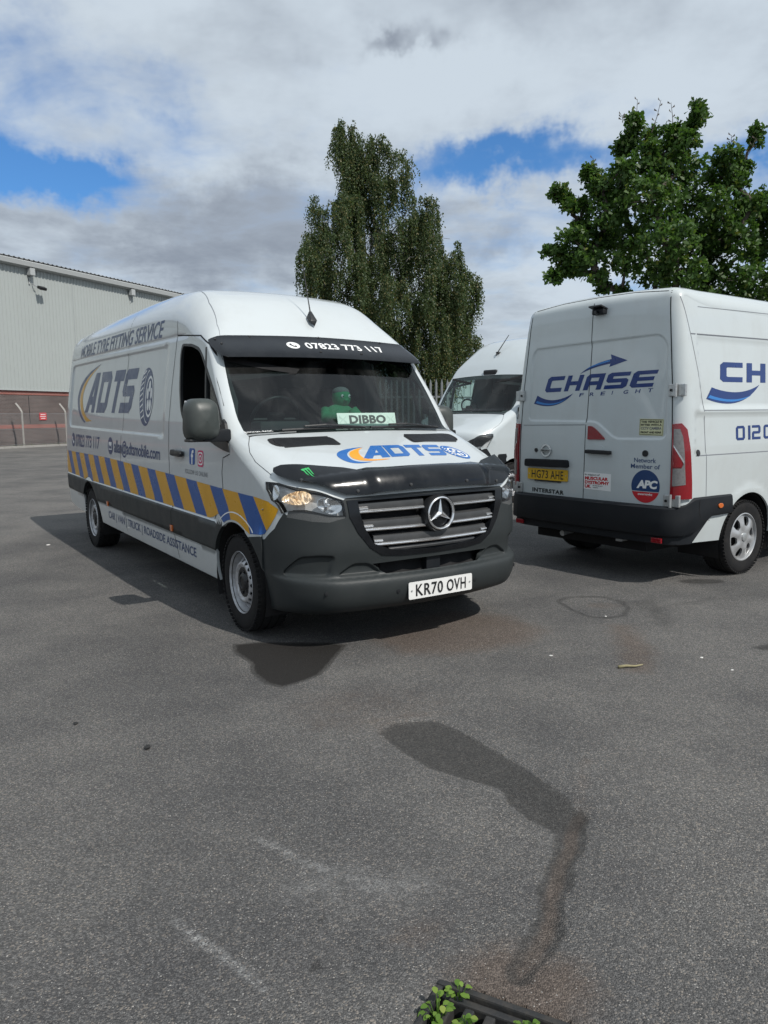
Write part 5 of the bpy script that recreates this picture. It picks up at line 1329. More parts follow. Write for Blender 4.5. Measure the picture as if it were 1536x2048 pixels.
    for k in range(nS):
        w0 = 1.0 - 2.0 * k / nS; w1 = 1.0 - 2.0 * (k + 1) / nS
        for t in np.linspace(0, 1, 9)[:-1]: low.append((2.805 - .055 * math.sin(math.pi * t), w0 + (w1 - w0) * t))
    low.append((2.805, -1.0))
    pp, pt, pc = triang(pw([(top, 1.0)] + low + [(top, -1.0)]), [], .03)
    pobj('fringe_pelmet', fpatch(pp, pt, fn, (1, 0, 1)).moved(-.03), M['lace'], root)
    # ------------------------------------------------ vinyl on the flank
    D = lambda name, poly, mat, **k: decal(name, poly, sideL, (0, -1, 0), M[mat], root, **k)
    bt_ = lambda x: float(np.interp(x, [-5.70, -3.52, -1.39, -.35, .40, .53], [1.088, 1.080, 1.024, .989, .968, .950]))
    xs = np.linspace(-5.64, .50, 40)
    bb = [(x, float(z_mt(x)) + .016) for x in np.linspace(-5.68, -.475, 30) if not (-4.80 < x < -3.85)]
    rear_arch = [(-4.325 + .475 * math.cos(R(a)), .345 + .475 * math.sin(R(a))) for a in np.linspace(111, 69, 12)]
    b_left = [p for p in bb if p[0] < -4.6]; b_right = [p for p in bb if p[0] > -4.0]
    farch = [(.441 * math.cos(R(a)), .345 + .441 * math.sin(R(a))) for a in np.linspace(114, 60, 16)]
    band = [(x, bt_(x)) for x in xs] + [(.592, .912), (.568, .868), (.520, .808), (.448, .742), (.40, .731), (.262, .722)] + farch[::-1][1:] + [(-.30, .80), (-.40, .765)] + b_right[::-1] + rear_arch[::-1] + b_left[::-1]
    per = .505; lean = .80; off = -1.269
    cons = []
    for k in range(-12, 6):
        for e in (0, .27):
            x_top = off + k * per + e; cons.append(([(x_top + lean * (1.05 - 1.12), 1.12), (x_top + lean * (1.05 - .60), .60)], False))
    pts, tri, cen = triang(band, cons, .06)
    ph = np.mod(cen[:, 0] - lean * (1.05 - cen[:, 1]) - off, per)
    bp_ = fpatch(pts, tri, skin.fn('y', -1, .003), (0, -1, 0), .012)
    ka = pts[:, 0] < .30; ns_ = fpatch(pts, tri, lambda x, z: np.stack([x, -S1(x, z), z], -1), (0, -1, 0), .01).N; bp_.N[ka] = ns_[ka]
    pobj('stripe_vinyl', bp_.sub(ph < .27), M['yellow'], root); pobj('stripe_vinyl', bp_.sub(ph >= .27), M['blue'], root)
    seam('stripe_piping', [(.492 * math.cos(R(a)), .345 + .492 * math.sin(R(a))) for a in np.linspace(122, 52, 26)], skin.fn('y', -1, .0045), (0, -1, 0), M['letterwhite'], root, wd=.009, step=.03)
    # big ADTS emblem
    glyphs('side_logo', (('V', 0, .245), ('D', .300, .520), ('T', .575, .760), ('S', .775, .985)), [(-4.625, 1.560), (-2.60, 1.533), (-2.60, 1.957), (-4.625, 2.005)], sideL, (0, -1, 0), M['navy'], root, shear=.105)
    sw_o = bez((-3.90, 2.085), (-5.02, 2.00), (-5.085, 1.735), 16) + bez((-5.085, 1.735), (-5.06, 1.53), (-4.60, 1.440), 12)[1:]
    sw_m = bez((-4.56, 1.452), (-4.98, 1.56), (-4.965, 1.735), 12) + bez((-4.965, 1.735), (-4.92, 1.95), (-3.90, 2.085), 16)[1:-1]
    D('side_logo_arc', sw_o + sw_m, 'navy')
    y_o = bez((-3.95, 2.070), (-4.88, 1.95), (-4.930, 1.735), 16) + bez((-4.930, 1.735), (-4.92, 1.56), (-4.50, 1.452), 12)[1:]
    y_i = bez((-4.20, 1.462), (-4.74, 1.50), (-4.775, 1.735), 12) + bez((-4.775, 1.735), (-4.74, 1.93), (-3.95, 2.070), 16)[1:-1]
    D('side_logo_arc', y_o + y_i, 'yellow')
    # drawn tyre: navy sidewall with a pale wheel and tread blocks
    tcx, tcz = -2.075, 1.675
    D('side_logo_tyre', ell(tcx - .05, tcz, .21, .262, n=48), 'navy')
    up = lambda u, v: sideL(u, v) + np.array([0, -.0014, 0])
    DU = lambda name, poly, mat, holes=(): decal(name, poly, up, (0, -1, 0), M[mat], root, step=.04, holes=holes)
    DU('side_logo_wheel', ell(tcx + .045, tcz, .118, .185, n=40), 'letterwhite', [ell(tcx + .045, tcz, .098, .162, n=36)])
    for k in range(5):
        a = 90 + 72 * k; c0 = (tcx + .045 + .055 * math.cos(R(a)), tcz + .092 * math.sin(R(a))); DU('side_logo_wheel', ell(c0[0], c0[1], .030, .050, n=14), 'letterwhite')
    for k in range(9):
        zz = tcz - .20 + .05 * k; xl = tcx - .05 - .205 * math.sqrt(max(0, 1 - ((zz - tcz) / .262) ** 2))
        DU('side_logo_tread', [(xl + .012, zz), (xl + .10, zz + .030), (xl + .10, zz + .046), (xl + .012, zz + .014)], 'letterwhite')
    DU('side_logo_tread', polyline_strip(ell(tcx + .02, tcz, .16, .235, 95, 265, 24), .010), 'letterwhite')
    T = lambda name, s, q, mat, **k: text(name, s, q, sideL, (0, -1, 0), M[mat], root, **k)
    T('side_lettering', 'MOBILE TYRE FITTING SERVICE', [(-5.046, 2.219), (-1.75, 2.169), (-1.72, 2.317), (-5.01, 2.362)], 'navy', bold=.018, shear=.12)
    T('side_lettering', '07823 773 117', [(-5.05, 1.150), (-3.765, 1.155), (-3.745, 1.290), (-5.036, 1.306)], 'navy', bold=.02, spacing=.95)
    T('side_lettering', 'allan@adtsmobile.com', [(-3.15, 1.105), (-1.625, 1.095), (-1.615, 1.240), (-3.13, 1.278)], 'navy', bold=.02, spacing=.97)
    D('contact_icon', ell(-5.20, 1.232, .105, .085, n=28), 'navy')
    DU('contact_icon', [(-5.20 + a * 3.0, 1.232 + b * 2.2) for a, b in hs], 'letterwhite')
    D('contact_icon', ell(-3.285, 1.205, .100, .090, n=28), 'navy')
    DU('contact_icon', [(-3.345, 1.165), (-3.225, 1.165), (-3.225, 1.245), (-3.345, 1.245)], 'letterwhite', [[(-3.333, 1.176), (-3.237, 1.176), (-3.237, 1.222), (-3.285, 1.195), (-3.333, 1.222)]])
    D('social_icon', rpoly([(-.885, 1.125), (-.765, 1.125), (-.757, 1.250), (-.883, 1.250)], .022, 4), 'fbblue')
    text('social_icon', 'f', [(-.845, 1.128), (-.790, 1.128), (-.785, 1.238), (-.842, 1.238)], up, (0, -1, 0), M['letterwhite'], root, bold=.03)
    D('social_icon', rpoly([(-.701, 1.116), (-.580, 1.116), (-.577, 1.239), (-.698, 1.239)], .03, 4), 'pink')
    DU('social_icon', rpoly([(-.688, 1.130), (-.592, 1.130), (-.590, 1.226), (-.686, 1.226)], .024, 4), 'letterwhite', [rpoly([(-.677, 1.141), (-.603, 1.141), (-.601, 1.215), (-.675, 1.215)], .02, 4)])
    DU('social_icon', ell(-.639, 1.178, .026, .026, n=20), 'letterwhite', [ell(-.639, 1.178, .015, .015, n=16)])
    T('side_lettering', 'FOLLOW US ONLINE', [(-.984, 1.050), (-.495, 1.046), (-.495, 1.080), (-.983, 1.086)], 'lettergrey', spacing=1.05)
    T('side_lettering', 'CAR | VAN | TRUCK | ROADSIDE ASSISTANCE', [(-3.58, .400), (-.870, .368), (-.835, .472), (-3.515, .506)], 'navy', bold=.016)
    # ------------------------------------------------ vinyl on the bonnet (read from the front: u = y, v = towards the screen)
    hz = skin.fn('z'); hood_fn = lambda u, v: hz(-v, u)
    glyphs('bonnet_logo', (('V', 0, .30), ('D', .315, .545), ('T', .565, .76), ('S', .775, .985)), [(-.30, -.555), (.44, -.545), (.42, -.335), (-.30, -.325)], hood_fn, (0, 0, 1), M['hoodblue'], root, shear=.10, step=.04)
    b_o = bez((-.17, -.345), (-.48, -.36), (-.45, -.525), 14) + bez((-.45, -.525), (-.43, -.645), (-.26, -.610), 10)[1:]
    b_i = bez((-.28, -.605), (-.39, -.60), (-.385, -.525), 10) + bez((-.385, -.525), (-.38, -.39), (-.17, -.345), 14)[1:-1]
    decal('bonnet_logo_arc', b_o + b_i, hood_fn, (0, 0, 1), M['hoodblue'], root, step=.04)
    o_o = bez((-.18, -.355), (-.37, -.40), (-.365, -.525), 14) + bez((-.365, -.525), (-.34, -.62), (-.10, -.585), 10)[1:]
    o_i = bez((-.14, -.575), (-.28, -.585), (-.285, -.525), 10) + bez((-.285, -.525), (-.28, -.41), (-.18, -.355), 14)[1:-1]
    decal('bonnet_logo_arc', o_o + o_i, hood_fn, (0, 0, 1), M['orange'], root, step=.04)
    decal('bonnet_logo_tyre', ell(.545, -.475, .085, .125, n=36, rot=.25), hood_fn, (0, 0, 1), M['hoodblue'], root, step=.04)
    hup = lambda u, v: hood_fn(u, v) + np.array([0, 0, .0014])
    decal('bonnet_logo_wheel', ell(.560, -.485, .055, .088, n=30, rot=.25), hup, (0, 0, 1), M['letterwhite'], root, step=.03, holes=[ell(.560, -.485, .045, .074, n=26, rot=.25)])
    for k in range(5):
        a = R(90 + 72 * k); decal('bonnet_logo_wheel', ell(.560 + .026 * math.cos(a), -.485 + .044 * math.sin(a), .012, .018, n=10), hup, (0, 0, 1), M['letterwhite'], root, step=.03)
    for k in range(6):
        zz = -.40 - .03 * k; decal('bonnet_logo_tread', [(.472 + abs(k - 2.5) * .006, zz), (.505, zz + .012), (.505, zz + .021), (.472 + abs(k - 2.5) * .006, zz + .009)], hup, (0, 0, 1), M['letterwhite'], root, step=.03)
    # small web sticker at the foot of the screen
    wf = lambda u, v: fn(v, u) + np.array([.002, 0, .002])
    decal('screen_sticker', rpoly([(-1.17 * KW, 2.052), (-1.135 * KW, 2.052), (-1.135 * KW, 2.082), (-1.17 * KW, 2.082)], .005, 3), wf, (1, 0, 1), M['letterwhite'], ws, step=.02)
    text('screen_sticker', 'ADDITIONAL-BASIC', [(-1.12 * KW, 2.056), (-.80 * KW, 2.056), (-.80 * KW, 2.076), (-1.12 * KW, 2.076)], wf, (1, 0, 1), M['letterwhite'], ws, bold=.02)
    return root, skin
van1, skin1 = make_van_one()

# ------------------------------------------------------------------ things lying on the first van's dashboard
def v1w(p): return Matrix.Translation(V1_LOC) @ Matrix.Rotation(V1_ROT, 4, 'Z') @ Vector(p)
nb = empty('name_board', v1w((-.085, .145, 1.402)), V1_ROT)
tag(nb, 'pale green name board reading DIBBO behind the striped van windscreen', 'name board')
nfn = lambda u, v, d: (-.10 * v / .11 * .25 + d, u, .004 + v)
m = MB(); m.prism([(-.262, 0), (.262, 0), (.262, .098), (-.262, .098)], nfn, -.003, .003); m.build('board', principled('pale_green_board', (.46, .62, .54), .45, noise=(25, .5, (.34, .48, .42))), nb)
f = lambda u, v: np.array([nfn(a, b, .0042) for a, b in zip(u, v)])
text('board_lettering', 'DIBBO', [(-.16, .018), (.17, .018), (.17, .082), (-.16, .082)], f, None, principled('board_ink', (.05, .07, .065), .5, noise=(30, .3, (.08, .1, .09))), nb, bold=.045, spacing=1.05)
for sg in (-1, 1): text('board_pattern', '><', [(sg * .215 - .03, .02), (sg * .215 + .03, .02), (sg * .215 + .03, .08), (sg * .215 - .03, .08)], f, None, principled('board_print', (.40, .55, .48), .5, noise=(30, .3, (.3, .45, .4))), nb)
m = MB(); m.prism([(-.05, 0), (.05, 0), (.04, .06), (-.04, .06)], lambda u, v, d: (-.05 + v * .6 + d, u, v), -.003, .003); m.build('board_stand', M['black'], nb)
pl = empty('plush_toy', v1w((-.36, .055, 1.40)), V1_ROT)
tag(pl, 'plain green plush doll with grey cap sitting behind the name board', 'soft toy')
def blobm(parts_, name, mat, parent):
    m = MB()
    for c, r, sc in parts_:
        V = []; F = []; nu, nv = 16, 10
        for j in range(nv + 1):
            for i in range(nu):
                a = 2 * math.pi * i / nu; b = math.pi * j / nv - math.pi / 2
                V.append((c[0] + r * sc[0] * math.cos(a) * math.cos(b), c[1] + r * sc[1] * math.sin(a) * math.cos(b), c[2] + r * sc[2] * math.sin(b)))
        for j in range(nv):
            for i in range(nu): F.append((j * nu + i, j * nu + (i + 1) % nu, (j + 1) * nu + (i + 1) % nu, (j + 1) * nu + i))
        m.add(V, F)
    return m.build(name, mat, parent, smooth=True)
blobm([((0, 0, .085), .11, (.75, 1.25, .85))], 'body', M['plush'], pl)
hd = blobm([((.0, .02, .225), .076, (1, .98, 1.12))], 'head', M['plush'], pl)
blobm([((-.006, .02, .268), .070, (1.0, .98, .62))], 'cap', M['plushgrey'], hd)
for dy in (-.028, .034):
    blobm([((.066, .02 + dy, .235), .013, (.6, 1, 1.1))], 'eye', M['letterwhite'], hd); blobm([((.073, .02 + dy + .003, .235), .006, (.5, 1, 1))], 'pupil', M['letterblack'], hd)
blobm([((.075, .02, .205), .016, (.7, 1.2, .8))], 'nose', M['plush'], hd)
for sg in (-1, 1):
    m = MB(); m.tube([(0, sg * .12, .13), (.04, sg * .15, .07), (.09, sg * .08, .08), (.10, sg * .02 + .03, .12)], [.042, .045, .038, .030], 12); m.build('arm', M['plush'], pl, smooth=True)

# ------------------------------------------------------------------ a plainer van built the same way, for the second and third vans
def base_van(root, prof, S, emb, xf, xr, zs, paintm, glassm, bump_mat, disp=None, zsill=.36, tail_cons=None, rear_bot=.60, top_mould=None, rA=.415, sF=3.02):
    Bv = Body(prof, S, disp); fn = Bv.fn()
    cons = [(sym(p), True) for p in (HOOD, GRO, COWL, WIND)]
    for sg in (1, -1): cons += [(pw(HEAD, sg), True), (pw(BUMPLINE, sg), False)]
    pts, tri, cen = triang([(0, -2 * KW), (sF, -2 * KW), (sF, 2 * KW), (0, 2 * KW)], cons, .045)
    full = fpatch(pts, tri, fn, (1, 0, 0)); rem = np.ones(len(tri), bool); aw = np.abs(cen[:, 1]) / KW
    def take(k):
        nonlocal rem
        k = k & rem; rem = rem & ~k; return full.sub(k)
    P_ = {}
    for sg, nm in ((1, 'l'), (-1, 'r')): P_['head' + nm] = take(inside(cen, pw(HEAD, sg)))
    P_['grille'] = take(inside(cen, sym(GRO))); P_['hood'] = take(inside(cen, sym(HOOD))); P_['cowl'] = take(inside(cen, sym(COWL))); P_['wind'] = take(inside(cen, sym(WIND)))
    P_['bumper'] = take(cen[:, 0] < bump_top(cen[:, 0], aw)); P_['front'] = full.sub(rem)
    sM = Bv.sx(Bv.T[-1, 0] + .35, sF)
    pts, tri, cen = triang([(sF, -2 * KW), (sM, -2 * KW), (sM, 2 * KW), (sF, 2 * KW)], [], .07)
    roof = fpatch(pts, tri, fn, (0, 0, 1))
    pts, tri, cen = triang([(sM, -2 * KW), (Bv.L, -2 * KW), (Bv.L, 2 * KW), (sM, 2 * KW)], tail_cons(Bv) if tail_cons else [], .026 if disp is not None else .07)
    roof = joinp(roof, fpatch(pts, tri, fn, (-1, 0, .3)))
    E_ = Bv.edge(Bv.sz(.28), Bv.L, .03)
    def arc(xc, a0, a1, n=30): return [(xc + rA * math.cos(R(a0 + (a1 - a0) * k / n)), .345 + rA * math.sin(R(a0 + (a1 - a0) * k / n))) for k in range(n + 1)]
    t_ = math.degrees(math.asin((zsill - .345) / rA))
    out = [tuple(p) for p in E_] + [(E_[-1][0] + .02, zsill + .02)] + arc(xr, 180 - t_, t_) + [(xr + 1.2, zsill), (xf - 1.2, zsill)] + arc(xf, 180 - t_, -9)
    dx = lambda x: x + xf
    WIN = rpoly([(dx(a), b * zs) for a, b in [(-1.205, 2.072), (-.97, 2.052), (-.80, 2.012), (-.715, 1.955), (-.475, 1.736), (-.305, 1.567), (-.105, 1.300), (-.075, 1.240), (-.34, 1.282), (-1.03, 1.40), (-1.15, 1.48), (-1.18, 1.72), (-1.225, 1.98)]], .05, 4)
    DOORL = [(dx(a), b * zs) for a, b in [(-.19, 1.61), (-.30, 1.745), (-.47, 1.90), (-.615, 2.02), (-.808, 2.10), (-1.345, 2.15), (-1.39, 1.45), (-1.36, .86), (-1.31, .55), (-.40, .55), (-.377, .76), (-.245, .886), (-.2, 1.0), (-.2, 1.2)]]
    cl = [([(xr - .9, top_mould), (xf - .3, top_mould)], False)] if top_mould else []
    pts, tri, cen = triang(out, cl, .045, [WIN])
    sfn = lambda x, z: np.stack([x, -(S(x, z) + emb(x, z)), z], -1)
    side = fpatch(pts, tri, sfn, (0, -1, 0), .004)
    kb = (cen[:, 0] > xf + .2) & (cen[:, 1] < .735 * zs)
    pobj('body_shell', joinp(P_['front'], roof, side.sub(~kb), side.sub(~kb).mirror()).rim(.02), paintm, root)
    pobj('front_bumper', joinp(P_['bumper'], side.sub(kb), side.sub(kb).mirror()).rim(.03), bump_mat, root)
    pobj('bonnet', P_['hood'].rim(.02), paintm, root); pobj('cowl_panel', P_['cowl'].moved(-.01), M['black'], root)
    ws = pobj('windscreen', P_['wind'].moved(-.004), glassm, root); pobj('grille', P_['grille'].moved(-.02), M['black'], root)
    for q in ('headl', 'headr'):
        h = pobj('headlight', P_[q].moved(-.03), M['lampgrey'], root); pobj('lens', P_[q].moved(.002), M['lampglass'], h)
    inn = [(WS0 + .06, 0), (2.10, .6), (2.095, 1.05), (2.19, .99), (2.36, .935), (2.72, .965), (2.85, .965), (2.855, .5), (2.86, 0)]
    bp, bt, bc = triang(sym(WIND), [], .05, [sym(inn)]); pobj('screen_border', fpatch(bp, bt, fn, (1, 0, 1)).moved(-.008), M['black'], ws)
    skin = Skin([P_['front'], roof, side, side.mirror(), P_['hood'], P_['wind']])
    fo2 = lambda a, b: fn(a, b) + np.array([.0015, 0, .0018])
    for sg in (1, -1):
        f = (lambda p: p) if sg < 0 else (lambda p: p.mirror())
        gp, gt, gc = triang(WIN, [], .08)
        pobj('door_window', f(fpatch(gp, gt, lambda x, z: np.stack([x, -S(x, z) + .012, z], -1), (0, -1, 0))), glassm, root)
        ring = np.array(WIN); cc = ring.mean(0); inr = [tuple(p + (cc - p) / np.linalg.norm(cc - p) * .028) for p in ring]
        rp, rt, rc = triang(WIN, [], .03, [inr]); pobj('window_seal', f(fpatch(rp, rt, lambda x, z: np.stack([x, -S(x, z) - .002, z], -1), (0, -1, 0)).rim(.02)), M['black'], root)
        bp, bt, bc = triang([(dx(-.665), 2.0 * zs), (dx(-.63), 2.0 * zs), (dx(-.50), 1.33 * zs), (dx(-.535), 1.33 * zs)], [], .05)
        pobj('window_bar', f(fpatch(bp, bt, lambda x, z: np.stack([x, -S(x, z) - .001, z], -1), (0, -1, 0)).rim(.03)), M['black'], root)
        seam('shut_line', [(a, b) for a, b in DOORL], skin.fn('y', sg), (0, sg, 0), M['inside'], root, wd=.008)
        seam('shut_line', [(a, sg * b * KW) for a, b in [(1.985, 1.243), (1.90, 1.43), (1.804, 1.578), (1.685, 1.636), (1.454, 1.570)]], fo2, (0, 0, 1), M['inside'], root)
        for x in (xf, xr): wheel_arch_liner(root, x, rA + .004, sg * .96, sg * .55)
        mo = empty('door_mirror', (dx(-.14), sg * 1.15, 1.47 * zs), 0, root)
        m = MB(); m.box((.02, 0, 0), (.12, .20, .30)); m.build('mirror_housing', M['plastic_dark'], mo, bevel=.04, auto=.8, seg=3)
        m = MB(); m.box((-.043, 0, 0), (.006, .17, .25)); m.build('mirror_glass', M['chrome'], mo)
        m = MB(); m.box((.02, sg * -.10, -.09), (.07, .12, .07)); m.build('mirror_arm', M['black'], mo)
    pts, tri, cen = triang([(0.05, -1.9 * KW), (1.97, -1.9 * KW), (1.97, 1.9 * KW), (.05, 1.9 * KW)], [], .12)
    pobj('inner_shell', fpatch(pts, tri, fn, (1, 0, 0)).moved(-.10), M['inside'], root)
    xm = (xf + xr) / 2; m = MB(); m.box((xm - .2, 0, .46), (xf - xr + 1.7, 1.60, .16)); m.build('chassis_floor', M['underbody'], root)
    m = MB(); prof_ = [(.02, 1.20), (-.02, 1.345), (-.10, 1.372), (-.30, 1.375), (-.46, 1.36), (-.56, 1.28), (-.60, 1.10), (-.55, .75)]
    V = [(dx(x), s_ * .86, z * zs) for s_ in (-1, 1) for x, z in prof_]; k = len(prof_); m.add(V, [(i, i + 1, k + i + 1, k + i) for i in range(k - 1)]); m.build('dashboard', M['dash'], root)
    m = MB(); m.box((dx(-1.60), 0, 1.38 * zs), (.03, 1.64, 1.60 * zs)); m.build('bulkhead', M['cabin'], root)
    m = MB(); m.box((dx(-.95), 0, .72), (1.5, 1.7, .05)); m.build('cab_floor', M['cabin'], root)
    g = empty('cab_seats', (dx(0), 0, .16 if zs > 1.05 else 0), 0, root)
    for y0 in (-.45, .15, .56): seat(g, -.98, y0, M['seat'])
    return Bv, skin, side, fn
def cover_wheel(parent, out=-1):
    tyre('tyre', parent, .345, .225, .212)
    o = out; m = MB(); m.lathe([(o * .085, .226), (o * .105, .222), (o * .108, .214), (o * .100, .208), (o * .07, .206)], 60); m.build('rim', M['cover'], parent, auto=.8)
    disc = lambda u, v: np.stack([u, o * (.088 + .022 * sm(np.hypot(u, v), .21, .08) + .006 * np.cos(6 * np.arctan2(v, u)) * sm(np.hypot(u, v), .05, .12)), v], -1)
    hol = []
    for k in range(6):
        a = 2 * math.pi * (k + .5) / 6; c, s_ = math.cos(a), math.sin(a)
        sh = [(.105, -.020), (.150, -.050), (.186, -.046), (.194, -.010), (.182, .034), (.140, .036), (.105, .022)]
        hol.append([(r_ * c - t_ * s_, r_ * s_ + t_ * c) for r_, t_ in rpoly(sh, .012, 3)])
    pts, tri, cen = triang(ell(0, 0, .210, .210, n=72), [], .016, hol)
    pobj('wheel_cover', fpatch(pts, tri, disc, (0, o, 0), .004).rim(.022), M['cover'], parent)
    m = MB(); m.lathe([(o * .105, .040), (o * .118, .038), (o * .122, .028), (o * .120, .0001)], 28); m.build('cover_badge', M['chrome_dull'], parent, auto=.8)
    m = MB(); m.lathe([(o * .055, .001), (o * .050, .21)], 40); m.build('wheel_disc', M['underbody'], parent)
    m = MB(); m.lathe([(o * -.10, .205), (o * .06, .205)], 40); m.build('wheel_barrel', M['black'], parent)

# ------------------------------------------------------------------ second van (seen from behind)
V2_LOC = (2.7363, 7.6273, 0); V2_ROT = .61582
SZ2 = np.array([.2, .35, .5, .8, 1.15, 1.5, 1.75, 2.1, 2.3, 2.5, 2.7]); SY2 = np.array([.95, .968, .985, .998, 1.003, .988, .965, .918, .885, .845, .80])
_yy2 = np.convolve(np.pad(np.interp(_zz, SZ2, SY2), 20, mode='edge'), _k, 'valid')
def S2(x, z):
    x = np.asarray(x, float); return np.interp(z, _zz, _yy2) - .03 * sm(x, 4.3, 5.2) - .012 * sm(x, .3, -.95)
def emb2(x, z):
    x = np.asarray(x, float); z = np.asarray(z, float)
    r = -.010 * sm(z, 1.115, 1.135) * sm(z, 1.475, 1.455) * sm(x, -.88, -.84) * sm(x, 3.1, 3.0)
    r = r - .010 * sm(z, 1.505, 1.525) * sm(z, 2.125, 2.10) * sm(x, -.80, -.76) * sm(x, 3.1, 3.0)
    for xc in (0., 4.33): d = np.hypot(x - xc, z - .345); r = r + .010 * sm(d, .52, .43) * sm(z, .5, .62)
    return r
PROF2 = [(x + 4.25, z * .95, a, b, c, d) for x, z, a, b, c, d in PROF1[:25]] + [
 (1.6, 2.530, .20, .18, .045, 90), (-.50, 2.560, .17, .15, .045, 90), (-.80, 2.557, .14, .11, .04, 95), (-.92, 2.535, .11, .07, .035, 115), (-.975, 2.485, .10, .06, .03, 150), (-.993, 2.39, .10, .08, .025, 172), (-1.003, 2.12, .10, .09, .02, 180),
 (-1.02, 1.70, .11, .10, .02, 180), (-1.035, 1.25, .11, .11, .02, 180), (-1.038, .90, .11, .11, .02, 180), (-1.038, .60, .11, .11, .02, 180)]
REC2 = rpoly([(.70, 2.115), (-.70, 2.135), (-.775, 2.05), (-.812, 1.262), (-.301, 1.255), (-.086, 1.408), (.775, 1.419), (.742, 2.04)], .06, 5)
def disp2(s, w):
    p = np.ravel(s); q = np.ravel(w); B_ = disp2.B; r = np.zeros(len(p))
    x = np.interp(p, B_[0], B_[1]); k = (x < -.90) & (np.abs(q) < 1.02)
    if k.any():
        yz = np.stack([q[k] * (np.interp(p[k], B_[0], B_[3]) - .105), np.interp(p[k], B_[0], B_[2])], 1)
        d = dist_poly(yz, REC2) * np.where(inside(yz, REC2), 1, -1); r[k] = -.013 * sm(d, -.014, .016)
    return r.reshape(np.shape(s))
def make_van_two():
    root = empty('freight_van', V2_LOC, V2_ROT); tag(root, 'white freight van seen from its closed rear doors with navy lettering', 'van', 'white vans in the yard')
    tmp = Body(PROF2, S2); disp2.B = (tmp.u, tmp.T[:, 0], tmp.T[:, 1], tmp.Y)
    def tail_cons(Bv):
        k = Bv.u > Bv.u[np.argmax(Bv.T[:, 0] < -.90)]; zz, uu, yy = Bv.T[k, 1], Bv.u[k], Bv.Y[k]; o = np.argsort(zz); res = []
        for d in (.016, 0, -.016):
            res.append(([(float(np.interp(z, zz[o], uu[o])), y / (float(np.interp(z, zz[o], yy[o])) - .105) * KW) for y, z in dens(offp(REC2, d), .03)], True))
        return res
    Bv, skin, side, fn = base_van(root, PROF2, S2, emb2, 4.33, 0., .95, M['white2'], M['sideglass'], M['plastic_dark'], disp2, top_mould=.765, tail_cons=tail_cons)
    rear = skin.fn('x', -1); RO = (-1, 0, 0); flank = skin.fn('y', -1); FO = (0, -1, 0)
    for x in (0., 4.33):
        for sg in (-1, 1): wl = empty('wheel', (x, sg * .852, .345), 0, root); wl.rotation_euler = (0, R(17 if x == 0 else 40), 0); cover_wheel(wl, sg)
    D = lambda nm, poly, mat, par=root, **k: decal(nm, poly, rear, RO, M[mat] if isinstance(mat, str) else mat, par, **k)
    up = lambda u, v: rear(u, v) + np.array([-.0014, 0, 0])
    DU = lambda nm, poly, mat, par=root, **k: decal(nm, poly, up, RO, M[mat], par, **k)
    T = lambda nm, s, q, mat, f=rear, par=root, **k: text(nm, s, q, f, RO, M[mat], par, **k)
    # door gaps
    seam('shut_line', [(0.0, 2.515), (.012, 1.9), (.028, 1.4), (.036, .69)], rear, RO, M['inside'], root, wd=.007)
    for sg in (-1, 1):
        seam('shut_line', [(sg * .77, 2.47), (sg * .805, 2.1), (sg * .845, 1.7), (sg * .868, 1.3), (sg * .875, .69)], rear, RO, M['inside'], root, wd=.009)
    seam('shut_line', [(.77, 2.485), (.4, 2.52), (0, 2.526), (-.4, 2.52), (-.77, 2.485)], rear, RO, M['inside'], root, wd=.007)
    seam('shut_line', [(.875, .69), (-.875, .69)], rear, RO, M['inside'], root, wd=.008)
    seam('press_line', [(.83, 1.372), (.04, 1.378)], rear, RO, M['lettergrey'], root, wd=.006)
    # flank seams
    seam('shut_line', [(-.93, 2.43), (-.865, 2.12), (-.735, 1.49), (-.68, .77)], flank, FO, M['lettergrey'], root, wd=.006)
    seam('gutter_line', [(-.86, 2.128), (.8, 2.138), (3.0, 2.12)], flank, FO, M['lettergrey'], root, wd=.010)
    seam('press_line', [(-.73, 1.497), (3.0, 1.497)], flank, FO, M['lettergrey'], root, wd=.007)
    seam('press_line', [(-.86, 1.120), (3.0, 1.120)], flank, FO, M['lettergrey'], root, wd=.008)
    seam('shut_line', [(-.72, 2.36), (1.2, 2.38), (3.2, 2.36)], flank, FO, M['lettergrey'], root, wd=.005)
    # tail lamps wrap round the corner posts
    iz = lambda z: float(np.interp(-z, -Bv.T[::-1, 1][:600][::-1] if False else -Bv.T[900:, 1], Bv.u[900:])) if False else None
    k = Bv.u > Bv.u[np.argmin(np.abs(Bv.T[:, 0] + .95)) - 1]; zz_, uu_ = Bv.T[k, 1], Bv.u[k]; o_ = np.argsort(zz_)
    sR = lambda z: float(np.interp(z, zz_[o_], uu_[o_]))
    for sg in (-1, 1):
        tl = empty('tail_light', (0, 0, 0), 0, root)
        def P(poly): return [(sR(z), sg * w_ * KW) for w_, z in poly]
        def lens(nm, poly, mat, off, rim_=.0):
            q, t, c = triang(P(poly), [], .03); p = fpatch(q, t, fn, (-1, sg * .8, 0)).moved(off); pobj(nm, p.rim(rim_) if rim_ else p, M[mat], tl)
        lens('red_lens', [(1.02, 1.385), (1.40, 1.392), (1.62, 1.34), (1.76, 1.18), (1.92, .90), (1.97, .765), (1.02, .762)], 'redlens', .022, .03)
        lens('clear_lens', [(1.10, 1.345), (1.34, 1.345), (1.45, 1.28), (1.52, 1.14), (1.56, 1.02), (1.46, 1.08), (1.10, 1.215)], 'clearlens', .025)
        lens('clear_lens', [(1.10, 1.02), (1.42, 1.02), (1.50, 1.06), (1.56, 1.02), (1.62, .885), (1.10, .870)], 'clearlens', .0245)
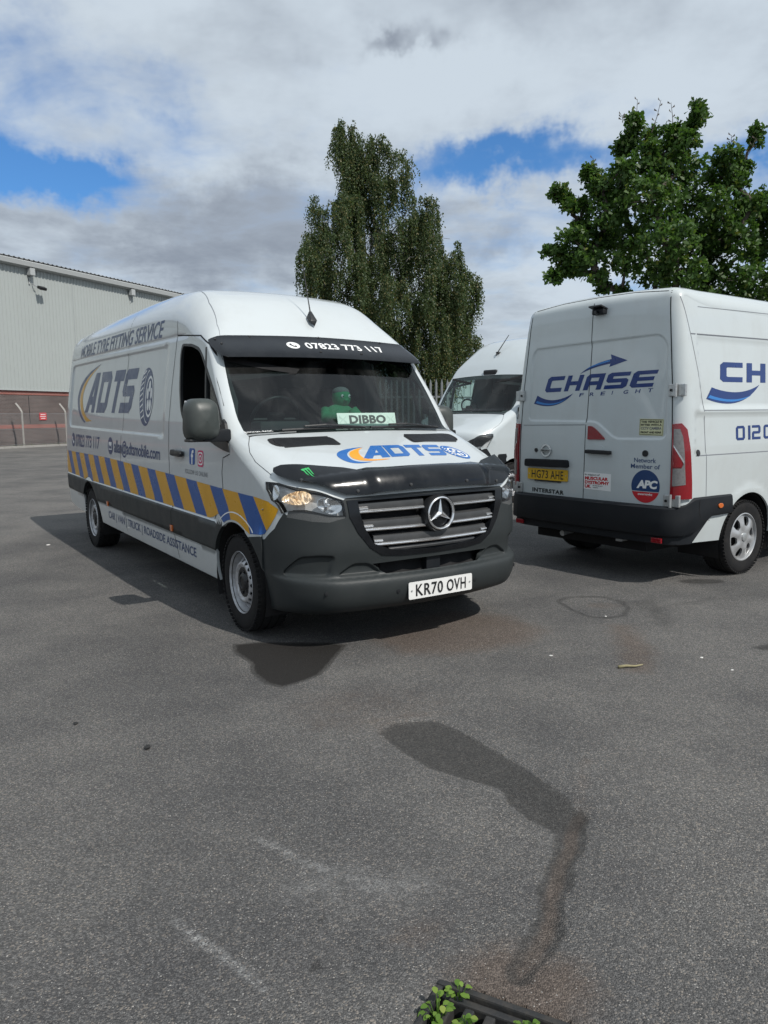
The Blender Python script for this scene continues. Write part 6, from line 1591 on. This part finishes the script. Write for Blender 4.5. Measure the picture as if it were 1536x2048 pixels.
        lens('chrome_trim', [(1.10, 1.215), (1.10, 1.20), (1.50, 1.06), (1.52, 1.08)], 'chrome', .027)
        lens('red_lens', [(1.10, 1.20), (1.44, 1.075), (1.44, 1.03), (1.10, 1.03)], 'redlens', .027)
    # hinges
    for sg in (-1, 1):
        for z in (1.665, .745):
            h = empty('door_hinge', (0, 0, 0), 0, root)
            for y0, wd in ((.852, .06), (.925, .075)):
                p = rear(np.array([sg * y0]), np.array([z]))[0]; m = MB(); m.box((p[0] - .010, p[1], z), (.026, wd, .10)); m.build('hinge_leaf', M['chrome_dull'], h, bevel=.006)
            p = rear(np.array([sg * .885]), np.array([z]))[0]; m = MB(); m.tube([(p[0] - .02, sg * .888, z - .055), (p[0] - .02, sg * .888, z + .055)], .012, 8); m.build('hinge_pin', M['chrome_dull'], h)
            m = MB(); m.lathe([(-.006, .012), (.0, .012), (.001, .0001)], 10, 'X', c=(p[0] - .030, sg * .852, z)); m.build('hinge_bolt', M['black'], h)
    # reversing camera
    cm = empty('reversing_camera', (-1.0, -.085, 2.385), 0, root)
    m = MB(); m.box((-.015, 0, .0), (.06, .13, .05)); m.build('camera_housing', M['plastic_dark'], cm, bevel=.012); m = MB(); m.box((-.035, 0, .035), (.10, .14, .012), Matrix.Rotation(.25, 3, 'Y')); m.build('camera_hood', M['black'], cm)
    m = MB(); m.lathe([(0, .018), (-.03, .016), (-.032, .0001)], 14, 'X', c=(-.045, 0, -.008)); m.build('camera_eye', M['gloss_black'], cm)
    # brake lamp, handle, locks
    m = MB(); fx = lambda u, v, d: tuple(rear(np.array([u]), np.array([v]))[0] - np.array([d, 0, 0]))
    m.prism(rpoly([(-.004, 1.368), (-.05, 1.366), (-.10, 1.335), (-.190, 1.262), (-.196, 1.246), (-.004, 1.244)], .008, 3), fx, -.004, .010); m.build('brake_lamp', M['redlens'], root)
    hn = empty('door_handle', (0, 0, 0), 0, root)
    m = MB(); m.prism(ell(-.115, 1.150, .072, .055, 0, 180, 18), fx, -.003, .0035); m.build('handle_cup', M['white2'], hn)
    m = MB(); m.prism(rpoly([(-.0, 1.152), (-.278, 1.147), (-.278, 1.112), (-.0, 1.117)], .012, 3), fx, .004, .040); m.build('handle_bar', M['black'], hn, bevel=.006)
    for y0, z0, r_ in ((.642, 1.128, .020), (-.623, 1.135, .028)):
        m = MB(); m.prism(ell(y0, z0, r_, r_, n=20), fx, -.002, .010); m.build('rubber_buffer', M['black'], root, bevel=.003)
    fy = lambda u, v, d: tuple(flank(np.array([u]), np.array([v]))[0] - np.array([0, d, 0]))
    m = MB(); m.prism(ell(-.825, 1.145, .026, .026, n=20), fy, -.002, .008); m.build('rubber_buffer', M['black'], root, bevel=.003)
    # maker's badge: ring with a bar
    bd = empty('rear_badge', fx(.505, 1.128, .004), 0, root)
    m = MB(); m.lathe([(0, .064), (-.010, .062), (-.010, .048), (0, .046)], 36, 'X'); m.build('badge_ring', M['chrome'], bd, auto=.8)
    m = MB(); m.box((-.010, 0, 0), (.012, .140, .030)); m.build('badge_bar', M['chrome_dull'], bd, bevel=.003)
    text('badge_lettering', 'NISSAN', [(.055, -.009), (-.055, -.009), (-.055, .009), (.055, .009)], lambda u, v: np.stack([np.full_like(u, -.0175), u, v], -1), RO, M['letterblack'], bd, bold=.03)
    # plate lamp bar and plate
    m = MB(); m.prism(rpoly([(.765, 1.040), (.215, 1.046), (.205, .972), (.77, .965)], .02, 4), fx, .0, .045); m.build('plate_lamp_bar', M['plastic_dark'], root, bevel=.010)
    plate(root, 'number_plate', 'HG73 AHE', lambda u, v, d: (-1.045 - d, .478 - u, .893 + v), M['plate_yellow'])
    m = MB(); m.box((-1.040, .478, .832), (.012, .34, .020)); m.build('plate_bracket', M['black'], root)
    text('model_lettering', 'INTERSTAR', [(.690, .712), (.272, .706), (.272, .748), (.690, .754)], rear, RO, M['plastic'], root, bold=.05, spacing=1.15)
    # charity sticker
    D('charity_sticker', [(.030, .944), (-.275, .937), (-.275, .780), (.030, .786)], 'letterwhite')
    tt = lambda s, y0, y1, z0, z1, mat, bold=.03: text('sticker_lettering', s, [(y0, z0), (y1, z0), (y1, z1), (y0, z1)], up, RO, M[mat], root, bold=bold)
    tt('In support of', .018, -.150, .908, .930, 'letterblack', .01); tt('MUSCULAR', .018, -.245, .872, .903, 'red', .05); tt('DYSTROPHY', .018, -.258, .834, .865, 'red', .05); tt('UK', .018, -.055, .797, .828, 'red', .05)
    tt('FIGHTING MUSCLE', -.075, -.185, .816, .826, 'letterblack', .01); tt('WASTING', -.075, -.135, .799, .809, 'letterblack', .01)
    # network badge
    T('badge_text', 'Network', [(-.512, 1.055), (-.728, 1.055), (-.728, 1.095), (-.512, 1.095)], 'navy', bold=.012); T('badge_text', 'Member of', [(-.480, 1.003), (-.768, 1.003), (-.768, 1.043), (-.480, 1.043)], 'navy', bold=.012)
    cy_, cz_, r_ = -.632, .853, .140
    circ = ell(cy_, cz_, r_, r_, n=56)
    D('network_badge', [p for p in ell(cy_, cz_, r_, r_, -18.5, 198.5, 44)], 'navy')
    D('network_badge', [p for p in ell(cy_, cz_ - .004, r_, r_, 199.5, 340.5, 34)], 'red')
    text('badge_text', 'APC', [(-.545, .832), (-.752, .832), (-.752, .905), (-.545, .905)], up, RO, M['letterwhite'], root, bold=.05, shear=.15, spacing=.92)
    text('badge_text', 'overnight', [(-.560, .766), (-.705, .766), (-.705, .794), (-.560, .794)], up, RO, M['letterwhite'], root, bold=.02)
    # dash camera notice
    ye = principled('pale_yellow_sticker', (.60, .60, .36), .5, noise=(20, .3, (.52, .50, .30)))
    D('camera_notice', [(-.541, 1.432), (-.776, 1.428), (-.776, 1.286), (-.541, 1.290)], ye)
    DU('camera_notice', polyline_strip([(-.548, 1.424), (-.769, 1.421), (-.769, 1.293), (-.548, 1.297), (-.548, 1.424)], .005), 'letterblack', step=.03)
    for s, z0, mat in (('THIS VEHICLE IS', 1.396, 'letterblack'), ('FITTED WITH A', 1.370, 'letterblack'), ('CCTV CAMERA', 1.338, 'lettergrey'), ('FRONT AND REAR', 1.306, 'letterblack')): tt(s, -.558, -.758, z0, z0 + (.018 if 'CCTV' not in s else .024), mat, .04)
    # CHASE FREIGHT emblem on the rear doors
    glyphs('rear_logo', (('C', 0, .165), ('H', .195, .345), ('A', .375, .535), ('S', .560, .745), ('E', .770, .955)), [(.575, 1.690), (-.705, 1.702), (-.705, 1.842), (.575, 1.838)], rear, RO, M['chase'], root, shear=.042, step=.04)
    aU = bez((.135, 1.846), (.02, 1.93), (-.215, 1.962), 14); aL = bez((-.205, 1.922), (-.02, 1.905), (.135, 1.846), 14)
    D('rear_logo_arrow', aU + [(-.205, 2.004), (-.385, 1.940), (-.195, 1.893)] + aL[:-1], 'chase', step=.04)
    DU('rear_logo_arrow', bez((.07, 1.885), (-.03, 1.935), (-.20, 1.956), 10) + bez((-.20, 1.942), (-.03, 1.915), (.07, 1.885), 10)[:-1], 'chase_hi', step=.04)
    sU = bez((.665, 1.664), (.46, 1.56), (.205, 1.672), 14); sL = bez((.205, 1.672), (.40, 1.50), (.710, 1.585), 14)
    D('rear_logo_swoosh', sU + sL[1:], 'chase', step=.04)
    DU('rear_logo_swoosh', bez((.665, 1.610), (.46, 1.548), (.28, 1.625), 10) + bez((.28, 1.625), (.44, 1.528), (.685, 1.592), 10)[1:], 'chase_hi', step=.04)
    for i_, ch_ in enumerate('FREIGHT'):
        y0 = .135 - i_ * .1225; wd_ = .008 if ch_ == 'I' else .048; zb = 1.637 + i_ * .003
        T('rear_logo_text', ch_, [(y0, zb), (y0 - wd_, zb + .001), (y0 - wd_ - .010, zb + .034), (y0 - .010, zb + .033)], 'chase', bold=.015)
    # emblem and number on the flank
    DF = lambda nm, poly, mat, **k: decal(nm, poly, flank, FO, M[mat], root, **k)
    glyphs('flank_logo', (('C', 0, .165), ('H', .195, .345), ('A', .375, .535), ('S', .560, .745), ('E', .770, .955)), [(-.480, 1.738), (1.62, 1.748), (1.62, 1.925), (-.480, 1.908)], flank, FO, M['chase'], root, shear=.012, step=.05)
    DF('flank_swoosh', bez((-.607, 1.690), (-.20, 1.60), (.140, 1.722), 14) + bez((.140, 1.722), (-.18, 1.47), (-.695, 1.592), 14)[1:], 'chase', step=.05)
    fup = lambda u, v: flank(u, v) + np.array([0, -.0014, 0])
    decal('flank_swoosh', bez((-.64, 1.625), (-.30, 1.55), (.00, 1.630), 12) + bez((.00, 1.630), (-.25, 1.525), (-.67, 1.602), 12)[1:], fup, FO, M['chase_hi'], root, step=.05)
    DF('flank_arrow', bez((.55, 1.93), (.85, 2.06), (1.15, 2.07), 12) + [(1.14, 2.115), (1.38, 2.03), (1.16, 1.96)] + bez((1.15, 2.02), (.85, 2.01), (.55, 1.93), 12)[:-1], 'chase', step=.05)
    glyphs('flank_number', (('0', 0, .072), ('1', .098, .168), ('2', .130, .202), ('0', .228, .300), ('2', .326, .398)), [(-.250, 1.232), (1.72, 1.246), (1.72, 1.380), (-.255, 1.358)], flank, FO, M['chase'], root, step=.05)
    # rear bumper wrapped round the tail, and flank mouldings
    path = [(-.30, -1.0), (-.60, -1.0), (-.86, -1.002), (-.97, -.975), (-1.045, -.92), (-1.085, -.82), (-1.105, -.5), (-1.11, 0)]
    path = path + [(x, -y) for x, y in path[::-1][1:]]
    Pp = np.array(path, float); n = len(Pp); Nn = []
    for i in range(n):
        d = Pp[min(i + 1, n - 1)] - Pp[max(i - 1, 0)]; d /= np.linalg.norm(d); Nn.append((-abs(d[1]) if True else 0, 0)); Nn[-1] = np.array([d[1], -d[0]]) if (np.array([d[1], -d[0]]) @ (Pp[i] - np.array([.3, 0]))) > 0 else np.array([-d[1], d[0]])
    V = []; F = []
    for i in range(n):
        x, y = Pp[i]; e = sm(x, -.88, -1.02)
        zt = .765 * (1 - e) + .690 * e; zb = np.interp(x, [-1.1, -.80, -.70, -.66, -.30], [.365, .365, .40, .565, .57])
        zl = np.interp(x, [-1.1, -.9, -.66, -.3], [.445, .455, .60, .60])
        prof_ = [(-.10, zt + .004), (-.012, zt + .002), (.006, zt - .014), (.012, (zt + zl) / 2 + .02), (.016, zl + .014), (.008, zl), (-.022, zl - .012), (-.022, zb + .01), (-.05, zb), (-.12, zb)]
        for dd, z in prof_: V.append((x + Nn[i][0] * dd, y + Nn[i][1] * dd, z))
    kk = 10
    for i in range(n - 1):
        for j in range(kk - 1): F.append((i * kk + j, (i + 1) * kk + j, (i + 1) * kk + j + 1, i * kk + j + 1))
    MB().add(V, F).build('rear_bumper', M['plastic_dark'], root, auto=.6)
    for sg in (-1, 1):
        p = MB(); p.box((-1.088, sg * .80, .405), (.02, .10, .045)); p.build('rear_reflector', M['redlens'], root, bevel=.006)
        seam('bumper_joint', [(-.80, .76), (-.815, .64), (-.77, .575), (-.66, .565)], lambda u, v, sg=sg: np.stack([u, np.full_like(u, sg * 1.0165), v], -1), (0, sg, 0), M['inside'], root, wd=.006)
        q = MB(); q.prism(rpoly([(.42, .57), (3.86, .57), (3.80, .765), (.36, .765)], .02, 3), lambda u, v, d, sg=sg: (u, sg * (S2(u, v) + d), v), -.01, .018); q.build('side_moulding', M['plastic_dark'], root, bevel=.006)
        q = MB(); q.prism(ell(-.498, .678, .036, .022, n=20), lambda u, v, d, sg=sg: (u, sg * (1.012 + d), v), 0, .012); q.build('side_marker_lamp', M['amber'], root, bevel=.004)
    m = MB(); m.box((-.45, .1, .36), (.85, 1.30, .22)); m.build('underside_shade_box', M['underbody'], root)  # dark box added to stand in for the shade hiding the far wheel
    m = MB(); m.tube([(-1.02, .30, .33), (-.95, .30, .34), (-.6, .28, .36)], .028, 10); m.build('exhaust_pipe', M['galv'], root)
    m = MB(); m.box((-1.0, -.38, .355), (.10, .06, .03)); m.build('towing_eye', M['galv'], root, bevel=.008)
    return root
van2 = make_van_two()

# ------------------------------------------------------------------ third van (nose towards us, half hidden)
V3_LOC = (1.52, 13.40, 0); V3_ROT = R(222); K3 = 1.128
def S3(x, z): return S1(x, np.asarray(z, float) / K3)
def make_van_three():
    root = empty('parked_van', V3_LOC, V3_ROT); tag(root, 'plain white van parked nose out between the striped van and freight van', 'van', 'white vans in the yard')
    prof = [(x, z * K3, a, b, c, d) for x, z, a, b, c, d in PROF1]
    Bv, skin, side, fn = base_van(root, prof, S3, lambda x, z: 0 * np.asarray(x, float), 0., -4.325, K3, M['white3'], M['glass3'], M['plastic_dark'])
    for x in (0., -4.325):
        for sg in (-1, 1): wl = empty('wheel', (x, sg * .862, .345), 0, root); steel_wheel(wl, sg)
    steering_wheel(root, -.50, -.43, 1.60, M['black'])
    m = MB(); m.box((-.50, .05, 2.20), (.06, .30, .16)); m.build('screen_camera', M['black'], root, bevel=.03)
    pa = Bv.P(3.42, .0); q0 = Vector(pa); m = MB(); m.tube([q0 + Vector((.06, 0, -.02)), q0 + Vector((-.02, 0, .07)), q0 + Vector((-.30, 0, .36))], [.012, .010, .006], 8); m.box(q0 + Vector((-.02, 0, .03)), (.10, .05, .03)); m.build('aerial', M['black'], root)
    for y0, y1 in ((-.62, .10), (.14, .78)):
        a = [Bv.P(2.06 + .02 * t, (y0 + (y1 - y0) * t) / .82) + np.array([.018, 0, .02]) for t in np.linspace(0, 1, 9)]; m = MB(); m.tube([tuple(p) for p in a], .012, 6); m.build('wiper', M['black'], root)
    for sg in (1, -1):   # dark lamp inserts
        q, t, c = triang(pw([(1.40, 1.76), (1.20, 1.42), (1.02, 1.10), (.90, 1.10), (.95, 1.50), (1.12, 1.70), (1.30, 1.79)], sg), [], .04)
        pobj('lamp_mask', fpatch(q, t, fn, (1, 0, 0)).moved(-.012), M['black'], root)
    return root
van3 = make_van_three()

# ------------------------------------------------------------------ gully grate with weeds, and litter on the yard
gu = empty('drain_grate', (DRAIN_C[0], DRAIN_C[1], -.012), DRAIN_A); tag(gu, 'square cast iron gully grate with weeds in its slots', 'drain')
M['iron'] = principled('cast_iron', (.020, .021, .022), .72, noise=(18, .7, (.055, .048, .040)), bump=(120, .4, .004))
H_ = .215
for a, b, c, d in ((0, H_ - .010, 2 * H_, .020), (0, -H_ + .010, 2 * H_, .020)):
    m = MB(); m.box((a, b, -.02), (c, d, .06)); m.build('frame_bar', M['iron'], gu, bevel=.006)
for sx in (-1, 1):
    m = MB(); m.box((sx * (H_ - .010), 0, -.02), (.020, 2 * H_ - .042, .06)); m.build('frame_bar', M['iron'], gu, bevel=.006)
m = MB(); m.box((0, .178, -.024), (.386, .022, .045)); m.build('cross_bar', M['iron'], gu, bevel=.005)
m = MB(); m.box((0, -.02, -.024), (.386, .026, .045)); m.build('cross_bar', M['iron'], gu, bevel=.005)
for k in range(7):
    x = -.165 + .055 * k
    m = MB(); m.box((x, .0790, -.022), (.026, .166, .042)); m.build('grate_bar', M['iron'], gu, bevel=.005)
    m = MB(); m.box((x, -.110, -.022), (.026, .148, .042)); m.build('grate_bar', M['iron'], gu, bevel=.005)
m = MB(); m.box((0, 0, -.22), (.42, .42, .02)); m.build('silt_bed', principled('silt', (.035, .030, .024), .95, noise=(30, .5, (.06, .05, .04))), gu)
M['weed'] = leaf_mat('clover_leaf', (.10, .20, .030), (.20, .32, .055), (.30, .36, .08), .35)
cR, sR_ = math.cos(DRAIN_A), math.sin(DRAIN_A)
def weed(u, v, n, r, lab, seed):
    rng = np.random.default_rng(seed); x, y = DRAIN_C[0] + u * cR - v * sR_, DRAIN_C[1] + u * sR_ + v * cR
    root = empty('weed_plant', (x, y, -.07)); tag(root, lab, 'weed', 'weeds in the gully grate'); V = []; F = []; C = []; st = MB()
    for k in range(n):
        a = rng.uniform(0, 6.28); q = r * rng.uniform(.15, 1) ** .6; h = .060 + rng.uniform(.01, .055) * (1.3 - q / r); tip = np.array([q * math.cos(a), q * math.sin(a), h])
        st.tube([(0, 0, 0), tuple(tip * [.5, .5, .7]), tuple(tip)], .0012, 4, False)
        d = np.array([math.cos(a + rng.normal(0, .5)), math.sin(a + rng.normal(0, .5)), rng.uniform(-.25, .45)]); d /= np.linalg.norm(d); sd = np.cross(d, (0, 0, 1)); sd /= np.linalg.norm(sd); upv = np.cross(sd, d); s_ = rng.uniform(.012, .021)
        LPs = [(0, 0), (.25, .30), (.6, .42), (.9, .25), (1.05, 0), (.9, -.25), (.6, -.42), (.25, -.30)]; b = len(V)
        for p_, w_ in LPs: V.append(tip + d * p_ * s_ + sd * w_ * s_ + upv * (abs(w_) * .35 - p_ * p_ * .2) * s_)
        F.append(tuple(range(b, b + 8))); C += [[rng.uniform(), rng.uniform() * .95, 0]] * 8
    lo = leaf_mesh('leaves', np.array(V), np.array(F), np.array(C), M['weed'], root); lo['kind'] = 'stuff'; so_ = st.build('stems', M['weed'], root); so_['kind'] = 'stuff'
weed(-.175, .105, 22, .034, 'largest clump of bright weeds at the left corner of the grate', 1)
weed(-.150, .180, 10, .026, 'small sprig at the top left corner of the grate', 6)
weed(-.085, .070, 24, .036, 'weed tuft in the second slot from the left of the grate', 2)
weed(.045, .130, 18, .034, 'low weed along the upper middle edge of the grate', 3)
weed(.075, .075, 20, .032, 'weed tuft in the middle slot of the grate', 4)
weed(.165, .125, 26, .042, 'weed clump at the right end of the grate', 5)
rng = np.random.default_rng(3)
def pebble(name, x, y, r, mat, lab, cat, flat=.5):
    V = []; F = []; nu, nv = 9, 5
    for j in range(nv + 1):
        for i in range(nu):
            a = 2 * math.pi * i / nu; b = math.pi * j / nv - math.pi / 2; q = r * (1 + rng.normal(0, .12)); V.append((q * math.cos(a) * math.cos(b) * 1.25, q * math.sin(a) * math.cos(b), q * flat * math.sin(b)))
    for j in range(nv):
        for i in range(nu): F.append((j * nu + i, j * nu + (i + 1) % nu, (j + 1) * nu + (i + 1) % nu, (j + 1) * nu + i))
    o = MB().add(V, F).build(name, mat, None, loc=(x, y, r * flat * .7), rot=(0, 0, rng.uniform(0, 6))); tag(o, lab, cat, 'litter on the asphalt'); return o
dkst = principled('dark_stone', (.018, .018, .018), .7, noise=(40, .5, (.04, .04, .04))); wh_ = principled('white_paper_scrap', (.72, .71, .68), .8, noise=(50, .3, (.5, .49, .46)))
pebble('stone', -1.08, 3.26, .014, dkst, 'small black stone lying alone on the open asphalt at left', 'stone', .7)
pebble('stone', -1.52, 3.55, .012, dkst, 'tiny dark fragment further left than the black stone', 'stone', .4)
pebble('paper_scrap', 1.02, 4.52, .009, wh_, 'white scrap on the asphalt left of the twig', 'litter', .3)
pebble('paper_scrap', 1.92, 4.45, .009, wh_, 'white scrap on the asphalt right of the twig, nearer the freight van', 'litter', .3)
pebble('paper_scrap', 2.00, 4.22, .008, wh_, 'white scrap nearest the camera on the right', 'litter', .3)
pebble('paper_scrap', 1.62, 5.42, .008, wh_, 'white scrap inside the oval patch behind the twig', 'litter', .3)
pebble('paper_scrap', -4.0, 8.9, .018, wh_, 'white scrap on the far asphalt left of the striped van', 'litter', .3)
tw = MB(); tw.tube([(0, 0, .008), (.05, .004, .012), (.10, -.004, .010), (.15, .003, .016)], [.010, .008, .006, .003], 7); o = tw.build('twig', principled('pale_twig', (.28, .25, .14), .8, noise=(40, .4, (.18, .15, .09))), None, smooth=True, loc=(1.36, 4.275, 0), rot=(0, 0, .10)); tag(o, 'pale dry twig lying on the asphalt before the freight van', 'twig')
